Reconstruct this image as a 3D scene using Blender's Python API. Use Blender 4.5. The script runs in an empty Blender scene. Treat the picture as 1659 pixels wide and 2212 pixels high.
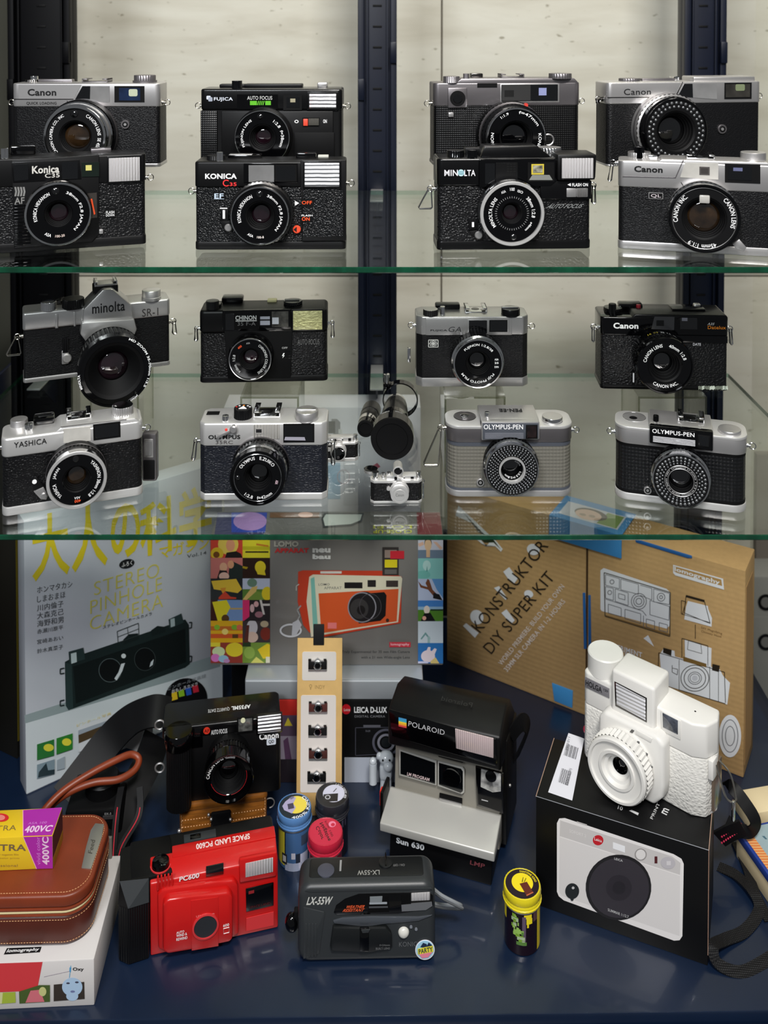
import bpy, bmesh, math, random
from mathutils import Vector, Matrix
random.seed(7)
SC = bpy.context.scene
COL = SC.collection
# ---------------------------------------------------------------- camera, world, lights
FPX, PY0, PITCH, CH = 2050.0, 114.0, math.radians(1.5), 0.82
CAMP = Vector((0, 0, CH))
cd = bpy.data.cameras.new('camera'); cam = bpy.data.objects.new('camera', cd); COL.objects.link(cam)
cam.location = CAMP; cam.rotation_euler = (math.pi/2 - PITCH, 0, 0)
cd.sensor_fit = 'VERTICAL'; cd.sensor_height = 24; cd.lens = 24*FPX/2212
cd.shift_y = -(1106-PY0)/2212
cd.clip_start = .01
cd.dof.use_dof = True; cd.dof.focus_distance = .86; cd.dof.aperture_fstop = 4.8
SC.camera = cam
SC.view_settings.view_transform = 'Standard'; SC.view_settings.look = 'None'
SC.view_settings.gamma = 1; SC.view_settings.use_curve_mapping = False
SC.view_settings.exposure = 0.0
try:
    SC.cycles.transparent_max_bounces = 24; SC.cycles.max_bounces = 8
    SC.cycles.sample_clamp_indirect = 6
except Exception: pass
W = bpy.data.worlds.new('world'); SC.world = W; W.use_nodes = True
W.node_tree.nodes['Background'].inputs[0].default_value = (.86, .90, .95, 1)
W.node_tree.nodes['Background'].inputs[1].default_value = .13
def area(name, loc, aim, size, power, col=(1, 1, 1), sy=None):
    l = bpy.data.lights.new(name, 'AREA'); l.energy = power; l.color = col
    l.shape = 'RECTANGLE'; l.size = size; l.size_y = sy or size
    o = bpy.data.objects.new(name, l); COL.objects.link(o); o.location = loc
    o.rotation_euler = (Vector(aim)-Vector(loc)).to_track_quat('-Z', 'Y').to_euler()
    o['label'] = 'ceiling light panel of the shop'; o['category'] = 'light'
    return o
area('ceiling_light', (.22, -.35, 1.95), (0.02, .95, .25), .40, 39, (1, .97, .93), .26)
area('ceiling_light', (-.55, -.9, 1.75), (0, .95, .2), .5, 26, (.93, .96, 1), .3)
area('wall_washer_light', (.30, 1.12, 1.75), (.15, 1.5, .6), .9, 4.5, (1, .97, .9), .1)

# ---------------------------------------------------------------- projection helpers
def ray(px, py):
    u = (px-829.5)/FPX; v = (PY0-py)/FPX
    c, s = math.cos(PITCH), math.sin(PITCH)
    return Vector((u, c + s*v, -s + c*v))
def atz(px, py, z):
    d = ray(px, py); t = (z-CH)/d.z; return CAMP + d*t
def aty(px, py, y):
    d = ray(px, py); return CAMP + d*(y/d.y)

# ---------------------------------------------------------------- materials
def lin(c):
    return tuple(((x/255)/12.92 if x/255 <= .04045 else ((x/255+.055)/1.055)**2.4) for x in c) + (1,)
def mat(name, col, rough=.5, metal=0, coat=0, bump=None, spec=.5, var=None, trans=0, sheen=0):
    m = bpy.data.materials.new(name); m.use_nodes = True; nt = m.node_tree; n = nt.nodes; L = nt.links
    b = n['Principled BSDF']; c = lin(col)
    b.inputs['Base Color'].default_value = c; b.inputs['Roughness'].default_value = rough
    b.inputs['Metallic'].default_value = metal; b.inputs['Coat Weight'].default_value = coat
    b.inputs['Coat Roughness'].default_value = .06
    b.inputs['Specular IOR Level'].default_value = spec
    b.inputs['Transmission Weight'].default_value = trans
    tc = n.new('ShaderNodeTexCoord')
    if var:   # (scale, amount, stretch)
        mp = n.new('ShaderNodeMapping'); mp.inputs['Scale'].default_value = var[2] if len(var) > 2 else (1, 1, 1)
        L.new(tc.outputs['Object'], mp.inputs[0])
        t = n.new('ShaderNodeTexNoise'); t.inputs['Scale'].default_value = var[0]; t.inputs['Detail'].default_value = 4
        L.new(mp.outputs[0], t.inputs['Vector'])
        r = n.new('ShaderNodeValToRGB'); a = var[1]
        r.color_ramp.elements[0].position = .3; r.color_ramp.elements[1].position = .7
        r.color_ramp.elements[0].color = tuple(x*(1-a) for x in c[:3])+(1,)
        r.color_ramp.elements[1].color = tuple(min(1, x*(1+a)) for x in c[:3])+(1,)
        L.new(t.outputs['Fac'], r.inputs[0]); L.new(r.outputs[0], b.inputs['Base Color'])
    if bump:  # (kind, scale, strength, dist, stretch)
        kind, sc, st, ds = bump[:4]; sx = bump[4] if len(bump) > 4 else (1, 1, 1)
        mp = n.new('ShaderNodeMapping'); mp.inputs['Scale'].default_value = sx; L.new(tc.outputs['Object'], mp.inputs[0])
        if kind == 'voronoi':
            t = n.new('ShaderNodeTexVoronoi'); t.inputs['Scale'].default_value = sc; out = t.outputs['Distance']; t.feature = 'SMOOTH_F1'
        elif kind == 'grid':
            t = n.new('ShaderNodeTexVoronoi'); t.inputs['Scale'].default_value = sc; t.inputs['Randomness'].default_value = 0; out = t.outputs['Distance']; st = -st
        elif kind == 'wave':
            t = n.new('ShaderNodeTexWave'); t.inputs['Scale'].default_value = sc; out = t.outputs['Fac']; t.bands_direction = bump[5] if len(bump) > 5 else 'Z'
            t.inputs['Distortion'].default_value = bump[6] if len(bump) > 6 else 0
        else:
            t = n.new('ShaderNodeTexNoise'); t.inputs['Scale'].default_value = sc; t.inputs['Detail'].default_value = 5; out = t.outputs['Fac']
        L.new(mp.outputs[0], t.inputs['Vector'])
        bp = n.new('ShaderNodeBump'); bp.inputs['Strength'].default_value = abs(st); bp.inputs['Distance'].default_value = ds
        bp.invert = st < 0 or kind == 'voronoi'
        L.new(out, bp.inputs['Height']); L.new(bp.outputs[0], b.inputs['Normal'])
    return m
def thin_glass(name, tint, ior=1.5, rough=0.0):
    m = bpy.data.materials.new(name); m.use_nodes = True; nt = m.node_tree; n = nt.nodes; L = nt.links
    n.remove(n['Principled BSDF']); o = n['Material Output']
    t = n.new('ShaderNodeBsdfTransparent'); t.inputs[0].default_value = lin(tint)
    g = n.new('ShaderNodeBsdfGlossy'); g.inputs['Roughness'].default_value = rough; g.inputs[0].default_value = (1, 1, 1, 1)
    lw = n.new('ShaderNodeLayerWeight'); lw.inputs[0].default_value = .5
    p5 = n.new('ShaderNodeMath'); p5.operation = 'POWER'; p5.inputs[1].default_value = 5; L.new(lw.outputs['Facing'], p5.inputs[0])
    f = n.new('ShaderNodeMath'); f.operation = 'MULTIPLY_ADD'; f.inputs[1].default_value = .957; f.inputs[2].default_value = .043; L.new(p5.outputs[0], f.inputs[0])
    x = n.new('ShaderNodeMixShader'); L.new(f.outputs[0], x.inputs[0]); L.new(t.outputs[0], x.inputs[1]); L.new(g.outputs[0], x.inputs[2])
    L.new(x.outputs[0], o.inputs[0]); return m
SIL = mat('satin_chrome_plating', (205, 203, 202), .34, .85, bump=('noise', 4000, .05, .0002))
SILW = mat('bright_satin_chrome', (222, 221, 219), .38, .7, bump=('noise', 4000, .05, .0002))
SILD = mat('aged_satin_chrome', (128, 124, 126), .36, .85, bump=('noise', 3500, .06, .0002))
CHR = mat('polished_chrome', (225, 225, 225), .12, 1)
CHD = mat('dark_chrome', (90, 88, 86), .2, 1)
BLK = mat('black_enamel', (5, 5, 6), .28, coat=.2, spec=.3)
BLS = mat('black_satin_plastic', (7, 7, 8), .42, spec=.28)
BLM = mat('matt_black', (4, 4, 5), .6, spec=.18)
BLG = mat('gloss_black_plastic', (3, 3, 4), .1, coat=.3, spec=.3)
LEA = mat('fine_black_leatherette', (8, 8, 10), .42, spec=.35, bump=('voronoi', 1100, .55, .0006, (.6, 1, 1.2)))
LEC = mat('coarse_black_leatherette', (8, 8, 10), .38, spec=.4, bump=('voronoi', 700, .8, .001, (.8, 1, 1)))
LEG = mat('grey_sparkling_leatherette', (16, 17, 19), .3, .2, bump=('voronoi', 900, 1, .0012))
LEV = mat('blue_black_leatherette', (15, 18, 27), .42, spec=.4, bump=('voronoi', 800, .8, .0009, (.5, 1, 1.3)))
LGR = mat('black_grid_leatherette', (7, 7, 8), .35, spec=.4, bump=('grid', 480, .9, .0008))
LGK = mat('black_studded_leatherette', (12, 13, 15), .33, bump=('grid', 330, 1, .0012))
LGG = mat('grey_studded_leatherette', (104, 102, 94), .4, bump=('grid', 330, 1, .001))
RIB = mat('black_ribbed_rubber', (11, 11, 13), .45, spec=.35, bump=('wave', 160, 1, .001, (1, 1, 1), 'X'))
FLS = mat('ribbed_flash_glass', (236, 236, 240), .22, .35, coat=.5, bump=('wave', 90, .9, .0015, (1, 1, 1), 'Z', .6))
FLV = mat('vertical_ribbed_flash_glass', (225, 222, 222), .2, .35, coat=.5, bump=('wave', 130, .8, .0012, (1, 1, 1), 'X', .8))
FLY = mat('yellowed_flash_glass', (214, 210, 150), .2, .35, coat=.5, bump=('noise', 260, .9, .002, (1, 1, 2)))
FLP = mat('pinkish_flash_glass', (225, 205, 205), .2, .3, coat=.5, bump=('wave', 160, .6, .001, (1, 1, 1), 'X', .5))
GLS = mat('coated_lens_glass', (3, 3, 4), .03, coat=1, spec=.8)
GLB = mat('amber_coated_lens_glass', (38, 26, 14), .04, coat=1, spec=.9, var=(60, .8))
GLP = mat('violet_coated_lens_glass', (20, 8, 14), .04, coat=1, spec=.9, var=(70, .6))
WGL = mat('dark_window_glass', (8, 9, 11), .05, coat=1)
WGR = mat('frosted_grey_window', (112, 112, 112), .3, coat=.6, var=(40, .25))
WLT = mat('light_frosted_window', (176, 174, 168), .3, coat=.5, var=(40, .2))
WBL = mat('blue_tinted_window', (20, 34, 62), .06, coat=1, var=(60, .5))
SEL = mat('meter_cell_bead', (120, 122, 124), .12, .75, coat=.6)
WHP = mat('white_plastic', (226, 224, 219), .36)
WHT = mat('white_grained_plastic', (220, 218, 212), .4, bump=('voronoi', 400, .8, .0009, (1, 1, 1.3)))
RED = mat('red_plastic', (192, 20, 18), .32, coat=.15)
RDL = mat('pale_red_plastic', (208, 54, 56), .34)
GRY = mat('charcoal_plastic', (46, 49, 51), .38, spec=.45, bump=('noise', 1500, .1, .0003))
GRD = mat('dark_charcoal_plastic', (20, 22, 23), .4, spec=.4)
POL = mat('taupe_plastic', (150, 146, 136), .42, .25)
POS = mat('silver_grey_plastic', (188, 187, 181), .4, .3)
BRN = mat('brown_leather', (122, 50, 24), .42, bump=('noise', 1400, .12, .0004), var=(25, .18))
BRD = mat('dark_brown_leather', (78, 30, 18), .38, bump=('noise', 1400, .1, .0004), var=(25, .2))
TAN = mat('aged_tan_leather', (128, 76, 22), .45, bump=('noise', 900, .2, .0006), var=(60, .35, (1, 1, 6)))
STI = mat('pale_thread', (222, 170, 120), .7)
CRM = mat('cream_lining', (214, 198, 150), .7)
CRD = mat('brown_corrugated_card', (176, 142, 96), .7, bump=('wave', 55, .14, .0006, (1, 1, 1), 'Z', 1.2), var=(180, .05), spec=.2)
PAP = mat('white_card', (228, 226, 222), .55)
LAV = mat('pale_lilac_card', (224, 220, 230), .5)
SLV = mat('silver_card', (168, 172, 178), .35, .35)
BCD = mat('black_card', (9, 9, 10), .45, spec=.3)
UPR = mat('navy_upright_paint', (6, 13, 30), .42, spec=.3, var=(14, .12))
NAV = mat('navy_enamelled_steel', (14, 28, 50), .3, coat=.2, bump=('noise', 300, .03, .0005), var=(14, .12))
NVD = mat('dark_navy_enamelled_steel', (14, 22, 44), .4, var=(14, .2))
WEB = mat('black_webbing', (11, 11, 13), .6, spec=.35, bump=('grid', 620, 1, .0008))
STB = mat('black_strap_leather', (6, 6, 8), .55, spec=.25)
WIR = mat('steel_wire', (200, 196, 186), .2, 1)
GEDG = mat('green_glass_edge', (6, 58, 38), .1, coat=.6, var=(9, .5, (6, .3, .3)))
GSH = thin_glass('clear_shelf_glass', (248, 251, 249), 1.52)
ACR = thin_glass('clear_acrylic', (248, 248, 244), 1.5, .03)
ACE = thin_glass('polished_acrylic_edge', (188, 192, 176))
GBK = thin_glass('pale_green_glass_edge', (160, 205, 188))
PRN = bpy.data.materials.new('printed_ink'); PRN.use_nodes = True
_n = PRN.node_tree.nodes; _a = _n.new('ShaderNodeAttribute'); _a.attribute_name = 'Ink'
PRN.node_tree.links.new(_a.outputs['Color'], _n['Principled BSDF'].inputs['Base Color'])
_n['Principled BSDF'].inputs['Roughness'].default_value = .42

# ---------------------------------------------------------------- mesh builder
_tc = {}
def textmesh(s, bold=0):
    k = (s, bold)
    if k in _tc: return _tc[k]
    cu = bpy.data.curves.new('lettering', 'FONT'); cu.body = s; cu.size = 1; cu.resolution_u = 3
    cu.offset = bold; cu.space_character = 1.05
    o = bpy.data.objects.new('lettering', cu); COL.objects.link(o)
    dg = bpy.context.evaluated_depsgraph_get(); me = bpy.data.meshes.new_from_object(o.evaluated_get(dg))
    vs = [(v.co.x, v.co.y) for v in me.vertices]; fs = [tuple(p.vertices) for p in me.polygons]
    bpy.data.objects.remove(o); bpy.data.curves.remove(cu); bpy.data.meshes.remove(me)
    if not vs: vs = [(0, 0), (1, 0), (1, 1)]; fs = []
    x0 = min(v[0] for v in vs); x1 = max(v[0] for v in vs); y0 = min(v[1] for v in vs); y1 = max(v[1] for v in vs)
    r = ([((v[0]-x0)/(x1-x0), (v[1]-y0)/(y1-y0)) for v in vs], fs, (x1-x0)/(y1-y0)); _tc[k] = r
    return r
class MB:
    def __init__(s):
        s.bm = bmesh.new(); s.mats = []; s.ink = s.bm.loops.layers.float_color.new('Ink'); s.lay = 0
    def mi(s, m):
        if isinstance(m, tuple): m = PRN
        if m not in s.mats: s.mats.append(m)
        return s.mats.index(m)
    def _fin(s, faces, m):
        i = s.mi(m); c = lin(m) if isinstance(m, tuple) else None
        for f in faces:
            f.material_index = i
            if c:
                for l in f.loops: l[s.ink] = c
        return s
    def _ext(s, base, vec, m, b, seg=2):
        """base: list of 3D points, extruded by vec"""
        t = bmesh.new(); vec = Vector(vec)
        a = [t.verts.new(p) for p in base]; c = [t.verts.new(Vector(p)+vec) for p in base]; n = len(a)
        t.faces.new(a); t.faces.new(c[::-1])
        for i in range(n): t.faces.new((a[i], c[i], c[(i+1) % n], a[(i+1) % n]))
        bmesh.ops.recalc_face_normals(t, faces=t.faces)
        if b > 0:
            es = [e for e in t.edges if len(e.link_faces) == 2 and e.calc_face_angle(0) > .6]
            bmesh.ops.bevel(t, geom=es, offset=b, segments=seg, affect='EDGES', profile=.5, clamp_overlap=True)
        return s._merge(t, m)
    def _merge(s, t, m):
        i = s.mi(m); c = lin(m) if isinstance(m, tuple) else None
        mp = {v: s.bm.verts.new(v.co) for v in t.verts}
        for f in t.faces:
            try: g = s.bm.faces.new([mp[v] for v in f.verts])
            except ValueError: continue
            g.material_index = i; g.smooth = True
            if c:
                for l in g.loops: l[s.ink] = c
        t.free(); return s
    def box(s, x0, x1, y0, y1, z0, z1, m, b=0, seg=2):
        return s._ext([(x0, y0, z0), (x1, y0, z0), (x1, y1, z0), (x0, y1, z0)], (0, 0, z1-z0), m, b, seg)
    def prism(s, pts, y0, y1, m, b=0, seg=2):
        return s._ext([(p[0], y0, p[1]) for p in pts], (0, y1-y0, 0), m, b, seg)
    def plan(s, pts, z0, z1, m, b=0, seg=2):
        return s._ext([(p[0], p[1], z0) for p in pts], (0, 0, z1-z0), m, b, seg)
    def side(s, pts, x0, x1, m, b=0, seg=2):
        return s._ext([(x0, p[0], p[1]) for p in pts], (x1-x0, 0, 0), m, b, seg)
    def flat(s, pts, m):
        vs = [s.bm.verts.new(p) for p in pts]
        try: f = s.bm.faces.new(vs)
        except ValueError: return s
        return s._fin([f], m)
    def lathe(s, c, prof, m, ax='y', seg=48, knurl=0, R=None):
        """prof: [(r, t), ...]; ax y: t is the distance towards the viewer"""
        c = Vector(c); prev = None; i = s.mi(m); col = lin(m) if isinstance(m, tuple) else None
        for r, t in prof:
            row = []
            for k in range(1 if r < 1e-7 else seg):
                a = 2*math.pi*k/seg; rr = r*(1-(knurl if k % 2 else 0))
                p = Vector((rr*math.cos(a), -t, rr*math.sin(a))) if ax == 'y' else Vector((rr*math.cos(a), rr*math.sin(a), t)) if ax == 'z' else Vector((t, rr*math.cos(a), rr*math.sin(a)))
                if R is not None: p = R @ p
                row.append(s.bm.verts.new(c+p))
            if prev:
                a_, b_ = prev, row
                for k in range(seg):
                    q = [a_[k % len(a_)], a_[(k+1) % len(a_)], b_[(k+1) % len(b_)], b_[k % len(b_)]]
                    q = [v for j, v in enumerate(q) if v not in q[:j]]
                    if len(q) > 2:
                        f = s.bm.faces.new(q); f.material_index = i; f.smooth = True
                        if col:
                            for l in f.loops: l[s.ink] = col
            prev = row
        return s
    def ball(s, c, r, m, seg=16, sc=(1, 1, 1)):
        n = seg//2; c = Vector(c); i = s.mi(m); col = lin(m) if isinstance(m, tuple) else None
        pr = [(r*math.sin(math.pi*k/n), r*math.cos(math.pi*k/n)) for k in range(n+1)]
        before = len(s.bm.verts)
        s.lathe((0, 0, 0), [(max(a, 0) if 0 < k < n else 0, b) for k, (a, b) in enumerate(pr)], m, 'z', seg)
        s.bm.verts.ensure_lookup_table()
        for v in s.bm.verts[before:]:
            v.co = Vector((v.co.x*sc[0], v.co.y*sc[1], v.co.z*sc[2])) + c
        return s
    def tube(s, pts, r, m, n=8, closed=False, flat=None):
        """round tube, or with flat=(w,h[,up]) a strap of that section"""
        P = [Vector(p) for p in pts]; N = len(P); rows = []; up0 = Vector(flat[2]) if flat and len(flat) > 2 else None
        last = None
        for i in range(N):
            t = (P[(i+1) % N]-P[i-1]) if closed else (P[min(i+1, N-1)]-P[max(i-1, 0)])
            t.normalize()
            u = up0 if up0 else (last if last else Vector((0, 0, 1)) if abs(t.z) < .9 else Vector((1, 0, 0)))
            a = t.cross(u).normalized(); b_ = a.cross(t).normalized(); last = b_
            if flat: row = [P[i]+a*x*flat[0]/2+b_*y*flat[1]/2 for x, y in ((-1, -1), (1, -1), (1, 1), (-1, 1))]
            else: row = [P[i]+(a*math.cos(2*math.pi*k/n)+b_*math.sin(2*math.pi*k/n))*(r[i] if isinstance(r, list) else r) for k in range(n)]
            rows.append([s.bm.verts.new(p) for p in row])
        i_ = s.mi(m); col = lin(m) if isinstance(m, tuple) else None; fs = []
        for i in range(N if closed else N-1):
            a, b = rows[i], rows[(i+1) % N]; k_ = len(a)
            for k in range(k_): fs.append(s.bm.faces.new((a[k], a[(k+1) % k_], b[(k+1) % k_], b[k])))
        if not closed: fs += [s.bm.faces.new(rows[0][::-1]), s.bm.faces.new(rows[-1])]
        for f in fs:
            f.material_index = i_; f.smooth = not flat
            if col:
                for l in f.loops: l[s.ink] = col
        return s
    def ring(s, c, R, r, m, ax='y', n=32, k=8, a0=0, a1=360):
        full = a1-a0 >= 360; N = n if full else n+1
        pts = []
        for i in range(N):
            a = math.radians(a0+(a1-a0)*i/n)
            q = (R*math.cos(a), 0, R*math.sin(a)) if ax == 'y' else (R*math.cos(a), R*math.sin(a), 0) if ax == 'z' else (0, R*math.cos(a), R*math.sin(a))
            pts.append(Vector(c)+Vector(q))
        return s.tube(pts, r, m, k, full)
    def qtext(s, st, q, m, bold=0, shear=0):
        """text filling the quad q = TL, TR, BR, BL (3D)"""
        vs, fs, _ = textmesh(st, bold); q = [Vector(p) for p in q]; V = []
        for u, v in vs:
            u2 = u + shear*(v-.5); V.append(s.bm.verts.new((q[3]*(1-u2)+q[2]*u2)*(1-v)+(q[0]*(1-u2)+q[1]*u2)*v))
        F = []
        for f in fs:
            try: F.append(s.bm.faces.new([V[i] for i in f]))
            except ValueError: pass
        return s._fin(F, m)
    def atext(s, st, cx, cz, off, r0, r1, a0, a1, m, bold=.01, inward=False):
        """lettering on a lens ring, clockwise from angle a0 to a1 (degrees, 90 = top)"""
        vs, fs, _ = textmesh(st, bold); V = []
        for u, v in vs:
            a = math.radians(a0+(a1-a0)*u); r = r1+(r0-r1)*v if inward else r0+(r1-r0)*v
            V.append(s.bm.verts.new((cx+r*math.cos(a), -off, cz+r*math.sin(a))))
        F = []
        for f in fs:
            try: F.append(s.bm.faces.new([V[i] for i in f]))
            except ValueError: pass
        return s._fin(F, m)
    def put(s, name, parent=None, label=None):
        if parent is not None and hasattr(parent, 'o'): parent = parent.o
        bmesh.ops.recalc_face_normals(s.bm, faces=[f for f in s.bm.faces if f.smooth])
        me = bpy.data.meshes.new(name); s.bm.to_mesh(me); s.bm.free()
        for m in s.mats: me.materials.append(m)
        try: me.set_sharp_from_angle(angle=math.radians(38))
        except Exception: pass
        o = bpy.data.objects.new(name, me); COL.objects.link(o)
        if parent: o.parent = parent
        if label: o['label'] = label
        return o
def struct(o): o['kind'] = 'structure'; return o
def tag(o, label, cat, grp=None):
    o['label'] = label; o['category'] = cat
    if grp: o['group'] = grp
    return o
def rrect(x0, x1, y0, y1, r, n=6):
    P = []
    for cx, cy, a in ((x1-r, y1-r, 0), (x0+r, y1-r, 90), (x0+r, y0+r, 180), (x1-r, y0+r, 270)):
        for k in range(n+1):
            t = math.radians(a+90*k/n); P.append((cx+r*math.cos(t), cy+r*math.sin(t)))
    return P
def spline(P, n=8):
    P = [Vector(p) for p in P]; R = []
    for i in range(len(P)-1):
        a = P[max(i-1, 0)]; b = P[i]; c = P[i+1]; d = P[min(i+2, len(P)-1)]
        for k in range(n):
            t = k/n; R.append(.5*((2*b)+(c-a)*t+(2*a-5*b+4*c-d)*t*t+(3*b-a-3*c+d)*t**3))
    R.append(P[-1]); return R

class T:
    """a thing: an Empty at the thing's base; local x along its front, y into it, z up"""
    def __init__(s, name, label, cat, A, B, D=.035, grp=None, lean=0):
        A = Vector(A); B = Vector(B); s.W = (B-A).length; s.D = D
        ux = (B-A); ux.z = 0; ux.normalize(); uy = Vector((-ux.y, ux.x, 0)); uz = Vector((0, 0, 1))
        R = Matrix((ux, uy, uz)).transposed().to_4x4()
        s.M = Matrix.Translation((A+B)/2) @ R @ Matrix.Rotation(-lean, 4, 'X')
        s.o = bpy.data.objects.new(name, None); COL.objects.link(s.o); s.o.matrix_world = s.M; s.o.empty_display_size = .02
        tag(s.o, label, cat, grp); s.Mi = s.M.inverted(); s.c = s.Mi @ CAMP; s.R = s.Mi.to_3x3()
    def P(s, px, py, off=0):
        d = s.R @ ray(px, py); t = (-off-s.c.y)/d.y; p = s.c+d*t; return (p.x, p.z)
    def z(s, px, py, off=0): return s.P(px, py, off)[1]
    def F(s, px, py, off=0):
        p = s.P(px, py, off); return Vector((p[0], -off, p[1]))
    def top(s, px, py, z, clamp=True):
        d = s.R @ ray(px, py); t = (z-s.c.z)/d.z; p = s.c+d*t; y = p.y
        if clamp: y = min(max(y, .006), s.D-.006)
        if clamp and abs(y-p.y) > 1e-9:
            t2 = (y-s.c.y)/d.y; return (s.c.x+d.x*t2, y)
        return (p.x, y)
    def X(s, px, py, x):
        d = s.R @ ray(px, py); t = (x-s.c.x)/d.x; p = s.c+d*t; return (p.y, p.z)
    def sc(s, px, py, off=0): return abs(s.P(px+10, py, off)[0]-s.P(px-10, py, off)[0])/20
    # ---- pieces given by their corners on the front plane
    def rect(s, b, x0, y0, x1, y1, off, th, m, bev=0, cr=0):
        a = s.P(x0, y0, off); c = s.P(x1, y1, off)
        if cr: return b.prism(rrect(a[0], c[0], c[1], a[1], cr, 4), -off, -off+th, m, bev)
        return b.box(a[0], c[0], -off, -off+th, c[1], a[1], m, bev)
    def poly(s, b, pts, off, th, m, bev=0, seg=2):
        return b.prism([s.P(x, y, off) for x, y in pts], -off, -off+th, m, bev, seg)
    def txt(s, b, st, x0, y0, x1, y1, off, m, bold=.01, shear=0):
        a = s.P(x0, y0, off); c = s.P(x1, y1, off); y = -off
        return b.qtext(st, [(a[0], y, a[1]), (c[0], y, a[1]), (c[0], y, c[1]), (a[0], y, c[1])], m, bold, shear)
    def disc(s, b, cx, cy, rp, off, th, m, bev=0, m2=None):
        p = s.P(cx, cy, off); r = rp*s.sc(cx, cy, off)
        b.lathe((p[0], -off+th, p[1]), [(r, 0), (r, th-bev), (r-bev, th), (0, th)], m, 'y', 32)
        return b
    def body(s, zt, z1, z2, mb, mm, mt, r=.008, lip=.0006, n=6, topbev=.0014, octa=False, names=('bottom_plate', 'body_covering', 'top_plate'), topD=None):
        w = s.W/2; D = s.D; n = 1 if octa else n
        MB().plan(rrect(-w, w, 0, D, r, n), 0, z1, mb, .001).put(names[0], s)
        MB().plan(rrect(-w+lip, w-lip, lip, D-lip, r-lip/2, n), z1, z2, mm, 0).put(names[1], s)
        MB().plan(rrect(-w, w, 0, topD or D, r, n), z2, zt, mt, topbev, 3).put(names[2], s)
    def lens(s, cx, cy, rp, L, prof, face=.9, hole=.5, rec=.0015, gr=.42, deep=.008, glass=GLS, rim=CHR, ringm=BLS, txt=(), knurl=(), inner=BLM, bulge=.18, cell=None, base=0, par=None, ridge=True):
        """prof: [(r fraction, offset fraction, material)] from the body out to the rim"""
        x, z = s.P(cx, cy, L); R = rp*s.sc(cx, cy, L); c = (x, 0, z); s.lc = (x, z, R)
        b = MB(); pr = None
        for i, (rf, of, m) in enumerate(prof):
            if pr: b.lathe(c, [(pr[0]*R, base+(L-base)*pr[1]), (rf*R, base+(L-base)*of)], m, 'y', 96 if i in knurl else 64, .025 if i in knurl else 0)
            pr = (rf, of)
        par = b.put('lens_barrel', par or s)
        b = MB(); b.lathe(c, [(pr[0]*R, base+(L-base)*pr[1]), (R, L-.0004), (R*.985, L), (face*R+.0002, L), (face*R, L-rec)], rim, 'y', 64); b.put('lens_rim', par or s)
        b = MB(); b.lathe(c, [(face*R, L-rec), (hole*R+.0004, L-rec-.0002), (hole*R, L-rec-.0006)], ringm, 'y', 64)
        st = 4 if ridge else 1
        pp = [(hole*R, L-rec-.0006)]
        for k in range(st):
            f0 = (k+1)/st; rr = hole*R+(gr*R-hole*R)*f0
            pp += [(rr+.0004, L-rec-deep*(k+.5)/st), (rr, L-rec-deep*(k+.55)/st)]
        pp += [(gr*R, L-rec-deep)]
        b.lathe(c, pp, inner, 'y', 48); b.put('lens_face_ring', par or s)
        g = MB(); q = [(gr*R*math.cos(k*math.pi/12), L-rec-deep+bulge*gr*R*math.sin(k*math.pi/12)) for k in range(7)]
        q[-1] = (0, q[-1][1]); g.lathe(c, q, glass, 'y', 48); g.put('lens_glass', par or s)
        if txt:
            b = MB()
            for st_, r0, r1, a0, a1, m, *inn in txt: b.atext(st_, x, z, L-rec+.0002, r0*R, r1*R, a0, a1, m, .012, bool(inn and inn[0]))
            b.put('lens_lettering', par or s, 'lettering round the lens ring')
        if cell:
            b = MB(); a = math.radians(cell[0]); q = (x+cell[1]*R*math.cos(a), -(L-rec), z+cell[1]*R*math.sin(a)); r = cell[2]*R
            b.lathe(q, [(r, 0), (r, .0004), (r*.85, .0006)], BLM, 'y', 20)
            b.lathe(q, [(r*.85, .0005), (r*.5, .0011), (0, .0014)], cell[3] if len(cell) > 3 else GLS, 'y', 20); b.put('metering_cell', par or s)
    def dial(s, px, py, rp, h, zt, m, mt=None, knurl=.04, name='dial', dome=0, par=None):
        x, y = s.top(px, py, zt+h); r = rp*s.sc(px, py, -y)
        b = MB(); b.lathe((x, y, zt-.0005), [(r*1.02, 0), (r*1.02, .0008), (r, .001), (r, h-.0004), (r*.97, h)], m, 'z', 60, knurl)
        b.lathe((x, y, zt-.0005), [(r*.97, h), (r*.9, h+.0001), (r*.5, h+.0002+dome*.7), (0, h+.0002+dome)], mt or m, 'z', 40)
        b.put(name, par or s); return x, y, r
    def topbox(s, px0, px1, py, dep, h, zt, m, name, bev=.0006, b=None):
        x0, y = s.top(px0, py, zt); x1, _ = s.top(px1, py, zt); y0 = max(y-dep/2, .003)
        q = b or MB(); q.box(x0, x1, y0, y0+dep, zt-.0004, zt+h, m, bev)
        if not b: q.put(name, s)
    def shoe(s, px0, px1, py, zt, m=CHR, dep=.018, h=.0035):
        x0, y = s.top(px0, py, zt); x1, _ = s.top(px1, py, zt); y = min(max(y, dep/2+.003), s.D-dep/2-.001)
        b = MB(); b.box(x0, x1, y-dep/2, y+dep/2, zt-.0003, zt+.0008, m, .0002); w = (x1-x0)*.2
        for a, c, d in ((x0, x0+w, x0+.001), (x1-w, x1, x1-.001)):
            b.box(a, c, y-dep/2, y+dep/2, zt+h-.001, zt+h, m, .0002); b.box(min(d, a if d == x0+.001 else d), max(d, c if d != x0+.001 else d), y-dep/2, y+dep/2, zt, zt+h, m, .0002)
        b.lathe(((x0+x1)/2, y, zt+.0006), [((x1-x0)*.18, 0), ((x1-x0)*.18, .0004), (0, .0004)], CHD, 'z', 20)
        b.put('accessory_shoe', s)
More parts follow.
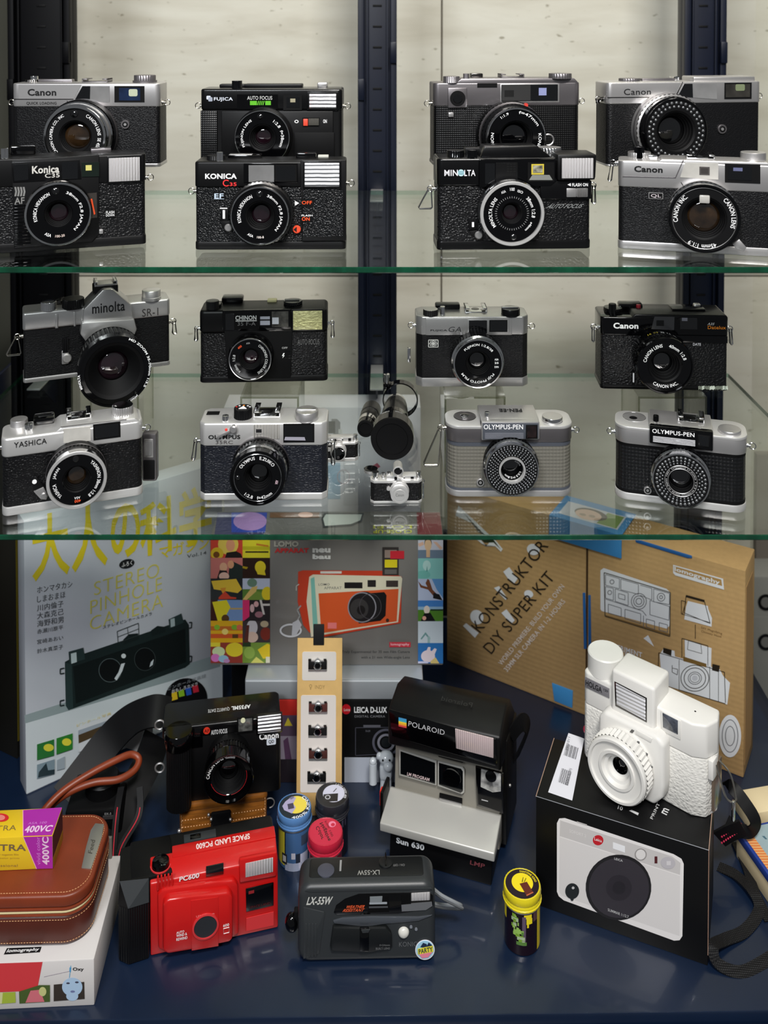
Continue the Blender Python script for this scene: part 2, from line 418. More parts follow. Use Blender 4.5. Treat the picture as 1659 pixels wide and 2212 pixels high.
    def lug(s, side, py, r=.0030, tri=None, m=WIR, depf=.5):
        x = side*s.W/2; y = s.D*depf; z = s.P(py[0], py[1], -y)[1]; y = y-.006
        b = MB(); b.lathe((x, y, z), [(.0022, -.0005*side), (.0022, .0012*side), (.0012, .0014*side), (.0012, .003*side)], m, 'x', 16)
        r = min(r, .0027); b.ring((x+side*(.003+r*.6), y, z), r, .00045, m, 'y', 20, 6); b.put('strap_lug', s)
        if tri:
            h, w, sw = tri; cx = x+side*(.0035+r*.6); b = MB()
            for dy in (-.0007, .0007):
                p = [(cx-.001, y+dy, z), (cx+.001, y+dy, z), (cx+sw+w/2, y+dy*2, z-h*.93), (cx+sw+w/2-.001, y+dy*2, z-h), (cx+sw-w/2+.001, y+dy*2, z-h), (cx+sw-w/2, y+dy*2, z-h*.93)]
                b.tube(p, .0006, m, 6, True)
            b.put('strap_ring', s)
    def flash(s, x0, y0, x1, y1, off, m=FLS, fr=BLK, bd=3, name='flash', frame=True):
        q = MB(); s.rect(q, x0, y0, x1, y1, off, .002, fr, .0005); o = q.put(name, s)
        q = MB(); s.rect(q, x0+bd, y0+bd, x1-bd, y1-bd, off+.0006, .002, m, .0003); q.put('flash_window', o)
        if frame: q = MB(); s.rect(q, x0+bd-1, y0+bd-1, x1-bd+1, y1-bd+1, off+.0002, .002, CHD, 0); q.put('flash_reflector', o)
def on_shelf(name, label, BL, BR, z, D=.035, cat='camera', **k):
    return T(name, label, cat, atz(BL[0], BL[1], z), atz(BR[0], BR[1], z), D, **k)
WH = (236, 236, 236); OR = (235, 84, 40); BK = (14, 14, 15)
# ================================================================ THE SETTING
Z1 = aty(829, 577, .76).z; Z1b = aty(829, 590.5, .76).z
Z2 = aty(829, 1155.5, .76).z; Z2b = aty(829, 1167.5, .76).z
ZR1 = aty(600, 361, .90).z; ZR2 = aty(600, 829, .90).z      # riser tops
# travertine wall behind the case
def travertine():
    m = mat('travertine_cladding', (192, 190, 177), .55, bump=('noise', 30, .15, .002, (1, 1, 3)), spec=.3)
    nt = m.node_tree; n = nt.nodes; L = nt.links; b = n['Principled BSDF']; tc = n.new('ShaderNodeTexCoord')
    mp = n.new('ShaderNodeMapping'); mp.inputs['Scale'].default_value = (1.6, 1, 9); L.new(tc.outputs['Object'], mp.inputs[0])
    t = n.new('ShaderNodeTexNoise'); t.inputs['Scale'].default_value = 3; t.inputs['Detail'].default_value = 8; t.inputs['Distortion'].default_value = .5; L.new(mp.outputs[0], t.inputs['Vector'])
    r = n.new('ShaderNodeValToRGB'); e = r.color_ramp.elements
    e[0].position = .3; e[0].color = lin((178, 174, 159)); e[1].position = .62; e[1].color = lin((196, 194, 181))
    k = e.new(.46); k.color = lin((189, 186, 172)); L.new(t.outputs['Fac'], r.inputs[0])
    v = n.new('ShaderNodeTexNoise'); v.inputs['Scale'].default_value = 55; v.inputs['Detail'].default_value = 3
    mp2 = n.new('ShaderNodeMapping'); mp2.inputs['Scale'].default_value = (1, 1, 2.2); L.new(tc.outputs['Object'], mp2.inputs[0]); L.new(mp2.outputs[0], v.inputs['Vector'])
    r2 = n.new('ShaderNodeValToRGB'); r2.color_ramp.elements[0].position = .27; r2.color_ramp.elements[0].color = lin((150, 142, 122)); r2.color_ramp.elements[1].position = .33; r2.color_ramp.elements[1].color = (1, 1, 1, 1)
    L.new(v.outputs['Fac'], r2.inputs[0]); x = n.new('ShaderNodeMixRGB'); x.blend_type = 'MULTIPLY'; x.inputs[0].default_value = .7
    L.new(r.outputs[0], x.inputs[1]); L.new(r2.outputs[0], x.inputs[2]); L.new(x.outputs[0], b.inputs['Base Color']); return m
TRV = travertine(); GROUT = mat('dark_grout', (70, 62, 50), .8)
YW = 1.42
jx = aty(954, 300, YW).x; jz = aty(829, 597, YW).z; g = .0012
b = MB()
for x0, x1 in ((-1.2, jx-g), (jx+g, 1.4)):
    for z0, z1 in ((-.6, jz-.62-g), (jz-.62+g, jz-g), (jz+g, jz+.62-g), (jz+.62+g, 1.9)):
        b.box(x0, x1, YW, YW+.02, z0, z1, TRV, .0008)
struct(b.put('wall_back'))
struct(MB().box(-1.2, 1.4, YW+.004, YW+.03, -.6, 1.9, GROUT).put('trim_1'))
LW = mat('dark_olive_panel', (44, 47, 42), .6, var=(8, .2))
struct(MB().box(-.505, -.495, 1.0, YW, -.3, 1.6, LW).put('wall_left'))
GF = mat('grey_floor', (96, 94, 92), .6)
struct(MB().box(-1.2, 1.6, .2, YW, -.4, -.38, GF).put('floor'))
# cabinet base: the navy steel deck the lower objects stand on
fa = atz(0, 2207, 0); fb = atz(1659, 2184, 0); sl = (fb.y-fa.y)/(fb.x-fa.x)
yl = fa.y+sl*(-.47-fa.x); yr = fa.y+sl*(.47-fa.x)
b = MB(); b.plan([(-.47, yl), (.47, yr), (.47, 1.30), (-.47, 1.30)], -.03, 0, NAV, .0012)
b.plan([(-.47, yl-.014), (.47, yr-.014), (.47, yr-.001), (-.47, yl-.001)], -.05, -.009, NVD, .001)
deck = b.put('cabinet_deck'); tag(deck, 'navy blue enamelled steel deck carrying the lower row of cameras and boxes', 'cabinet base')
o = MB().box(-.47, .47, 1.302, 1.308, 0, .12, NVD, .001).put('rear_board'); tag(o, 'low dark navy board along the back of the deck', 'cabinet back')
# uprights with slots
def post(x0, x1, y0, y1, name, label, m=UPR):
    o = T(name, label, 'shelf upright', (x0, y0, 0), (x1, y0, 0), y1-y0)
    w = (x1-x0)/2; b = MB()
    b.box(-w, w, .010, y1-y0, 0, 1.15, m, .0006)
    b.box(-w, -w+.0075, 0, .012, 0, 1.15, m, .0008); b.box(w-.0075, w, 0, .012, 0, 1.15, m, .0008)
    b.box(-w+.0105, -w+.0125, .004, .012, 0, 1.15, m, .0004); b.box(w-.0125, w-.0105, .004, .012, 0, 1.15, m, .0004)
    b.put('channel', o)
    b = MB()
    for k in range(44):
        b.box(-.0055, .0055, .0092, .0106, .03+k*.0255, .0325+k*.0255, BLM, .0002)
    b.put('slots', o)
    for z, sx in ((.79, 1), (.745, -1), (1.0, 1)):
        b = MB(); b.box(sx*(w-.004)-.004, sx*(w-.004)+.004, -.004, .006, z-.013, z+.013, m, .001); b.put('clip', o)
    return o
YP = 1.155
px = aty(773, 400, YP).x, aty(857, 400, YP).x
pc = post(px[0], px[1], YP, YP+.03, 'shelf_upright', 'navy slotted steel upright in the middle of the case')
px = aty(1478, 300, YP).x, aty(1568, 300, YP).x
pr_ = post(px[0], px[1], YP, YP+.03, 'shelf_upright', 'navy slotted steel upright at the right end of the case')
px = aty(18, 300, YP).x, aty(152, 300, YP).x
NBK = mat('near_black_navy_steel', (2, 2, 4), .5, spec=.12)
pl_ = post(px[0], px[1], YP, YP+.03, 'shelf_upright', 'almost black wide steel upright at the left end of the case', NBK)
# dark side panel low on the left
sp = MB().box(-.4695, -.4650, yl+.02, 1.30, .0002, .40, NVD, .001).put('low_partition'); tag(sp, 'dark low side panel at the left end of the deck', 'cabinet side')
# glass shelves with brackets
def shelf(zt, zb, label):
    o = T('glass_shelf', label, 'glass shelf', (-.43, .76, zb), (.41, .76, zb), .36, grp=None)
    w = o.W/2; h = zt-zb; yb = .36
    b = MB(); b.flat([(-w, 0, h), (w, 0, h), (w, yb, h), (-w, yb, h)], GSH); b.flat([(-w, 0, 0), (-w, yb, 0), (w, yb, 0), (w, 0, 0)], GSH); b.put('pane', o)
    b = MB(); e = .0007
    b.flat([(-w, e, 0), (w, e, 0), (w, 0, e), (-w, 0, e)], GEDG); b.flat([(-w, 0, e), (w, 0, e), (w, 0, h-e), (-w, 0, h-e)], GEDG); b.flat([(-w, 0, h-e), (w, 0, h-e), (w, e, h), (-w, e, h)], GEDG)
    b.flat([(-w, yb, 0), (-w, yb, h), (w, yb, h), (w, yb, 0)], GBK)
    b.flat([(-w, 0, 0), (-w, 0, h), (-w, yb, h), (-w, yb, 0)], GEDG); b.flat([(w, 0, 0), (w, yb, 0), (w, yb, h), (w, 0, h)], GEDG)
    b.put('polished_edge', o, 'green polished glass edge')
    return o
shelf(Z1, Z1b, 'upper clear glass shelf with a green front edge'); shelf(Z2, Z2b, 'lower clear glass shelf with a green front edge')
for zz, nm in ((Z1b, 'upper'), (Z2b, 'lower')):
    for i, (xx, wd) in enumerate(((aty(814, 400, 1.14).x, 'middle'), (.385, 'right'), (-.405, 'left'))):
        b = MB(); b.box(xx-.0075, xx+.0075, 1.085, 1.164, zz-.0026, zz-.0006, SILW, .0004); b.side([(1.10, zz-.0026), (1.164, zz-.0026), (1.164, zz-.045), (1.156, zz-.045)], xx-.001, xx+.001, NVD, 0)
        tag(b.put('shelf_bracket'), 'pale metal bracket on the %s upright holding the %s glass shelf' % (wd, nm), 'bracket')
# side glass
sg = MB(); sg.flat([(.452, .80, .02), (.452, 1.155, .02), (.452, 1.155, 1.3), (.452, .80, 1.3)], ACR); tag(sg.put('side_glass'), 'clear glass side pane at the right end of the case', 'glass pane')
# things beyond the right side glass
o = T('appliance', 'pale grey wall appliance with round sockets seen beyond the right pane', 'appliance', aty(1622, 1555, 1.36), aty(1760, 1555, 1.36), .05)
hh = o.z(1640, 1245); b = MB(); b.box(-o.W/2, o.W/2, 0, .05, 0, hh, mat('grey_housing', (150, 150, 146), .5), .004); b.put('housing', o)
b = MB()
for cy in (1302, 1388): o.disc(b, 1655, cy, 17, .002, .002, BLS); o.disc(b, 1655, cy, 11, .003, .002, (120, 120, 118))
b.put('socket', o)
tag(MB().box(.56, .80, YW-.012, YW, -.1, .18, mat('grey_board', (120, 112, 104), .6)).put('board'), 'grey brown board at the foot of the wall beyond the right pane', 'board')

# acrylic risers
def riser(px0, px1, zb, zt, yf, dep, label):
    x0 = aty(px0, 900, yf).x; x1 = aty(px1, 900, yf).x; h = zt-zb; t = .0018
    o = T('acrylic_riser', label, 'acrylic stand', (x0, yf, zb), (x1, yf, zb), dep, grp='clear acrylic risers')
    w = o.W/2; b = MB()
    for q in ([(-w, h), (w, h)], [(-w+t, h-t), (w-t, h-t)]):
        b.flat([(q[0][0], 0, q[0][1]), (q[1][0], 0, q[1][1]), (q[1][0], dep, q[1][1]), (q[0][0], dep, q[0][1])], ACR)
    for x in (-w, -w+t, w-t, w): b.flat([(x, 0, 0), (x, 0, h-.0003), (x, dep, h-.0003), (x, dep, 0)], ACR)
    b.put('clear_panels', o)
    b = MB()
    for y in (0, dep):
        for a in ([(-w, h), (w, h), (w-t, h-t), (-w+t, h-t)], [(-w, h), (-w+t, h-t), (-w+t, 0), (-w, 0)], [(w, h), (w, 0), (w-t, 0), (w-t, h-t)]):
            b.flat([(p[0], y, p[1]) for p in a], ACE)
    b.put('polished_edges', o); return o
RY = .868
riser(154, 300, Z2, ZR2, .93, .06, 'clear acrylic riser under the chrome reflex camera with the big zoom lens')
riser(519, 646, Z2, ZR2, RY, .062, 'clear acrylic riser under the black camera with the yellowed flash')
riser(960, 1092, Z2, ZR2, RY, .062, 'clear acrylic riser under the small chrome camera with a flower emblem')
riser(1378, 1527, Z2, ZR2, RY, .062, 'clear acrylic riser under the black camera marked DATE')
riser(120, 270, Z1, ZR1, RY+.012, .06, 'clear acrylic riser under the leftmost chrome camera on the upper shelf')
riser(515, 660, Z1, ZR1, RY+.012, .06, 'clear acrylic riser under the black camera with green focus bars')
riser(1025, 1170, Z1, ZR1, RY+.012, .06, 'clear acrylic riser under the dark chrome camera with a square boss')
riser(1400, 1540, Z1, ZR1, RY+.012, .06, 'clear acrylic riser under the chrome camera with a beaded lens ring, rear right')
# ================================================================ UPPER SHELF
def canon_front(s, b, mat_, slant, z):
    pass
# ---- rear left: chrome camera with bold black name
def cam_rear_left():
    s = on_shelf('film_camera', 'chrome rangefinder camera marked QUICK LOADING, rear left of the upper shelf', (27, 361), (346, 361), ZR1, .034, grp='cameras standing on the upper glass shelf')
    zt = s.z(186, 180); z2 = s.z(186, 231); z1 = s.z(186, 353)
    s.body(zt, z1, z2, SIL, LEA, SIL, .005)
    b = MB(); s.poly(b, [(40, 183), (176, 183), (158, 214), (40, 214)], .0004, .0004, SIL, 0)
    s.poly(b, [(28, 213.5), (158, 213.5), (159, 215), (28, 215)], .0005, .0005, CHD); b.put('name_panel', s)
    b = MB(); s.txt(b, 'Canon', 59.5, 192, 121.5, 207, .0006, BK, .03); s.txt(b, 'QUICK LOADING', 57, 220, 122, 227, .0003, BK, .01); s.poly(b, [(144, 218), (145.5, 218), (150.5, 227), (149, 227)], .0003, .0003, BLM); b.put('lettering', s)
    b = MB(); s.poly(b, [(178, 186), (236.5, 186), (236.5, 221.5), (161, 217)], .0006, .001, WGR); s.poly(b, [(178, 186), (195, 186), (194, 219), (161, 217)], .0008, .0006, WGL); b.put('rangefinder_window', s)
    b = MB(); s.rect(b, 247, 186, 312, 221, .0005, .001, BLM); s.rect(b, 257, 190, 303, 217, .0007, .0006, WBL); s.rect(b, 278, 192.5, 297, 208, .0009, .0004, (176, 182, 158), 0, .0015); b.put('viewfinder_window', s)
    s.lens(161, 296, 67.5, .024, [(1.16, 0, CHR), (1.16, .25, SILD), (1.1, .3, BLK), (1.1, .5, BLK), (1.06, .55, CHR), (1.05, .8, SIL), (1.0, .86, CHR), (1.0, .93, CHD)], .92, .52, .002, .42, .008, GLB,
           txt=[('CANON CAMERA CO., INC', .72, .83, 222, 118, WH), ('CANON LENS  SE 45mm 1:1.9', .72, .83, 62, -60, WH)], knurl=(3,), cell=(92, .74, .12))
    b = MB(); s.disc(b, 270, 269, 9.5, .0012, .002, SILD, .0003); s.disc(b, 270, 269, 6, .0015, .0012, BLM); s.disc(b, 270, 269, 3, .0022, .0015, SIL); b.put('flash_socket', s)
    s.dial(72, 168, 17, .0028, zt, CHD); s.topbox(75, 159, 174, .008, .0026, zt, SILD, 'advance_lever', .001)
    s.dial(74, 158, 8, .006, zt, CHR, knurl=0, name='shutter_button'); s.shoe(186, 240, 173, zt, SILD)
    x, y, r = s.dial(313, 161, 23, .0075, zt, SILD, name='rewind_knob'); b = MB(); b.lathe((x, y, zt), [(r*1.12, 0), (r*1.12, .002), (0, .002)], SILD, 'z', 40); b.put('dial_base', s)
    s.lug(-1, (26, 220)); s.lug(1, (356, 220))
cam_rear_left()
# ---- front left: black autofocus camera
def cam_front_left():
    s = on_shelf('film_camera', 'black autofocus camera with a silver-rimmed lens, cut by the left frame edge', (-45, 551), (316, 527), Z1, .034, grp='cameras standing on the upper glass shelf')
    zt = s.z(200, 336); z2 = s.z(290, 392); z1 = s.z(290, 509)
    s.body(zt, z1, z2, BLS, LEC, BLS, .004)
    b = MB(); s.poly(b, [(25, 347), (214, 334), (214, 505), (200, 522), (31, 537)], .0016, .003, BLS, .0006); b.put('front_panel', s)
    b = MB(); s.poly(b, [(25, 351), (172, 345), (176, 387), (28, 395)], .0022, .001, BLK, .0003); s.poly(b, [(29, 356), (61, 354), (61, 388), (31, 391)], .0024, .0006, WGL); s.poly(b, [(134, 350), (168, 349), (168, 386), (134, 388)], .0024, .0006, WGL); b.put('rangefinder_window', s)
    b = MB(); s.poly(b, [(176, 351), (214, 350), (214, 381), (177, 382)], .0024, .0008, mat('green_tinted_window', (14, 24, 18), .05, coat=1)); s.rect(b, 185, 357, 198, 368, .0026, .0003, (196, 190, 110)); b.put('viewfinder_window', s)
    b = MB(); s.txt(b, 'Konica', 69, 359, 128, 373, .0025, (190, 188, 182), .03); s.txt(b, 'C35', 97, 375, 129, 383, .0025, (190, 188, 182), .015)
    s.txt(b, 'AF', 31, 427, 53, 440, .0018, (120, 120, 118), .02); s.txt(b, 'FLASH', 229, 456, 247, 461, .0008, WH, .01); s.txt(b, 'DOWN', 229, 463, 247, 467, .0008, WH, .01); b.put('lettering', s)
    b = MB()
    for k in range(4): s.poly(b, [(31+k*6, 404), (35+k*6, 404), (37+k*6, 414), (35+k*6, 424), (31+k*6, 424), (33+k*6, 414)], .0019, .0003, (120, 120, 118))
    b.put('emblem', s)
    b = MB()
    for k in range(13): s.rect(b, 30, 442+k*7, 66, 444.5+k*7, .0028, .0012, BLG, .0004)
    b.put('grip_ribs', s)
    b = MB(); s.rect(b, 227, 450, 250, 469, .0006, .0004, BLM); b.put('flash_label', s)
    s.flash(231, 338, 306, 394, .0014, FLV, BLK, 4)
    s.lens(126, 463, 73, .016, [(1.02, 0, BLK), (1.02, .5, BLK), (1.0, .6, CHD), (1.0, .9, CHR)], .93, .42, .0018, .3, .010, GLP, ringm=BLG,
           txt=[('KONICA HEXANON', .64, .75, 197, 112, WH), ('38mm F2.8 JAPAN', .64, .75, 70, -48, WH), ('ASA', .66, .76, 236, 252, WH, 1), ('100-20', .66, .74, 262, 285, (220, 200, 190), 1)], cell=(96, .72, .12))
    b = MB(); s.poly(b, [(188, 418), (209, 416), (210, 470), (190, 472)], .002, .0006, (46, 42, 38)); s.poly(b, [(196, 430), (199, 429), (206, 462), (203, 464)], .0022, .0003, OR); b.put('distance_scale', s)
    b = MB(); s.rect(b, 214, 496, 223, 505, .003, .003, SIL, .0006); b.put('release_button', s)
    s.topbox(22, 78, 330, .012, .008, zt, BLG, 'advance_lever', .002); s.dial(10, 327, 8, .009, zt, CHR, name='shutter_button', knurl=.08)
    b = MB(); s.topbox(196, 240, 322, .012, .003, zt, SILD, 'flash_release', .0008)
    s.lug(1, (318, 381))
cam_front_left()
# ---- rear: black camera with green bars
def cam_green_bars():
    s = on_shelf('film_camera', 'black autofocus camera with green bars above its lens, on a clear riser', (434, 361), (740, 361), ZR1, .036, grp='cameras standing on the upper glass shelf')
    zt = s.z(586, 192); z2 = s.z(586, 238); z1 = s.z(586, 350)
    s.body(zt, z1, z2, BLS, BLS, BLK, .004, topbev=.002)
    b = MB(); s.rect(b, 478, 240, 720, 350, .0012, .0022, BLS, .0008); s.rect(b, 635, 286, 722, 348, .0018, .001, BLM, .0006); b.put('front_panel', s)
    b = MB(); s.rect(b, 433, 239, 469, 355, .0016, .003, LGR, .0006); b.put('grip', s)
    b = MB(); s.txt(b, 'FUJICA', 462, 210, 503, 219.5, .0004, (205, 210, 220), .02); s.txt(b, 'AUTO FOCUS', 534, 207.5, 588, 215.5, .0008, (200, 200, 198), .005)
    s.txt(b, 'O', 636, 259, 645, 266, .0014, WH, .03); s.txt(b, 'ON', 698, 258, 706, 266, .0014, WH, .02); b.put('lettering', s)
    b = MB(); s.rect(b, 446, 207, 455, 215, .0004, .0003, (200, 206, 218), 0, .0008); s.rect(b, 450, 210, 459, 219, .0006, .0003, (150, 156, 170), 0, .0008); b.put('maker_mark', s)
    b = MB(); s.rect(b, 512, 204, 600, 236, .0006, .001, BLG); s.rect(b, 540, 218, 555, 227, .001, .0004, (86, 170, 30)); s.rect(b, 573, 218, 585, 227, .001, .0004, (86, 170, 30))
    for k in range(4): s.poly(b, [(558+k*3.8, 218), (560+k*3.8, 218), (557.5+k*3.8, 227), (555.5+k*3.8, 227)], .001, .0004, (86, 170, 30))
    b.put('focus_mark', s, 'green focus bars')
    b = MB(); s.rect(b, 612, 206, 652, 238, .0008, .001, BLM); s.rect(b, 619, 210, 647, 232, .0012, .0008, WGL); s.rect(b, 627, 213, 638, 221, .0014, .0003, (150, 144, 120)); b.put('viewfinder_window', s)
    s.flash(663, 198, 731, 239, .0012, FLS, BLK, 5)
    s.lens(566, 298, 59.5, .018, [(1.06, 0, BLK), (1.06, .3, BLS), (1.0, .4, BLS), (1.0, .9, CHR)], .965, .5, .0022, .3, .010, GLP, ringm=BLG,
           txt=[('FUJINON LENS', .68, .79, 207, 122, WH), ('1:2.8  f=38mm', .68, .79, 56, -28, WH)], cell=(96, .77, .11))
    b = MB(); s.rect(b, 653, 254, 691, 274, .0014, .0006, BLM); s.rect(b, 655, 257, 665, 272, .003, .002, (220, 74, 52), .0004); s.rect(b, 666, 256, 689, 271, .003, .002, mat('ribbed_grey_slider', (96, 94, 88), .4, bump=('wave', 500, .8, .0008, (1, 1, 1), 'X')), .0004); b.put('flash_slider', s)
    s.topbox(476, 535, 184, .012, .003, zt, BLS, 'advance_lever', .001); s.dial(512, 173, 11, .008, zt, BLG, name='rewind_knob')
    s.topbox(530, 654, 184, .016, .0032, zt, BLS, 'flash_cover', .001); s.topbox(686, 708, 182, .012, .0048, zt, SIL, 'shutter_button', .0014)
    s.lug(-1, (427, 227)); s.lug(1, (746, 228))
cam_green_bars()
# ---- front: black camera with red C 35 and sparkling leatherette
def cam_red_c():
    s = on_shelf('film_camera', 'black camera with a red letter C and sparkling leatherette, on the upper shelf', (421, 540), (747, 539), Z1, .034, grp='cameras standing on the upper glass shelf')
    zt = s.z(560, 349); z2 = s.z(560, 405); z1 = s.z(560, 522)
    s.body(zt, z1, z2, BLS, LEG, BLS, .004, topbev=.0018)
    b = MB(); s.poly(b, [(649, 346), (748, 345), (748, 520), (652, 522)], .0022, .004, BLS, .001); b.put('flash_housing', s)
    b = MB(); s.rect(b, 655, 409, 741, 511, .0026, .001, LEG); b.put('flash_housing_covering', s)
    b = MB(); s.rect(b, 526, 353, 643, 395, .0008, .0012, BLG, .0004); s.rect(b, 537, 357, 592, 393, .0012, .0008, WGR); b.put('frosted_window', s)
    b = MB(); s.rect(b, 594, 356, 641, 392, .0012, .0008, CHD); s.rect(b, 596.5, 358.5, 638.5, 389.5, .0015, .0006, WGL); b.put('viewfinder_window', s)
    b = MB(); s.txt(b, 'KONICA', 443, 375, 511.5, 386.5, .0004, WH, .035); s.txt(b, 'C', 481, 388, 494, 403, .0004, (222, 50, 50), .01); s.txt(b, '35', 496, 394, 511, 402, .0004, (222, 50, 50), .02)
    s.txt(b, 'EF', 463, 418, 483, 428.5, .001, (190, 206, 222), .02); s.rect(b, 462, 429.3, 484, 430.2, .001, .0002, (190, 206, 222))
    s.txt(b, 'OFF', 652, 434, 674, 441.5, .0034, OR, .015); s.txt(b, 'FLASH', 651.5, 463.5, 675, 467.5, .0034, WH, .015); s.txt(b, 'ON', 652, 469, 669, 477, .0034, OR, .02); b.put('lettering', s)
    b = MB(); s.rect(b, 460, 415.5, 486, 431.5, .0006, .0006, BLM, 0, .001); s.rect(b, 651, 430, 678, 447, .003, .0006, BLM, 0, .0006); s.rect(b, 650, 461, 676, 479, .003, .0006, BLM, 0, .0006); b.put('label_plates', s)
    b = MB(); s.rect(b, 476, 449, 494, 478, .0018, .002, BLS, .0006); s.rect(b, 475, 449, 491, 451, .0022, .0006, WH); s.rect(b, 481, 454, 486, 472.5, .0022, .0006, WH); b.put('self_timer_lever', s)
    b = MB(); s.poly(b, [(477, 478), (497, 476), (505, 492), (500, 503), (484, 500)], .0014, .002, BLS, .0004); s.disc(b, 492.5, 492.5, 8.2, .003, .003, SIL, .0008); b.put('timer_pivot', s)
    b = MB(); s.poly(b, [(637, 434), (646, 439), (637, 444.5)], .0006, .0006, WH); b.put('index_mark', s)
    b = MB(); s.disc(b, 641, 496, 8.6, .003, .002, (224, 72, 40), .0005); s.poly(b, [(634, 496), (641, 490), (641, 502)], .0032, .0003, BK); b.put('red_dot', s)
    s.flash(654, 348, 737, 407, .0042, FLS, BLK, 4)
    s.lens(561, 467, 63.5, .017, [(1.12, 0, BLS), (1.12, .35, BLK), (1.04, .4, CHD), (1.04, .5, BLK), (1.0, .55, BLK), (1.0, .9, CHR)], .95, .5, .0018, .34, .010, GLP, ringm=BLG,
           txt=[('KONICA HEXANON', .66, .78, 199, 112, WH), ('38mm F2.8 JAPAN', .66, .78, 70, -44, WH), ('ASA', .7, .79, 236, 252, WH, 1), ('100-8', .7, .78, 262, 280, (230, 220, 215), 1)], knurl=(2,), cell=(91, .74, .12))
    s.dial(467, 334, 20, .004, zt, BLS, name='advance_dial'); s.dial(475, 327, 6.5, .008, zt, CHR, knurl=.1, name='shutter_button')
    s.topbox(495, 546, 332, .008, .003, zt, SIL, 'lever_cap', .0008); s.topbox(494, 566, 330, .012, .0026, zt, BLG, 'advance_lever', .001)
    s.topbox(641, 684, 333, .016, .0045, zt, BLG, 'flash_contact_cover', .001); s.topbox(687, 710, 337, .006, .002, zt, (190, 190, 180), 'film_reminder')
    s.lug(-1, (411, 410)); s.lug(1, (757, 393))
cam_red_c()
# ---- rear: dark chrome rangefinder
def cam_boss():
    s = on_shelf('film_camera', 'dark chrome rangefinder camera with a square boss at its left shoulder', (936, 358), (1253, 354), ZR1, .034, grp='cameras standing on the upper glass shelf')
    zt = s.z(1200, 169); zl = s.z(960, 179); z2 = s.z(1100, 229); z1 = s.z(1100, 348)
    s.body(zl, z1, z2, SILD, LGR, SILD, .006)
    a = s.P(990, 180); w = s.W/2
    b = MB(); b.prism([(a[0]-.004, zl-.002), (a[0]+.003, zt), (w-.006, zt), (w-.002, zt-.004), (w-.002, zl-.002)], .0006, s.D-.0006, SILD, .0012); b.put('raised_top', s)
    b = MB(); s.rect(b, 968, 190, 1009, 233, .0018, .0024, SILD, .0008); s.disc(b, 989, 212.5, 16.5, .0026, .002, BLM, .0004); s.disc(b, 989, 213, 10, .0034, .002, GLS, .0004); b.put('flash_socket_boss', s)
    b = MB(); s.rect(b, 1031, 180, 1074, 189, .0004, .0006, CHD); s.rect(b, 1032.5, 182, 1072.5, 187.5, .0006, .0004, BLM); b.put('frame_slot', s)
    b = MB(); s.rect(b, 1081, 181, 1208, 221, .0005, .0008, SIL, .0002); s.rect(b, 1083, 183, 1205, 218, .0008, .0008, WGL); s.rect(b, 1084, 184, 1146, 217, .001, .0003, (40, 40, 40)); s.rect(b, 1090, 195, 1110, 209, .0012, .0003, (6, 6, 6)); s.rect(b, 1164, 190, 1180.5, 206, .0012, .0003, (132, 138, 178)); b.put('viewfinder_window', s)
    b = MB(); s.rect(b, 969, 243, 980, 253, .002, .003, SIL, .0005); b.put('rewind_release', s)
    s.lens(1116, 298, 64, .03, [(1.17, 0, SIL), (1.17, .14, BLS), (1.14, .2, BLS), (1.14, .34, CHR), (1.1, .4, SILD), (1.1, .6, BLK), (1.02, .66, BLK), (1.0, .94, CHR)], .95, .56, .002, .46, .009, GLS, ringm=BLG,
           txt=[('HEXANON', .76, .86, 230, 168, WH), ('1:1.9', .8, .89, 128, 108, WH), ('f=47mm', .8, .9, 84, 28, WH), ('KONICA', .76, .86, 10, -40, WH)], knurl=(3, 6))
    b = MB(); s.disc(b, 1137, 227, 4, .012, .004, (200, 60, 50)); b.put('red_index_dot', s)
    p = s.P(1184, 302, .018); b = MB(); b.ring((p[0], -.018, p[1]), .0052, .0008, SIL, 'y', 20, 6, -110, 110); b.put('focusing_tab', s)
    s.dial(975, 164, 17.5, .0065, zl, SILD, name='exposure_dial'); s.dial(1007, 159, 6.5, .005, zt, SILD, name='shutter_button'); s.topbox(1016, 1041, 163, .012, .004, zt, CHD, 'advance_lever', .001)
    s.shoe(1077, 1126, 165, zt, SILD); s.dial(1210, 160, 24, .005, zt, SILD, name='rewind_knob')
    s.lug(-1, (931, 222)); s.lug(1, (1261, 217))
cam_boss()
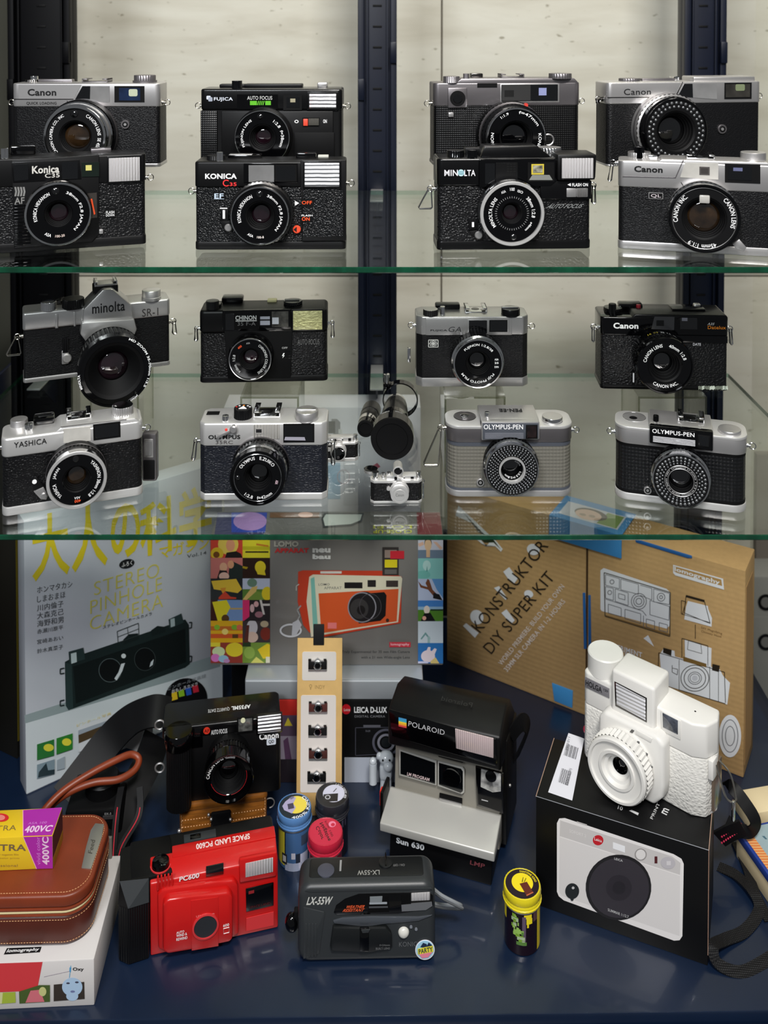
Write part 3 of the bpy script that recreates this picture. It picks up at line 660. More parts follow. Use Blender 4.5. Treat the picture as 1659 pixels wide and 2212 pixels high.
# ---- front: black camera, white name with striped globe
def cam_globe():
    s = on_shelf('film_camera', 'black camera reading FLASH ON under its flash, with a broad silver lens rim', (944, 541), (1277, 537), Z1, .036, grp='cameras standing on the upper glass shelf')
    zt = s.z(1000, 342); z2 = s.z(1000, 403); z1 = s.z(1000, 521)
    s.body(zt, z1, z2, BLK, LEC, BLK, .005, topbev=.002)
    b = MB(); s.poly(b, [(1035, 344), (1204, 343), (1204, 392), (1190, 403), (1035, 406)], .003, .004, BLG, .0012); b.put('window_housing', s)
    b = MB(); s.poly(b, [(1204, 333), (1290, 333), (1287, 389), (1204, 391)], .006, .03, BLS, .0022); ho = b.put('flash_head', s)
    b = MB(); s.rect(b, 1168, 391, 1278, 430, .0024, .003, BLK, .0008); b.put('switch_panel', s)
    b = MB(); s.rect(b, 1048, 353, 1069, 397, .0036, .001, WGL); s.rect(b, 1071, 352, 1118, 398, .0038, .001, BLS)
    for i in range(3):
        for k in range(4): s.rect(b, 1095+i*7, 354+k*5, 1100+i*7, 356.5+k*5, .004, .0003, (2, 2, 2))
    b.put('focus_window', s)
    b = MB(); s.rect(b, 1140, 351, 1197, 392, .0036, .001, BLM); s.poly(b, [(1143, 389), (1150, 378), (1187, 378), (1194, 389)], .004, .0006, (120, 122, 118)); s.rect(b, 1148, 354.5, 1175, 377, .004, .0008, (190, 172, 60)); s.rect(b, 1151.5, 357.5, 1172, 373, .0044, .0008, mat('viewfinder_image', (130, 128, 112), .1, coat=1, var=(300, .7))); b.put('viewfinder_window', s)
    s.flash(1211, 339, 1285, 388, .0066, FLV, BLK, 3)
    b = MB(); s.txt(b, 'MIN', 960, 367, 989, 380, .0006, (226, 224, 230), .015); s.txt(b, 'LTA', 1003, 367, 1027, 380, .0006, (226, 224, 230), .015); s.txt(b, 'FLASH ON', 1236, 395.5, 1270, 402.5, .0028, WH, .02); s.txt(b, 'AUTO FOCUS', 1184, 441, 1258, 449.5, .0006, (120, 122, 122), .02, .12)
    s.poly(b, [(1226, 399), (1233, 395.5), (1233, 402.5)], .0028, .0003, WH); b.put('lettering', s)
    b = MB(); s.disc(b, 996, 373.5, 7.2, .0006, .0004, (190, 222, 226))
    for k in range(4): s.rect(b, 989.5+k*.3, 369.3+k*2.4, 1002.5-k*.3, 370.1+k*2.4, .0008, .0002, (60, 120, 140))
    b.put('globe_emblem', s)
    b = MB(); s.rect(b, 1224, 407, 1245, 426, .0034, .002, SIL, .0006); s.rect(b, 1246, 407, 1270, 426, .004, .003, mat('ribbed_silver_slider', (210, 208, 206), .3, .7, bump=('wave', 420, 1, .001, (1, 1, 1), 'X')), .0006); b.put('flash_switch', s)
    s.lens(1107, 462, 69.5, .016, [(1.03, 0, BLK), (1.03, .5, BLK), (1.0, .6, CHR), (1.0, .9, CHR)], .895, .33, .0022, .25, .008, GLP, ringm=BLG, rim=SILW,
           txt=[('MINOLTA LENS', .62, .73, 218, 136, WH), ('ASA', .68, .76, 118, 106, WH), ('100', .7, .8, 95, 84, WH), ('ISO', .68, .76, 76, 62, WH), ('38mm 1:2.8', .62, .73, 46, -12, WH), ('ø46mm', .64, .72, -25, -52, WH)], cell=(-86, .74, .1))
    x, z, R = s.lc; b = MB()
    for k in range(44):
        a = 2*math.pi*k/44; d = Vector((math.cos(a), 0, math.sin(a))); p = Vector((x, -.0140, z)); t = d.cross(Vector((0, 1, 0)))*.00018
        b.flat([p+d*R*.47-t, p+d*R*.47+t, p+d*R*.53+t, p+d*R*.53-t], (150, 150, 150))
    b.put('meter_ring_ticks', s)
    b = MB(); s.rect(b, 1013, 474, 1032, 496, .0022, .002, RIB, .0005); s.rect(b, 1019.5, 480, 1024, 490.5, .0026, .001, WH); b.put('self_timer_lever', s)
    b = MB(); s.poly(b, [(1013, 500), (1030, 497), (1044, 505), (1044, 518), (1030, 520)], .0012, .0016, BLS, .0004); s.disc(b, 1034.5, 508.5, 8.5, .003, .003, SIL, .0008); b.put('timer_pivot', s)
    b = MB(); s.poly(b, [(1036, 344), (1047, 317), (1160, 315), (1196, 343)], -.004, .024, BLK, .001); b.put('top_hump', s)
    s.dial(984, 323, 18.5, .006, zt, BLG, BLS, name='film_speed_dial'); s.dial(1020, 325, 11, .007, zt, BLG, name='shutter_button', knurl=.06); s.topbox(1003, 1060, 313, .010, .006, zt, BLS, 'advance_lever', .001)
    s.topbox(1025, 1032, 326, .004, .006, zt, (30, 170, 120), 'green_index', .0004); s.dial(1187, 314, 25, .006, zt, CHR, SIL, name='rewind_knob')
    s.lug(-1, (939, 405), .0034, (.0175, .012, -.004), m=CHR); s.lug(1, (1283, 398), .0034, (.0160, .003, 0), m=CHR)
cam_globe()
# ---- beaded meter ring
def beads(s, L, rows, name='meter_cell_ring', m=SEL, par=None):
    x, z, R = s.lc; b = MB()
    for fr, n, br, ph in rows:
        for k in range(n):
            a = 2*math.pi*(k+ph)/n; b.lathe((x+fr*R*math.cos(a), -L, z+fr*R*math.sin(a)), [(br*R, 0), (br*R*.86, br*R*.45), (br*R*.5, br*R*.75), (0, br*R*.85)], m, 'y', 8)
    b.put(name, par or s, 'ring of small glass beads')
def cam_rear_right():
    s = on_shelf('film_camera', 'chrome camera with thin black name and a beaded lens ring, rear right', (1311, 360), (1643, 352), ZR1, .034, grp='cameras standing on the upper glass shelf')
    zt = s.z(1450, 177); z2 = s.z(1450, 224); z1 = s.z(1450, 352)
    s.body(zt, z1, z2, SIL, LEA, SIL, .005)
    b = MB(); s.poly(b, [(1312, 209.8), (1458, 209), (1474, 177), (1475.5, 177), (1459.5, 211), (1312, 211.5)], .0004, .0004, CHD); b.put('trim_groove', s)
    b = MB(); s.txt(b, 'Canon', 1348, 192, 1406, 204.5, .0004, BK, .002); s.poly(b, [(1427.5, 210), (1429, 210), (1434.5, 220), (1433, 220)], .0004, .0003, BLM); b.put('lettering', s)
    b = MB(); s.poly(b, [(1478, 181), (1548.5, 180), (1549, 214.5), (1464, 208.5)], .0006, .001, WGR); s.poly(b, [(1478, 181), (1496, 181), (1497, 210.5), (1464, 208.5)], .0008, .0006, WGL); b.put('rangefinder_window', s)
    b = MB(); s.rect(b, 1565.5, 179, 1623.5, 213.5, .0005, .001, BLM); s.rect(b, 1568, 182, 1620, 209.5, .0007, .0006, mat('brown_window_glass', (44, 42, 38), .06, coat=1, var=(80, .4))); s.rect(b, 1589, 182, 1609, 196, .0009, .0003, (112, 122, 92), 0, .0016); b.put('viewfinder_window', s)
    s.lens(1462, 284, 67, .024, [(1.13, 0, CHR), (1.13, .2, SIL), (1.12, .3, SILD), (1.12, .5, SIL), (1.06, .56, SIL), (1.04, .8, BLG), (1.0, .86, BLG), (1.0, .95, BLG)], .95, .62, .001, .44, .012, GLS, rim=BLG, knurl=(4,),
           txt=())
    beads(s, .0228, [(.87, 36, .055, 0), (.75, 32, .05, .5)])
    b = MB(); s.disc(b, 1561, 279, 9.5, .0012, .002, SILD, .0003); s.disc(b, 1561, 279, 6.2, .0015, .0012, BLM); s.disc(b, 1561, 279, 3, .0022, .0015, SIL); b.put('flash_socket', s)
    s.dial(1359, 168, 21, .003, zt, SILD, name='advance_dial'); s.topbox(1382, 1455, 168, .012, .0022, zt, SILD, 'advance_lever', .0008)
    a = s.P(1505, 178); b = MB(); b.box(a[0], s.W/2-.003, .006, s.D-.002, zt-.001, zt+.0045, SIL, .0015); b.put('raised_top', s); s.topbox(1452, 1461, 168, .012, .004, zt, CHR, 'accessory_shoe', .0004)
    s.lug(-1, (1303, 213), .003, (.004, .002, 0), m=CHD); s.lug(1, (1650, 206))
cam_rear_right()
# ---- front right: chrome camera with QL badge
def cam_ql():
    s = on_shelf('film_camera', 'chrome rangefinder camera with a small framed badge, front right on the upper shelf', (1334, 537), (1672, 556), Z1, .032, grp='cameras standing on the upper glass shelf')
    zl = s.z(1380, 348); zt = zl+.0022; z2 = s.z(1400, 406); z1 = s.z(1400, 522.5)
    s.body(zl, z1, z2, SIL, LEA, SIL, .0055)
    a = s.P(1417, 348); w = s.W/2
    b = MB(); b.prism([(a[0], zl-.002), (a[0]+.005, zt), (w-.006, zt), (w-.002, zt-.003), (w-.002, zl-.002)], .0006, s.D-.0006, SIL, .0012); b.put('raised_top', s)
    b = MB(); s.poly(b, [(1345, 380.5), (1455, 383.5), (1459, 382), (1475, 346), (1477, 346), (1460, 385), (1345, 382.3)], .0004, .0004, SILD); b.put('trim_groove', s)
    b = MB(); s.txt(b, 'Canon', 1370, 358, 1431.5, 373.5, .0004, BK, .035); s.poly(b, [(1470.5, 394), (1472, 394), (1477, 402), (1475, 402)], .0004, .0003, BLM)
    s.txt(b, 'QL', 1406, 419, 1428, 428, .001, (190, 180, 184), .01); b.put('lettering', s)
    b = MB(); s.rect(b, 1401, 415.5, 1432.5, 430.5, .0006, .0008, SIL, 0, .0008); s.rect(b, 1402.6, 417.1, 1431, 429, .0008, .0004, BLM, 0, .0006); b.put('badge', s)
    b = MB(); s.poly(b, [(1480, 351), (1552, 353), (1551.5, 388), (1469, 383)], .0006, .001, WLT); s.rect(b, 1511, 360, 1533, 378.5, .0009, .0004, (74, 70, 68)); s.rect(b, 1514, 363, 1530, 375.5, .0011, .0003, (52, 48, 46)); b.put('rangefinder_window', s)
    b = MB(); s.poly(b, [(1566, 353.5), (1642.5, 355.5), (1642.5, 397), (1566, 394)], .0005, .001, BLM); s.rect(b, 1573, 358, 1624, 390, .0008, .0006, WGL); s.rect(b, 1584, 362, 1604, 370, .001, .0003, (92, 96, 128)); b.put('viewfinder_window', s)
    s.lens(1522, 473, 78.5, .024, [(1.0, 0, CHR), (1.0, .3, SIL), (1.02, .34, SIL), (1.02, .5, BLS), (.98, .55, CHR), (.98, .7, BLK), (1.0, .74, BLG), (1.0, .94, BLG)], .93, .62, .0022, .46, .010, GLB, rim=BLG, knurl=(2, 4), ringm=BLS,
           txt=[('CANON INC.', .74, .87, 190, 128, WH), ('CANON LENS', .74, .87, 47, -18, WH), ('45mm 1:1.9', .76, .88, -66, -122, WH)])
    x, z, R = s.lc; b = MB(); b.ring((x, -.0222, z), R*.89, .0002, SIL, 'y', 64, 6); b.put('fine_silver_line', s)
    b = MB(); b.box(x-.0042, x+.0042, -.0228, -.0200, z+R*.44, z+R*.68, WLT, .001); b.put('meter_window', s)
    b = MB(); s.poly(b, [(1582, 527), (1597, 517), (1613, 535), (1606, 544), (1590, 538)], .012, .003, SIL, .0006); b.put('focusing_lever', s)
    s.dial(1381, 322, 25, .0055, zl, SIL, SILD, name='shutter_speed_dial'); s.dial(1381, 316, 11, .0105, zl, BLG, knurl=.1, name='shutter_button')
    s.topbox(1398, 1420, 331, .012, .003, zl, CHR, 'advance_lever', .001); s.shoe(1481, 1541, 332, zt, CHR, .020); s.dial(1627, 327, 28, .0065, zt, SIL, knurl=0, name='rewind_knob')
    s.lug(-1, (1329, 350), .003, (.016, .003, -.002), m=CHR)
cam_ql()
# ================================================================ LOWER GLASS SHELF
G2 = 'cameras standing on the lower glass shelf'
# ---- chrome reflex with zoom lens
def cam_reflex():
    s = on_shelf('reflex_camera', 'chrome and black reflex camera with a peaked finder and big zoom lens', (50, 829), (368, 789), ZR2, .030, grp=G2)
    zt = s.z(90, 673); z2 = s.z(90, 712); z1 = s.z(90, 814)
    s.body(zt, z1, z2, SIL, LEA, SIL, .003, topbev=.0022)
    w = s.W/2
    b = MB(); q = [s.P(x, y, .006) for x, y in ((178, 699), (181, 668), (222, 626), (243, 624), (284, 660), (290, 690))]
    b.prism(q, -.006, .024, SIL, .0016); b.put('finder_prism', s)
    b = MB(); q = [s.P(x, y, .0095) for x, y in ((173, 722), (177, 697), (290, 689), (296, 712), (286, 735), (188, 742))]
    b.prism(q, -.0095, .004, SIL, .0014); b.put('mirror_box_front', s)
    b = MB(); s.txt(b, 'minolta', 199, 656, 270, 671, .0063, BK, .012); s.txt(b, 'SR-1', 307, 668, 342, 681, .0004, (50, 46, 46), .005); b.put('lettering', s)
    b = MB(); s.rect(b, 119, 679, 126, 709, .0008, .002, SIL, .0004); s.rect(b, 159, 674, 164, 705, .0008, .002, SIL, .0004); b.put('trim_bars', s)
    # lens
    L = .062
    s.lens(248, 803, 80, L, [(.74, 0, BLS), (.74, .18, BLS), (.8, .2, CHD), (.8, .26, BLS), (.9, .34, BLS), (.9, .36, RIB), (.95, .75, RIB), (.97, .78, BLG), (1.0, .82, BLG), (1.0, .97, BLG)], .93, .8, .0012, .42, .018, GLP, rim=BLG, ringm=BLG, knurl=(5, 6), bulge=.3)
    x, z, R = s.lc; b = MB()
    for st, a0, a1 in (('MD ZOOM 35-70mm 1:3.5', 66, -34), ('JAPAN', -50, -64), ('MINOLTA', 203, 178)): b.atext(st, x, z, L+.0003, .93*R, .995*R, a0, a1, WH, .03)
    b.put('lens_lettering', s)
    b = MB(); s.rect(b, 135, 733, 148, 762, .0026, .002, RIB, .0005); s.rect(b, 133, 758, 149, 786, .0022, .002, SIL, .002); s.disc(b, 145, 775, 10, .004, .003, SIL, .0008); b.put('self_timer_lever', s)
    s.dial(105, 654, 17, .008, zt, CHR, name='film_counter_knob'); s.dial(158, 643, 24, .009, zt, BLK, BLS, name='shutter_speed_dial', knurl=.06)
    s.topbox(118, 140, 648, .014, .004, zt, CHD, 'advance_lever', .001); x, y, r = s.dial(327, 628, 20, .010, zt, SIL, CHR, name='rewind_knob', knurl=0)
    b = MB(); b.lathe((x, y, zt), [(r*1.05, 0), (r*1.05, .0025), (r*.8, .004), (0, .004)], SIL, 'z', 40); b.put('knob_collar', s)
    a = s.P(203, 640, -.010); c = s.P(252, 634, -.010); b = MB()
    zz = s.z(230, 628, .006)
    b.box(a[0]-.001, c[0]+.001, .002, .020, zz-.006, zz+.003, BLG, .0015); b.box(a[0], c[0], .002, .020, zz+.0025, zz+.0045, SIL, .0006)
    for xx in (a[0], c[0]-.0035): b.box(xx, xx+.0035, .002, .020, zz+.006, zz+.0072, CHR, .0004)
    for xx in (a[0], c[0]-.001): b.box(xx, xx+.001, .002, .020, zz+.004, zz+.0072, CHR, 0)
    b.put('accessory_shoe', s)
    s.lug(-1, (47, 722), .003, (.0175, .013, -.003)); s.lug(1, (372, 690), .003, (.013, .004, .0005))
cam_reflex()
# ---- black camera, yellowed flash
def cam_yellow_flash():
    s = on_shelf('film_camera', 'black autofocus camera with a yellowed flash window, on a clear riser', (431, 828), (708, 823), ZR2, .036, grp=G2)
    zt = s.z(560, 670); z2 = s.z(560, 719); z1 = s.z(560, 812)
    w = s.W/2
    s.body(zt, z1, z2, BLS, LEC, BLS, .005, topbev=.003)
    b = MB(); s.poly(b, [(480, 671), (628, 668), (630, 716), (480, 716)], .0018, .003, BLG, .0008); b.put('window_housing', s)
    b = MB(); s.poly(b, [(484, 714), (632, 712), (628, 816), (492, 818)], .0016, .003, BLM, .0008); b.put('lens_panel', s)
    b = MB(); s.rect(b, 487, 678, 506, 713, .0022, .0006, WGL); s.rect(b, 562, 684, 583, 702, .0024, .0006, (170, 172, 184)); s.rect(b, 562, 690, 583, 692.5, .0026, .0003, BK); b.put('focus_window', s)
    b = MB(); s.rect(b, 587, 673, 623, 706, .0024, .0006, mat('mottled_finder_glass', (70, 68, 64), .06, coat=1, var=(130, .8))); s.rect(b, 588, 686, 602, 700, .0026, .0006, (196, 198, 206)); b.put('viewfinder_window', s)
    b = MB(); s.rect(b, 507, 674, 560, 710, .0022, .0006, BLM); s.txt(b, 'CHINON', 508.5, 682, 554, 691, .0026, (214, 214, 212), .03); s.rect(b, 509, 692.6, 554.5, 693.8, .0026, .0002, (214, 214, 212)); s.txt(b, '35 F-A', 513, 695.5, 552, 703, .0026, (120, 120, 120), .0)
    s.txt(b, 'AUTO FOCUS', 643, 733, 690, 744, .0004, (104, 104, 104), -.005); s.txt(b, 'OFF', 609, 749.5, 621, 753.5, .002, (170, 170, 170), .01); s.poly(b, [(612, 763), (615, 763), (612, 768), (615, 768), (610, 774), (612, 769), (609, 769)], .002, .0002, WH); b.put('lettering', s)
    b = MB()
    for k in range(4): s.rect(b, 616, 758+k*5, 627, 759.5+k*5, .0022, .0008, BLG)
    b.put('slider_ribs', s)
    s.flash(630, 669, 699, 715, .0008, FLY, BLK, 3)
    s.lens(540, 777, 46.5, .017, [(1.06, 0, BLS), (1.06, .4, BLS), (1.0, .5, BLG), (1.0, .92, CHD)], .94, .5, .0015, .36, .008, GLP, ringm=BLG,
           txt=[('CHINONEX COLOR LENS', .7, .82, 58, -62, (190, 190, 190)), ('1:2.8', .7, .82, 186, 164, (190, 190, 190)), ('f=38mm', .7, .82, 232, 200, (190, 190, 190)), ('400', .7, .8, 138, 122, OR), ('ASA', .72, .8, 104, 90, (150, 150, 150))])
    s.dial(459, 648, 14, .008, zt, BLK, name='rewind_knob'); s.topbox(446, 478, 662, .008, .003, zt, BLG, 'knob_base', .001); s.topbox(480, 526, 640, .014, .006, zt, BLG, 'advance_lever', .002)
    b = MB(); s.topbox(578, 598, 648, .008, .002, zt, (206, 200, 150), 'shutter_button', .0006); x, y, r = s.dial(633, 648, 20, .005, zt, BLG, name='film_speed_dial', knurl=.05)
    b = MB(); b.box(x-r*.9, x+r*.7, y-.0015, y+.0015, zt+.0048, zt+.0060, (120, 118, 112), .0003); b.put('dial_bar', s)
    s.lug(-1, (419, 705), .002, (.012, .003, 0), m=CHR); s.lug(1, (713, 693), .002, (.014, .003, 0), m=CHR)
cam_yellow_flash()
# ---- small chrome camera with flower emblem
def cam_flower():
    s = on_shelf('film_camera', 'small chrome camera with a flower emblem on black leatherette', (899, 836), (1142, 835), ZR2, .034, grp=G2)
    zt = s.z(1020, 684); z2 = s.z(1020, 724); z1 = s.z(1020, 816)
    s.body(zt, z1, z2, SIL, LEA, SIL, .0055, octa=True, topbev=.0012)
    b = MB(); s.rect(b, 920, 688, 1106, 723.6, .0006, .001, SIL, .0004); b.put('face_panel', s)
    b = MB(); s.rect(b, 1010, 690, 1100, 721.5, .001, .0006, SIL, .0003); s.rect(b, 1013, 692, 1052, 720, .0012, .0006, WGL); b.put('rangefinder_window', s)
    b = MB(); s.rect(b, 1057, 691.5, 1096, 717, .0012, .0006, BLM); s.rect(b, 1059, 693, 1094, 715, .0014, .0006, WGL); b.put('viewfinder_window', s)
    b = MB(); s.txt(b, 'FUJICA', 930, 712, 966, 716.5, .0008, BK, .015); s.txt(b, 'GA', 969, 706, 998, 717, .0008, (50, 50, 52), .0, .1); b.put('lettering', s)
    b = MB(); s.rect(b, 925, 734, 947, 750.5, .0008, .0006, (190, 190, 186), 0, .0008); s.rect(b, 926.5, 735.5, 945.5, 749, .001, .0003, (22, 22, 24))
    for k in range(8):
        a = math.pi*k/4; c = s.P(936, 742.2, .0012)
        p = [(c[0], -.0012, c[1]), (c[0]+.0032*math.cos(a-.35), -.0012, c[1]+.0026*math.sin(a-.35)), (c[0]+.0042*math.cos(a), -.0012, c[1]+.0033*math.sin(a)), (c[0]+.0032*math.cos(a+.35), -.0012, c[1]+.0026*math.sin(a+.35))]
        b.flat(p, (190, 190, 186)); p = [Vector(q)+Vector((0, -.0001, 0)) for q in p]; m_ = sum(p, Vector())/4; b.flat([m_+(q-m_)*.55 for q in p], (22, 22, 24))
    b.put('emblem', s, 'silver flower emblem')
    s.lens(1033, 786, 54, .021, [(1.04, 0, BLS), (1.04, .55, BLK), (1.06, .6, BLK), (1.06, .75, BLK), (1.0, .8, CHR), (1.0, .94, CHR)], .93, .48, .0012, .36, .009, GLS, ringm=BLG, knurl=(1, 3),
           txt=[('FUJINON 1:2.8/38', .68, .8, 136, 40, WH), ('FUJI PHOTO FILM', .68, .8, -34, -148, WH)])
    b = MB(); x, z, R = s.lc
    for st, dz in (('ASA', .16), ('25', .02), ('DIN', -.14)): q = [(x+R*.66, -.0202, z+R*(dz+.04)), (x+R*.82, -.0202, z+R*(dz+.04)), (x+R*.82, -.0202, z+R*(dz-.04)), (x+R*.66, -.0202, z+R*(dz-.04))]; b.qtext(st, q, WH, .02)
    b.put('film_speed_scale', s)
    s.dial(930, 666, 16, .006, zt, CHD, SIL, name='advance_dial'); s.dial(956, 661, 5.5, .008, zt, CHR, knurl=0, name='shutter_button'); s.topbox(940, 993, 661, .010, .005, zt, BLK, 'advance_lever', .0015)
    s.shoe(1003, 1050, 669, zt, CHR, .018, .0042); x, y, r = s.dial(1103, 664, 20, .0065, zt, BLK, knurl=.02, name='rewind_knob')
    b = MB(); b.box(x-r*.95, x+r*.8, y-.0018, y+.0022, zt+.0062, zt+.0074, SIL, .0003); b.put('knob_bar', s)
    s.lug(-1, (892, 698), .0035, None, m=CHR); s.lug(1, (1148, 700), .0035, m=WIR)
    b = MB(); w = s.W/2; z = s.X(892, 705, -w)[1]; b.box(-w-.0078, -w-.0048, .014, .018, z-.016, z-.002, CHR, .0006); b.put('strap_clip', s)
cam_flower()
# ---- black camera marked DATE
def cam_date():
    s = on_shelf('film_camera', 'black camera marked DATE with orange script and a scratched base edge', (1297, 840), (1573, 845), ZR2, .036, grp=G2)
    zt = s.z(1460, 680); zl = s.z(1330, 685); z2 = s.z(1400, 726); z1 = s.z(1400, 832)
    s.body(zl, z1, z2, BLK, LEC, BLG, .004)
    w = s.W/2; a = s.P(1366, 680); b = MB(); b.prism([(a[0]-.003, zl-.003), (a[0]+.003, zt), (w-.0022, zt), (w-.0005, zt-.002), (w-.0005, zl-.003)], .0005, s.D-.001, BLK, .0012); b.put('raised_top', s)
    b = MB(); s.rect(b, 1424, 724, 1572, 742, .001, .0014, BLG, .0004); b.put('date_panel', s)
    b = MB(); s.txt(b, 'Canon', 1325, 697, 1379, 710.5, .0005, WH, .035); s.txt(b, 'A35', 1529, 697, 1543, 702.5, .0005, (206, 206, 206), .01, .15); s.txt(b, 'Datelux', 1529, 703.5, 1568, 711.5, .0005, (222, 132, 34), .008); s.txt(b, 'DATE', 1497, 741, 1514, 746.8, .0014, (200, 200, 204), .01); b.put('lettering', s)
    b = MB(); s.poly(b, [(1414, 684), (1457, 684.5), (1456, 713), (1407, 711)], .0006, .0008, mat('dim_grey_window', (58, 58, 60), .25, coat=.6)); s.rect(b, 1418, 692, 1434, 704, .0008, .0003, (6, 6, 7)); b.put('rangefinder_window', s)
    b = MB(); s.rect(b, 1469, 686, 1506, 711.5, .0006, .0008, WGL); s.rect(b, 1473, 686.5, 1485, 693.5, .0008, .0003, (120, 120, 130)); b.put('viewfinder_window', s)
    b = MB()
    random.seed(3)
    for k in range(16):
        x0 = 1508+k*4.0; s.poly(b, [(x0, 834+random.random()*3), (x0+3+random.random()*3, 833.6), (x0+5, 838+random.random()*4), (x0+1, 841+random.random()*2)], .0004, .0004, random.choice([(150, 160, 146), (196, 204, 190), (110, 116, 104)]))
    b.put('scratched_paint', s, 'scraped bare metal on the base edge')
    s.lens(1438, 792, 61, .028, [(.98, 0, BLG), (.98, .3, BLG), (1.0, .36, BLS), (1.0, .62, BLK), (1.03, .66, BLK), (1.03, .8, BLG), (1.0, .86, BLG), (1.0, .95, BLG)], .93, .6, .0018, .36, .012, GLS, rim=BLG, ringm=BLG, knurl=(3, 5),
           txt=[('CANON LENS', .68, .8, 170, 98, WH), ('40mm 1:2.8', .68, .8, 80, 18, WH), ('CANON INC.', .68, .8, 236, 306, WH, 1)])
    b = MB(); x, z, R = s.lc
    for i, (st, c) in enumerate((('16', (200, 180, 60)), ('11 8', (200, 180, 60)), ('ASA', WH), ('1.5', WH), ('2', WH), ('3', WH))):
        a0 = 118-i*14; vs, fs, _ = textmesh(st, .01); V = []
        for u, v in vs:
            a = math.radians(a0-8*u); V.append(b.bm.verts.new((x+R*.985*math.cos(a), -.006-.004*(1-v), z+R*.985*math.sin(a))))
        F = [b.bm.faces.new([V[i] for i in f]) for f in fs]; b._fin(F, c)
    b.put('aperture_scale', s)
    b = MB(); s.rect(b, 1365, 803, 1372, 828, .0018, .002, BLM, .0004); s.rect(b, 1367, 806, 1370, 826, .0022, .0008, WH); b.put('self_timer_lever', s)
    s.dial(1324, 662, 20, .004, zl, BLG, name='advance_dial'); s.dial(1323, 655, 8, .009, zl, BLS, name='shutter_button', knurl=.06); s.topbox(1335, 1386, 655, .012, .006, zl, BLG, 'advance_lever', .002)
    s.dial(1379, 657, 5, .003, zt, (150, 30, 40), name='battery_check_button', knurl=0); s.topbox(1448, 1518, 666, .016, .002, zt, BLG, 'accessory_shoe', .0006); s.topbox(1498, 1512, 662, .006, .003, zt, SIL, 'rewind_release', .001)
    s.lug(-1, (1292, 702), .004, (.014, .002, 0), m=CHR); s.lug(1, (1583, 706), .004, (.015, .002, .001), m=CHR)
cam_date()
# ---- front left: silver camera
def cam_yash():
    s = on_shelf('film_camera', 'silver camera with thin serif name, first in the front row of the lower shelf', (4, 1118), (310, 1069), Z2, .032, grp=G2)
    zt = s.z(300, 902); zl = s.z(20, 938)-.000; z2 = s.z(20, 990); z1 = s.z(20, 1096)
    zl = min(zl, zt-.003)
    s.body(zl, z1, z2, SILW, LEC, SILW, .006, topbev=.0022)
    w = s.W/2; a = s.P(120, 925); b = MB(); b.prism([(a[0]-.006, zl-.004), (a[0]+.004, zt), (w-.007, zt), (w-.001, zt-.005), (w-.001, zl-.006), (a[0], zl-.006)], .0006, s.D-.0006, SILW, .0018); b.put('raised_top', s)
    b = MB(); s.txt(b, 'YASHICA', 29.5, 958, 101, 950, .0006, BK, .0)
    b.bm.free(); b = MB(); tl = s.P(30, 956, .0006); br = s.P(101, 957.5, .0006); q = [(tl[0], -.0006, tl[1]), (br[0], -.0006, tl[1]), (br[0], -.0006, br[1]-.0002), (tl[0], -.0006, br[1]-.0002)]
    b.qtext('YASHICA', q, BK, .004); b.put('lettering', s)
    b = MB(); s.poly(b, [(137, 927.5), (195.5, 921), (196, 952), (137.5, 957.5)], .0005, .0008, WLT, 0); b.put('frosted_window', s)
    b = MB(); s.poly(b, [(201, 918), (260, 911), (260.5, 944), (202, 951.5)], .0005, .0008, BLM, 0); s.poly(b, [(205, 921), (256, 914.5), (256.5, 941), (206, 948)], .0008, .0006, WGL); b.put('viewfinder_window', s)
    b = MB(); s.poly(b, [(131, 922), (273, 905.5), (273.5, 906.5), (131, 923.2)], .0004, .0003, SILD); b.put('panel_line', s)
    s.lens(166, 1038, 66, .022, [(1.02, 0, BLS), (1.02, .3, BLS), (1.0, .34, SILD), (1.0, .6, BLS), (.98, .62, BLS), (.98, .8, CHR), (1.0, .85, CHR), (1.0, .94, CHR)], .89, .46, .0018, .33, .009, GLB, rim=SILW, ringm=BLG, knurl=(3,),
           txt=[('YASHINON 38mm 1:2.8', .68, .8, 50, -58, WH), ('JAPAN', .68, .8, 170, 140, WH), ('YASHICA', .68, .8, 226, 184, WH), ('400', .7, .8, -80, -96, OR), ('ASA', .6, .68, -80, -98, WH)], cell=(92, .72, .12))
    b = MB(); s.poly(b, [(70, 1034), (80, 1032), (98, 1054), (86, 1066), (72, 1058)], .0018, .002, BLS, .0004); s.disc(b, 74.5, 1041, 5, .0024, .001, WH); s.poly(b, [(72, 1062), (94, 1052), (104, 1070), (100, 1080), (88, 1079)], .0024, .002, SIL, .0006); s.disc(b, 95, 1072, 7, .0036, .003, SIL, .0006); b.put('self_timer_lever', s)
    s.dial(41, 903, 19, .006, zl, SIL, SIL, name='film_counter_dial', knurl=0); s.dial(62, 914, 9, .006, zl, CHR, knurl=.1, name='shutter_button'); s.topbox(72, 118, 900, .014, .006, zl, BLG, 'advance_lever', .002)
    s.shoe(143, 196, 892, zt, CHR, .017, .0045); s.dial(265, 873, 23, .008, zt, SIL, CHR, name='rewind_knob', knurl=.05)
    s.lug(1, (319, 917), .003, m=CHR)
    s.lug(-1, (2, 960), .002, m=CHR)
cam_yash()
A = atz(318, 1064, Z2); t = T('light_meter', 'narrow black device with a silver frame standing behind the front left silver camera', 'device', (A.x-.010, A.y+.020, Z2), (A.x+.0035, A.y+.020, Z2), .010)
h = t.z(325, 937); b = MB(); w = t.W/2; b.box(-w, w, 0, .010, 0, h, SILD, .002); b.put('case_frame', t)
b = MB(); b.box(-w+.0015, w-.0015, -.0006, .002, .002, h*.46, BLM, .001); b.put('front_cover', t)
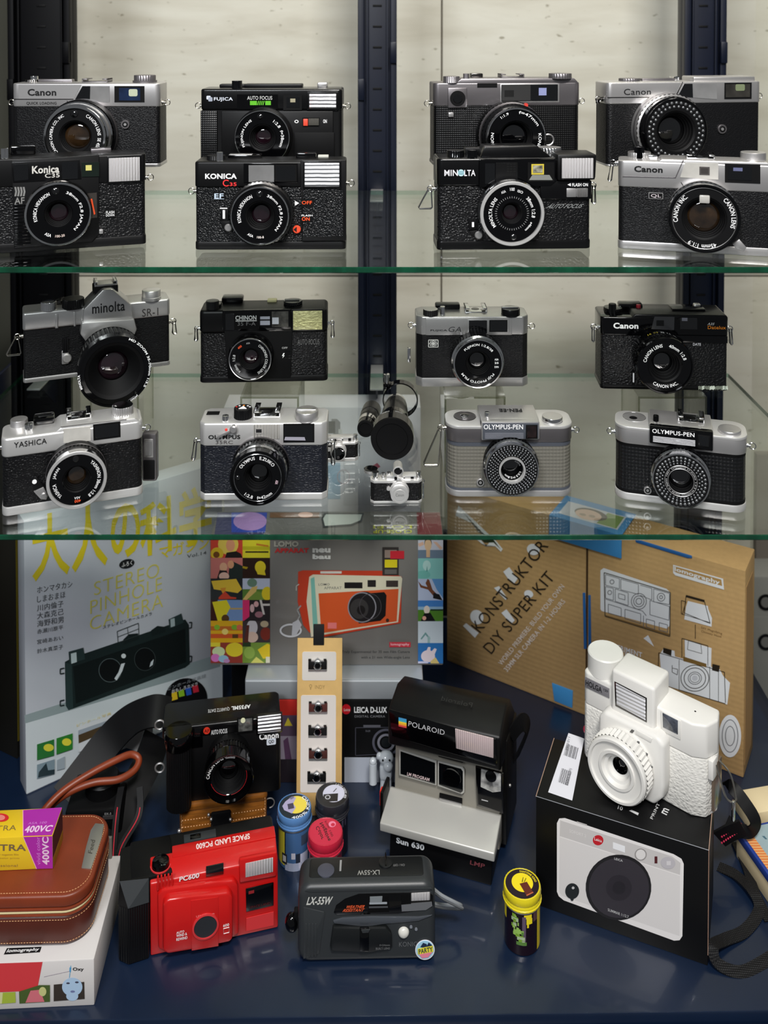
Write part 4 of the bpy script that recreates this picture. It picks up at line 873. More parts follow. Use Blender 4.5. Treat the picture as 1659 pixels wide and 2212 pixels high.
b = MB(); b.box(-w+.002, w-.0025, -.0006, .002, h*.5, h*.9, SIL, .0015); b.box(-w+.0032, w-.0037, -.0012, .001, h*.54, h*.86, WGR, .001); b.put('pane', t)
# ---- front: silver camera, lever across its name
def cam_rc():
    s = on_shelf('film_camera', 'silver camera with a lever across its name and a ribbed light window', (430, 1082), (707, 1080), Z2, .034, grp=G2)
    zt = s.z(560, 914); z2 = s.z(560, 964); z1 = s.z(560, 1065.5)
    s.body(zt, z1, z2, SILW, LEV, SILW, .0045, octa=True, topbev=.0016)
    b = MB(); s.txt(b, 'OLYMPUS', 450, 940, 519, 948.5, .0004, BK, .03); s.txt(b, '35RC', 466, 952, 503, 959, .0004, (70, 66, 66), .0); b.put('lettering', s)
    b = MB(); s.poly(b, [(466, 944), (500, 927), (503, 931), (469, 949)], .0035, .0014, SIL, .0004); s.disc(b, 503.5, 929.5, 8.5, .0045, .0045, SIL, .001); b.put('self_timer_lever', s)
    b = MB(); s.disc(b, 488.5, 928.5, 2.8, .0006, .0006, (226, 60, 50)); b.put('red_dot', s)
    rw = mat('ribbed_light_window', (188, 186, 180), .3, .2, coat=.5, bump=('wave', 118, 1, .0014, (1, 1, 1), 'X'))
    b = MB(); s.rect(b, 547, 918, 604.5, 948.5, .0006, .001, rw, .0003); s.rect(b, 551, 925, 567, 937, .001, .0004, (150, 148, 144)); s.rect(b, 553, 927.5, 565, 934.5, .0012, .0003, (20, 20, 22)); b.put('frosted_window', s)
    b = MB(); s.rect(b, 612, 916, 679, 955.5, .0005, .001, BLM); s.rect(b, 614, 919, 676, 953, .0008, .0006, WGL); s.poly(b, [(616, 944), (658, 944.5), (660, 951.5), (614, 951)], .001, .0003, (150, 148, 160)); b.put('viewfinder_window', s)
    s.lens(556, 1034, 60, .026, [(1.06, 0, CHR), (1.06, .12, SILD), (1.04, .2, BLS), (1.02, .42, BLK), (.98, .48, CHR), (.98, .62, CHR), (.97, .66, BLG), (1.0, .74, BLG), (1.0, .95, BLG)], .93, .5, .0018, .36, .010, GLS, rim=BLG, ringm=BLG, knurl=(3,),
           txt=[('OLYMPUS', .66, .78, 150, 98, WH), ('E.ZUIKO', .66, .78, 84, 36, WH), ('1:2.8', .68, .8, 232, 256, WH, 1), ('f=42mm', .68, .8, 268, 312, WH, 1), ('ASA', .66, .76, -8, -20, (230, 200, 210))], cell=(180, .72, .1))
    x, z, R = s.lc; b = MB(); b.ring((x, -.0244, z), R*.86, .0003, CHR, 'y', 64, 6); b.put('silver_ring', s)
    s.dial(525, 879, 19.5, .009, zt, BLK, BLS, name='shutter_speed_dial', knurl=.05)
    x, y = s.top(525, 880, zt+.0092); b = MB()
    for k, c in enumerate(((220, 60, 50), WH, (230, 140, 40), WH, WH)):
        a = math.radians(160-k*36); b.box(x+.0062*math.cos(a)-.0008, x+.0062*math.cos(a)+.0008, y+.0045*math.sin(a)-.0005, y+.0045*math.sin(a)+.0005, zt+.0090, zt+.0094, c)
    b.plan([(x-.0035, y-.003), (x+.0035, y-.003), (x+.001, y+.001), (x, y+.003), (x-.001, y+.001)], zt+.009, zt+.0095, WH); b.put('dial_marks', s)
    s.topbox(447, 474, 893, .007, .0006, zt, BLM, 'frame_counter_window', .0002); s.dial(487, 897, 7, .005, zt, CHR, knurl=.08, name='shutter_button')
    s.shoe(551, 608, 889, zt, CHR, .020, .005); x, y, r = s.dial(663, 884, 25, .008, zt, SIL, SIL, name='rewind_knob', knurl=0)
    b = MB(); b.box(x-r*.9, x+r*.8, y-.001, y+.0012, zt+.0076, zt+.0088, CHR, .0004); b.put('knob_bar', s)
    s.lug(-1, (425, 945), .002, (.017, .003, -.002), m=CHR); s.lug(1, (711, 948), .002, (.020, .003, 0), m=CHR)
cam_rc()
# ---- two half-frame cameras
def half(grey):
    if grey: s = on_shelf('film_camera', 'grey studded half-frame camera with a grey name plate over its beaded lens ring', (965, 1074), (1239, 1074), Z2, .036, grp=G2)
    else: s = on_shelf('film_camera', 'black studded half-frame camera with a striped black name plate, far right', (1327, 1077), (1615, 1113), Z2, .036, grp=G2)
    if grey: zt, zp, z2, z1, Lc, C = s.z(1000, 920), s.z(1000, 956), s.z(1000, 963), s.z(1000, 1056), (1106.5, 1016, 58), mat('blue_grey_enamel', (70, 74, 82), .4)
    else: zt, zp, z2, z1, Lc, C = s.z(1345, 920), s.z(1345, 957), s.z(1345, 962), s.z(1345, 1059), (1471, 1040, 63), BLM
    w = s.W/2; D = s.D; r = .012
    MB().plan(rrect(-w, w, 0, D, r, 8), 0, z1-.0015, SIL if grey else SILW, .0012).put('bottom_plate', s)
    MB().plan(rrect(-w+.0006, w-.0006, .0006, D-.0006, r, 8), z1-.0018, z1+.0006, C).plan(rrect(-w+.0006, w-.0006, .0006, D-.0006, r, 8), z2-.0006, zp+.0002, C).put('dark_band', s)
    MB().plan(rrect(-w+.0008, w-.0008, .0008, D-.0008, r, 8), z1, z2, LGG if grey else LGK).put('body_covering', s)
    MB().plan(rrect(-w, w, 0, D, r, 8), zp, zt-.0014, SILD if grey else SIL, .0006).plan(rrect(-w-.0003, w+.0003, -.0003, D, r, 8), zt-.0030, zt, SILW, .0008).put('top_plate', s)
    if grey: q = [(1040, 911), (1166, 911), (1170, 950), (1038, 952)]
    else: q = [(1403, 919), (1541, 934), (1541, 976), (1404, 958)]
    p = [s.P(x, y, .004) for x, y in q]; zh = (p[0][1]+p[1][1])/2; hx0, hx1 = p[0][0], p[1][0]
    b = MB(); b.prism([(hx0, p[3][1]), (hx0, zh), (hx1, zh), (hx1, p[2][1])], -.004, .008, SIL if grey else BLG, .0012); hp = b.put('name_plate_housing', s)
    b = MB(); b.side([(-.003, zh-.001), (.004, zh+.0006), (D-.004, zh+.0006), (D-.001, zt-.002), (0, zt-.002)], hx0, hx1, SIL, .0008); b.put('raised_top', s)
    b = MB(); b.prism([(hx0+.0012, p[3][1]+.0012), (hx0+.0012, zh-.0012), (hx1-.0012, zh-.0012), (hx1-.0012, p[2][1]+.0012)], -.0046, -.003, C if grey else BLG, .0002); b.put('name_plate', s)
    def R4(x0, y0, x1, y1, of): a = s.P(x0, y0, of); c = s.P(x1, y1, of); return [(a[0], -of, a[1]), (c[0], -of, a[1]), (c[0], -of, c[1]), (a[0], -of, c[1])]
    b = MB()
    if grey: b.qtext('OLYMPUS-PEN', R4(1045, 917, 1130, 927.5, .0048), WH, .012)
    else: q = R4(1409, 926, 1500, 949, .0048); q = [q[0], q[1], (q[1][0], -.0048, q[0][2]-.0036), (q[0][0], -.0048, q[0][2]-.0036)]; b.qtext('OLYMPUS-PEN', q, WH, .012)
    b.put('lettering', s)
    b = MB(); zz = p[3][1]+.0022; xx1 = hx0+(hx1-hx0)*(.72)
    for k in range(5): b.box(hx0+.003, xx1, -.0048, -.0044, zz+k*.0011, zz+k*.0011+.0005, (120, 122, 130) if grey else (220, 220, 224))
    b.put('stripes', s)
    if grey: a, c = s.P(1136, 918, .005), s.P(1161, 948, .005)
    else: a, c = s.P(1507, 939, .005), s.P(1534, 968, .005)
    b = MB(); b.box(a[0], c[0], -.005, -.004, c[1], a[1], BLM, .0002); b.box(a[0]+.001, c[0]-.001, -.0054, -.0046, c[1]+.001, a[1]-.001, mat('rosy_finder_glass', (26, 14, 14), .05, coat=1, var=(120, .7)) if grey else WGL, .0003); b.put('viewfinder_window', s)
    s.lens(Lc[0], Lc[1], Lc[2], .018, [(1.0, 0, BLS), (1.0, .4, BLS), (1.04, .45, BLG), (1.04, .62, BLK), (1.0, .68, CHR), (1.0, .95, CHR)], .94, .5 if grey else .56, .0008, .4 if grey else .42, .009, GLS, knurl=(3,), ringm=BLM,
           txt=())
    if grey: beads(s, .0174, [(.88, 46, .042, 0), (.80, 44, .040, .5), (.72, 40, .040, 0), (.64, 36, .038, .5), (.56, 32, .036, 0)])
    else: beads(s, .0174, [(.84, 36, .062, 0), (.73, 34, .05, .5), (.64, 32, .04, 0)])
    x, z, R = s.lc; b = MB()
    if grey: b.lathe((x, 0, z), [(.5*R, .0172), (.5*R, .0188), (.43*R, .0188), (.41*R, .0162)], SILW, 'y', 48); b.put('inner_rim', s)
    else: b.ring((x, -.0176, z), R*.56, .0003, SIL, 'y', 48, 6); b.ring((x, -.0176, z), R*.45, .0003, SIL, 'y', 48, 6); b.put('inner_rim', s)
    b = MB(); f = .0166 if grey else .0174
    if grey: b.atext('1:3.5 f=2.8cm', x, z, .0150, .30*R, .38*R, -20, -140, WH, .01); b.atext('Zuiko', x, z, .0150, .30*R, .38*R, 70, 20, (150, 150, 150), .0)
    else: b.atext('Olympus D.Zuiko 1:3.5 f=30mm made in Japan 1001', x, z, f, .47*R, .54*R, 130, -220, (190, 190, 190), .0)
    b.put('lens_lettering', s)
    b = MB(); c = (1038, 1043) if grey else (1399, 1060); s.disc(b, c[0], c[1], 8.5, .0012, .002, SIL, .0003); s.disc(b, c[0], c[1], 5.5, .0015, .001, BLM); s.disc(b, c[0], c[1], 3, .0022, .001, SIL); b.put('flash_socket', s)
    if grey:
        s.dial(1004, 898, 24, .0006, zt, CHD, SILD, name='advance_dial', knurl=0); s.dial(1004, 896, 10, .002, zt, CHR, name='film_counter_knob'); s.dial(1193, 897, 22, .0045, zt, CHR, SIL, name='rewind_knob', knurl=0); s.dial(1052, 902, 5.5, .005, zh, CHR, knurl=0, name='shutter_button')
        b = MB(); y = .014; b.qtext('PEN-EE', [(s.P(1134, 900)[0], y+.001, zh+.001), (s.P(1084, 900)[0], y+.001, zh+.001), (s.P(1084, 900)[0], y+.008, zh+.001), (s.P(1134, 900)[0], y+.008, zh+.001)], BK, .03); b.put('top_lettering', s)
        s.lug(-1, (957, 918), .003, (.034, .013, -.008), m=WIR); s.lug(1, (1243, 922), .0025, m=CHR)
    else:
        s.dial(1370, 899, 25, .0008, zt, CHR, SIL, name='film_counter_dial', knurl=0); s.dial(1368, 901, 9, .001, zt, BLM, name='counter_window', knurl=0); s.dial(1576, 924, 25, .0035, zt, SIL, SIL, name='rewind_knob', knurl=0); s.dial(1417, 903, 6, .006, zh, BLG, knurl=.08, name='shutter_button')
        s.shoe(1464, 1520, 902, zh, CHR, .016, .005); s.lug(-1, (1322, 925), .0025, m=CHR); s.lug(1, (1624, 957), .0035, m=CHR)
half(True); half(False)
# ---- two tiny chrome cameras
def tiny(label, BL, BR, yt, yp, yb, lc, lr, cap, finder):
    s = on_shelf('miniature_camera', label, BL, BR, Z2, .012, grp='tiny chrome camera models')
    ym = (BL[1]+BR[1])/2; mx = (BL[0]+BR[0])/2
    zt, zp, z1 = s.z(mx, yt), s.z(mx, yp), s.z(mx, yb); w = s.W/2; n = 3
    MB().plan(rrect(-w, w, 0, .012, .003, 1), 0, z1, SILW, .0004).put('bottom_plate', s)
    MB().plan(rrect(-w+.0003, w-.0003, .0003, .0117, .003, 1), z1, zp, LEC).put('body_covering', s)
    MB().plan(rrect(-w, w, 0, .012, .003, 1), zp, zp+.0022, SILW, .0004).put('top_plate', s)
    b = MB(); b.box(-w*.38, w*.78, .002, .010, zp+.002, zt, SILW, .0006); b.put('finder_housing', s)
    b = MB()
    for fx in (.28, .62): b.box(w*(fx-.06), w*(fx+.06), .0014, .003, zp+.003, zt-.001, BLM if fx > .4 else CHR, .0002)
    b.lathe((w*-.02, .002, (zp+zt)/2+.0008), [(.0011, -.001), (.0013, .0006), (.0009, .0008), (0, .0004)], BLM, 'y', 16); b.put('windows', s)
    k = s.o
    x, z = s.P(lc[0], lc[1], .009); r = lr*s.sc(lc[0], lc[1], .009)
    b = MB(); b.lathe((x, 0, z), [(r*1.05, 0), (r*1.08, .002), (r*.98, .0022), (r*.98, .004), (r*1.02, .0042), (r*1.02, .006), (r*.93, .0064), (r, .009), (r*.86, .0093)], SILW, 'y', 36); b.put('lens_barrel', s)
    b = MB()
    if cap:
        b.lathe((x, 0, z), [(r*.86, .0093), (r*.62, .0093), (r*.6, .0097), (0, .0098)], SILW, 'y', 36); b.put('lens_cap', s)
        b = MB(); b.qtext('Canon', [(x-r*.45, -.01, z+r*.2), (x+r*.45, -.01, z+r*.2), (x+r*.45, -.01, z-r*.12), (x-r*.45, -.01, z-r*.12)], (110, 110, 110), 0); b.put('cap_lettering', s)
    else:
        b.lathe((x, 0, z), [(r*.86, .0093), (r*.8, .0075), (r*.5, .006), (0, .0066)], GLS, 'y', 36); b.put('lens_glass', s)
    b = MB(); b.lathe((-w*.3, -.0005, z1+(zp-z1)*.75), [(.0017, -.0005), (.0017, .0016), (0, .0018)], SILW, 'y', 16); b.put('front_knob', s)
    for fx, rr, hh in ((-.80, .0030, .0055), (-.5, .0016, .0045), (-.28, .0019, .0050), (.88, .0020, .0055)):
        b = MB(); b.lathe((w*fx, .006, zp+.002), [(rr*1.1, 0), (rr*1.1, .001), (rr*.8, .0012), (rr*.8, hh-.0016), (rr, hh-.0014), (rr, hh), (0, hh)], CHR, 'z', 24, .05); b.put('dial', s)
    b = MB(); b.box(w+.0004, w+.0018, .004, .0055, z1*.8, zp-.002, CHR, .0003); b.ring((w+.001, .005, zp-.0005), .0012, .0004, CHR); b.put('strap_lug', s)
    if finder:
        b = MB(); x, z = s.P(860, 1017, .002); b.lathe((x, 0, z), [(.0035, -.010), (.0040, -.009), (.0040, .001), (.0046, .002), (.0046, .004), (.0038, .0042), (.0034, .002)], SILW, 'y', 30); b.lathe((x, 0, z), [(.0034, .002), (0, .0012)], GLS, 'y', 30)
        b.box(x-.0012, x+.0012, .001, .008, zt-.0005, z-.0038, SILW, .0003); b.put('accessory_viewfinder', s)
tiny('tiny chrome camera model half hidden behind the silver camera with a lever', (676, 999), (774, 996), 947, 962, 990, (731, 980), 16.5, False, False)
tiny('tiny chrome camera model with a capped lens and a finder tube on top', (800, 1088), (912, 1087), 1030, 1044, 1082, (863.5, 1069), 19.5, True, True)
# small lens cap lying on the shelf
c = atz(801, 1018, Z2); b = MB(); b.lathe((c.x, c.y, Z2), [(.0062, 0), (.0064, .0012), (.0064, .0026)], SIL, 'z', 32); b.lathe((c.x, c.y, Z2), [(.0064, .0026), (.0056, .003), (.0030, .0029), (0, .0029)], BLG, 'z', 32)
tag(b.put('lens_cap'), 'small black and silver lens cap lying on the lower glass shelf', 'lens cap')
# ---- two loose lenses lying on the shelf
def loose(label, cx, cy, rp, zs, prof, L, yaw, cap=True, grp=None, collar=False):
    """lens lying on the shelf with its front towards the viewer"""
    d = ray(cx, cy); r = None
    y = .88
    for _ in range(30):
        p = aty(cx, cy, y); r = abs(aty(cx+rp, cy, y).x-p.x); y += (zs+r-p.z)*-1.5 if False else 0
        # distance at which a disc of that apparent size rests on the shelf
        t = (zs + r*(1) - CH)/(d.z); y = (CAMP+d*t).y
    p = aty(cx, cy, y)
    o = bpy.data.objects.new('camera_lens', None); COL.objects.link(o); o.location = (p.x, p.y, zs); o.rotation_euler = (0, 0, yaw); tag(o, label, 'lens', grp)
    o.empty_display_size = .02
    zz = r; pr = None; b = MB(); 
    for rf, of, m in prof:
        if pr: b.lathe((0, 0, zz), [(pr[0]*r, -L*(1-pr[1])), (rf*r, -L*(1-of))], m, 'y', 96 if m is BLK else 56, .02 if m is BLK else 0)
        pr = (rf, of)
    b.put('barrel', o)
    b = MB(); b.lathe((0, 0, zz), [(pr[0]*r, 0), (.97*r, .002), (.74*r, .0022), (.72*r, .0012), (0, .0012)], BLM, 'y', 56); b.put('front_cap', o)
    return o, r, zz
o, r, zz = loose('long black telephoto lens lying on the lower shelf beside the tiny cameras', 847, 947, 46.5, Z2,
      [(.5, 0, BLM), (.5, .04, CHR), (.52, .06, CHR), (.56, .1, BLS), (.62, .25, BLK), (.68, .5, BLK), (.7, .52, BLS), (.86, .74, BLG), (.98, .80, BLG), (.98, .84, BLG), (1, .86, BLG), (1, 1, BLG)], .085, -.06)
b = MB()
for st, a0, a1 in (('LENS MADE IN', 122, 100), ('JAPAN 1:5.6', 84, 62)):
    vs, fs, _ = textmesh(st, .01); V = []
    for u, v in vs:
        a = math.radians(a0+(a1-a0)*u); V.append(b.bm.verts.new((r*.985*math.cos(a), .0165-.0022*v, zz+r*.985*math.sin(a))))
    b._fin([b.bm.faces.new([V[i] for i in f]) for f in fs], (190, 190, 190))
b.put('lettering', o)
b = MB(); b.lathe((0.004, .092, zz+.002), [(.0185, -.005), (.0185, .005), (.0172, .005), (.0172, -.005), (.0185, -.005)], BLG, 'y', 48); b.lathe((-.0105, .092, zz+.018), [(.0022, 0), (.0022, .006), (.003, .0062), (.003, .010), (0, .011)], CHR, 'z', 16); b.box(-.014, -.006, .088, .096, zz+.013, zz+.019, BLG, .001)
b.put('tripod_collar', o)
loose('shorter black lens with a silver ring lying left of the long telephoto', 790, 925, 18.5, Z2,
      [(.7, 0, BLM), (.8, .02, BLS), (1.12, .08, BLK), (1.15, .4, BLK), (1.1, .45, BLS), (1.12, .6, BLK), (1.1, .7, BLS), (1.1, .76, CHR), (1.06, .84, CHR), (1.0, .88, BLG), (1, 1, BLG)], .052, -.12)
# ================================================================ THE DECK
def art(t, items, name='printed_artwork', off=.0003, z=None, parent=None, step=.00003, label=None):
    """flat print on the front plane (or on the top plane z); corners given on the plane itself"""
    b = MB(); k = 0
    for it in items:
        o = off+k*step; k += 1
        if z is None: f = lambda x, y: t.F(x, y, o)
        else:
            def f(x, y):
                p = t.top(x, y, z+o, False); return Vector((p[0], p[1], z+o))
        c = it[-1]
        if it[0] == 'r': x0, y0, x1, y1 = it[1:5]; b.flat([f(x0, y0), f(x1, y0), f(x1, y1), f(x0, y1)], c)
        elif it[0] == 'p': b.flat([f(*q) for q in it[1]], c)
        elif it[0] == 'e':
            cx, cy, rx, ry = it[1:5]; n = 32; a0 = it[5] if len(it) > 6 else 0
            ca, sa = math.cos(math.radians(a0)), math.sin(math.radians(a0))
            b.flat([f(cx+rx*math.cos(2*math.pi*i/n)*ca-ry*math.sin(2*math.pi*i/n)*sa, cy+rx*math.cos(2*math.pi*i/n)*sa+ry*math.sin(2*math.pi*i/n)*ca) for i in range(n)], c)
        elif it[0] == 'o':   # outline ellipse ring
            cx, cy, rx, ry, w = it[1:6]; n = 40
            for i in range(n):
                a, d = 2*math.pi*i/n, 2*math.pi*(i+1)/n
                b.flat([f(cx+rx*math.cos(a), cy+ry*math.sin(a)), f(cx+rx*math.cos(d), cy+ry*math.sin(d)), f(cx+(rx-w)*math.cos(d), cy+(ry-w)*math.sin(d)), f(cx+(rx-w)*math.cos(a), cy+(ry-w)*math.sin(a))], c)
        elif it[0] == 'l':   # polyline
            P, w = it[1], it[2]
            for (x0, y0), (x1, y1) in zip(P, P[1:]):
                dx, dy = x1-x0, y1-y0; n = math.hypot(dx, dy) or 1; nx, ny = -dy/n*w/2, dx/n*w/2
                b.flat([f(x0+nx, y0+ny), f(x1+nx, y1+ny), f(x1-nx, y1-ny), f(x0-nx, y0-ny)], c)
        elif it[0] == 't':
            st, x0, y0, x1, y1 = it[1:6]; b.qtext(st, [f(x0, y0), f(x1, y0), f(x1, y1), f(x0, y1)], c, it[6] if len(it) > 7 else .008)
        elif it[0] == 'q': b.qtext(it[1], [f(*q) for q in it[2]], c, it[3] if len(it) > 4 else .008)
    return b.put(name, parent or t, label)
def boxthing(name, label, cat, BL, BR, z0, H, D, m, bev=.0008, grp=None, part='carton'):
    t = on_shelf(name, label, BL, BR, z0, D, cat=cat, grp=grp)
    MB().box(-t.W/2, t.W/2, 0, D, 0, H, m, bev).put(part, t); t.H = H; return t
def lerp2(a, b, t): return (a[0]+(b[0]-a[0])*t, a[1]+(b[1]-a[1])*t)

# ---- magazine box standing at the back left
def magazine():
    t = boxthing('magazine_box', 'grey magazine box with large yellow Japanese title, standing at the back left', 'magazine', (57, 1717), (482, 1520), 0, .297, .024, mat('pale_grey_cover', (186, 190, 198), .38, coat=.15))
    H = t.z(250, 1056); Y = (222, 202, 38); YL = (206, 196, 92); G = (84, 88, 92)
    for o in t.o.children: pass
    sl = -105/407.0       # the printed lines rise to the right with the cover
    def y(x, yy): return yy
    I = []
    I.append(('p', [(55, 1555), (480, 1430), (481, 1518), (57, 1715)], (196, 204, 208)))
    I.append(('p', [(53, 1545), (475, 1412), (476, 1440), (54, 1563)], (138, 152, 154)))
    # yellow title
    I.append(('q', '大人の', [(66, 1118), (300, 1062), (306, 1205), (70, 1258)], .02, Y)); I.append(('q', '科学', [(300, 1090), (456, 1040), (458, 1170), (304, 1205)], .02, Y))
    I.append(('q', 'マガジン', [(344, 1180), (452, 1158), (452, 1184), (346, 1208)], .01, Y))
    I.append(('q', 'Vol.14', [(404, 1198), (446, 1190), (446, 1197), (404, 1206)], .01, G))
    I.append(('e', 274, 1218, 17, 10, -15, (26, 28, 30))); I.append(('q', 'ふろく', [(263, 1216), (286, 1210), (286, 1220), (263, 1226)], .01, WH))
    for i, (s_, x0, x1, a, b_) in enumerate((('STEREO', 203, 344, 1258, 1218), ('PINHOLE', 195, 350, 1298, 1248), ('CAMERA', 194, 352, 1334, 1284))):
        h = 31; I.append(('q', s_, [(x0, a), (x1, b_-3), (x1, b_+h-4), (x0, a+h-2)], -.012, YL))
    I.append(('q', 'ステレオピンホールカメラ', [(222, 1352), (328, 1322), (328, 1329), (222, 1359)], .01, G))
    for s_, yy, x1 in (('ホンマタカシ', 1268, 156), ('しまおまほ', 1288, 141), ('川内倫子', 1307, 137), ('大森克己', 1324, 137), ('海野和男', 1341, 137), ('赤瀬川原平', 1360, 136), ('宮崎あおい', 1382, 136), ('鈴木真菜子', 1402, 136)):
        hh = 14 if yy < 1350 else 10; d = (x1-80)*.18; I.append(('q', s_, [(80, yy), (x1, yy-d), (x1, yy-d+hh), (80, yy+hh)], .0, G))
    # the pictured stereo camera
    K = (26, 38, 38); K2 = (40, 56, 56)
    I += [('p', [(140, 1430), (158, 1420), (400, 1338), (408, 1350), (410, 1434), (400, 1442), (148, 1534), (142, 1524)], K), ('p', [(140, 1430), (155, 1436), (158, 1530), (148, 1534), (142, 1524)], K2), ('p', [(158, 1440), (400, 1358), (402, 1430), (164, 1520)], (16, 24, 24)),
          ('p', [(148, 1408), (180, 1399), (184, 1424), (150, 1434)], K2), ('p', [(153, 1412), (165, 1409), (166, 1430), (154, 1434)], (190, 205, 206)), ('p', [(364, 1338), (392, 1325), (397, 1345), (366, 1358)], K2), ('p', [(368, 1338), (377, 1335), (378, 1352), (369, 1355)], (160, 176, 178)),
          ('p', [(326, 1362), (340, 1352), (356, 1354), (358, 1364), (328, 1374)], (22, 32, 32)), ('p', [(266, 1382), (278, 1370), (298, 1368), (300, 1380), (268, 1392)], (22, 32, 32)),
          ('l', [(253, 1364), (299, 1346), (300, 1372), (255, 1388), (253, 1364)], 1.4, (44, 54, 54)), ('l', [(275, 1356), (278, 1380)], 1, (44, 54, 54)), ('l', [(254, 1376), (300, 1358)], 1, (44, 54, 54)),
          ('e', 238, 1448, 24, 25, (10, 14, 15)), ('o', 238, 1448, 25, 26, 1.4, (78, 90, 92)), ('e', 313, 1424, 22, 24, (10, 14, 15)), ('o', 313, 1424, 23, 25, 1, (56, 66, 66)),
          ('p', [(262, 1434), (270, 1432), (264, 1450), (252, 1470), (247, 1466), (256, 1452)], (196, 204, 208)), ('e', 267, 1417, 5, 5, (200, 208, 210)), ('p', [(326, 1430), (332, 1424), (330, 1436), (323, 1441)], (190, 200, 204))]
    for yy in (1443, 1512): I.append(('l', [(139, yy), (130, yy+2), (130, yy+13), (139, yy+11)], 2.4, K))
    for yy in (1345, 1418): I.append(('l', [(408, yy), (414, yy-1), (413, yy+11), (408, yy+12)], 2.2, K))
    # colourful disc
    I += [('e', 402, 1509, 46, 44, -20, (10, 10, 12)), ('p', [(371, 1497), (382, 1494), (384, 1510), (371, 1514)], (224, 190, 40)), ('p', [(385, 1493), (397, 1489), (399, 1503), (387, 1506)], (140, 190, 40)), ('p', [(400, 1487), (412, 1484), (414, 1500), (403, 1503)], (40, 90, 190)), ('p', [(415, 1482), (427, 1479), (430, 1494), (418, 1497)], (200, 40, 60)),
          ('q', 'おもしろカメラ', [(371, 1490), (427, 1473), (427, 1481), (371, 1498)], .02, (200, 200, 202)), ('q', 'ピンホール写真館', [(362, 1484), (444, 1455), (444, 1463), (362, 1492)], 0, (150, 156, 160))]
    # small pictures low on the cover
    I += [('p', [(168, 1570), (170, 1625), (262, 1590), (262, 1535)], (204, 208, 212)), ('p', [(80, 1608), (117, 1597), (117, 1632), (80, 1642)], (40, 110, 50)), ('e', 105, 1615, 11, 8, (206, 200, 60)), ('p', [(122, 1595), (157, 1584), (157, 1618), (122, 1630)], (44, 120, 46)), ('e', 144, 1603, 10, 8, (214, 206, 62)),
          ('p', [(80, 1652), (118, 1640), (118, 1672), (80, 1682)], (120, 140, 150)), ('p', [(84, 1668), (100, 1648), (104, 1664), (118, 1662), (118, 1672), (82, 1680)], (36, 52, 58)), ('p', [(123, 1642), (140, 1634), (140, 1660), (123, 1664)], (150, 162, 170)),
          ('p', [(169, 1578), (236, 1555), (234, 1578), (170, 1606)], (74, 60, 40)), ('p', [(169, 1578), (236, 1555), (236, 1562), (169, 1588)], (150, 160, 170)), ('q', 'ステレオ写真', [(290, 1516), (346, 1500), (346, 1506), (290, 1522)], .0, (214, 190, 90)), ('q', 'ピンホール写真', [(166, 1564), (240, 1538), (240, 1544), (166, 1571)], 0, (214, 190, 90))]
    art(t, I, 'cover_print')
    # top of the box
    w = t.W/2
magazine()
MB_ = None
t = boxthing('book', 'dark book with a yellow spine edge behind the magazine box', 'book', (37, 1640), (58, 1622), 0, .27, .10, mat('dark_book_cloth', (20, 18, 12), .5)); b = MB(); b.box(-t.W/2+.001, -t.W/2+.004, -.0008, .001, .02, .25, (96, 84, 20)); b.put('spine_band', t)

# ---- stack at the back: silver box, red-topped box, black box; the wide camera box on top
yb = atz(829, 1690, 0).y
def X_(px, y): return aty(px, 1500, y).x
def boxat(name, label, cat, px0, px1, y, z0, H, D, m, bev=.0008, part='carton'):
    t = T(name, label, cat, (X_(px0, y), y, z0), (X_(px1, y), y, z0), D); MB().box(-t.W/2, t.W/2, 0, D, 0, H, m, bev).put(part, t); t.H = H; return t
zs0 = aty(829, 1512, yb).z; zs1 = aty(829, 1467, yb).z
t = boxat('camera_box', 'black box with a red dot and white lettering beneath the silver box', 'box', 648, 906, yb, 0, zs0-.0004, .10, BCD)
art(t, [('r', 744, 1636, 905, 1690, (176, 182, 194)), ('e', 748, 1532, 9.5, 11, (214, 30, 44)), ('t', 'Leica', 743, 1530, 756, 1536, WH), ('t', 'LEICA D-LUX', 765, 1527, 836, 1540, .03, (224, 224, 226)), ('t', 'DIGITAL CAMERA', 766, 1545, 832, 1550, (120, 120, 124)),
        ('l', [(768, 1572), (846, 1571), (846, 1628), (768, 1632), (768, 1572)], 1.5, (66, 66, 76)), ('o', 834, 1604, 30, 30, 5, (84, 84, 96)), ('o', 834, 1604, 19, 19, 5, (130, 130, 140)), ('e', 834, 1604, 10, 11, (24, 28, 30)), ('r', 785, 1566, 822, 1571, (86, 86, 94)), ('t', 'D-LUX', 790, 1577, 800, 1581, (110, 110, 120))])
t = boxat('picture_box', 'red and lilac picture box half hidden behind the hanging card strip', 'box', 560, 646, yb, 0, zs0-.0004, .09, mat('red_card', (176, 34, 26), .5))
art(t, [('r', 560, 1545, 645, 1690, (92, 74, 96)), ('p', [(614, 1568), (622, 1550), (632, 1568)], (210, 190, 60)), ('r', 606, 1590, 645, 1640, (150, 140, 158)), ('p', [(612, 1600), (622, 1592), (630, 1640), (616, 1640)], (90, 60, 92)), ('r', 560, 1640, 645, 1690, (30, 22, 30))])
t = boxat('camera_box', 'silver grey box lying flat below the wide box with photo borders', 'box', 529, 914, yb, zs0, zs1-zs0, .10, SLV, .002)
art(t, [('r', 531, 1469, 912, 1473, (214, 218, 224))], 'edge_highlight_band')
yl2 = .0
yL = yb+.022; zl0 = zs1+.0004; zl1 = aty(829, 1160, yL).z
t = boxat('camera_box', 'wide grey camera box with photo borders and a pictured orange camera', 'box', 455, 957, yL, zl0, zl1-zl0, .056, mat('warm_grey_print', (118, 114, 110), .4, coat=.15, var=(3, .12, (1, 1, 3))), .001)
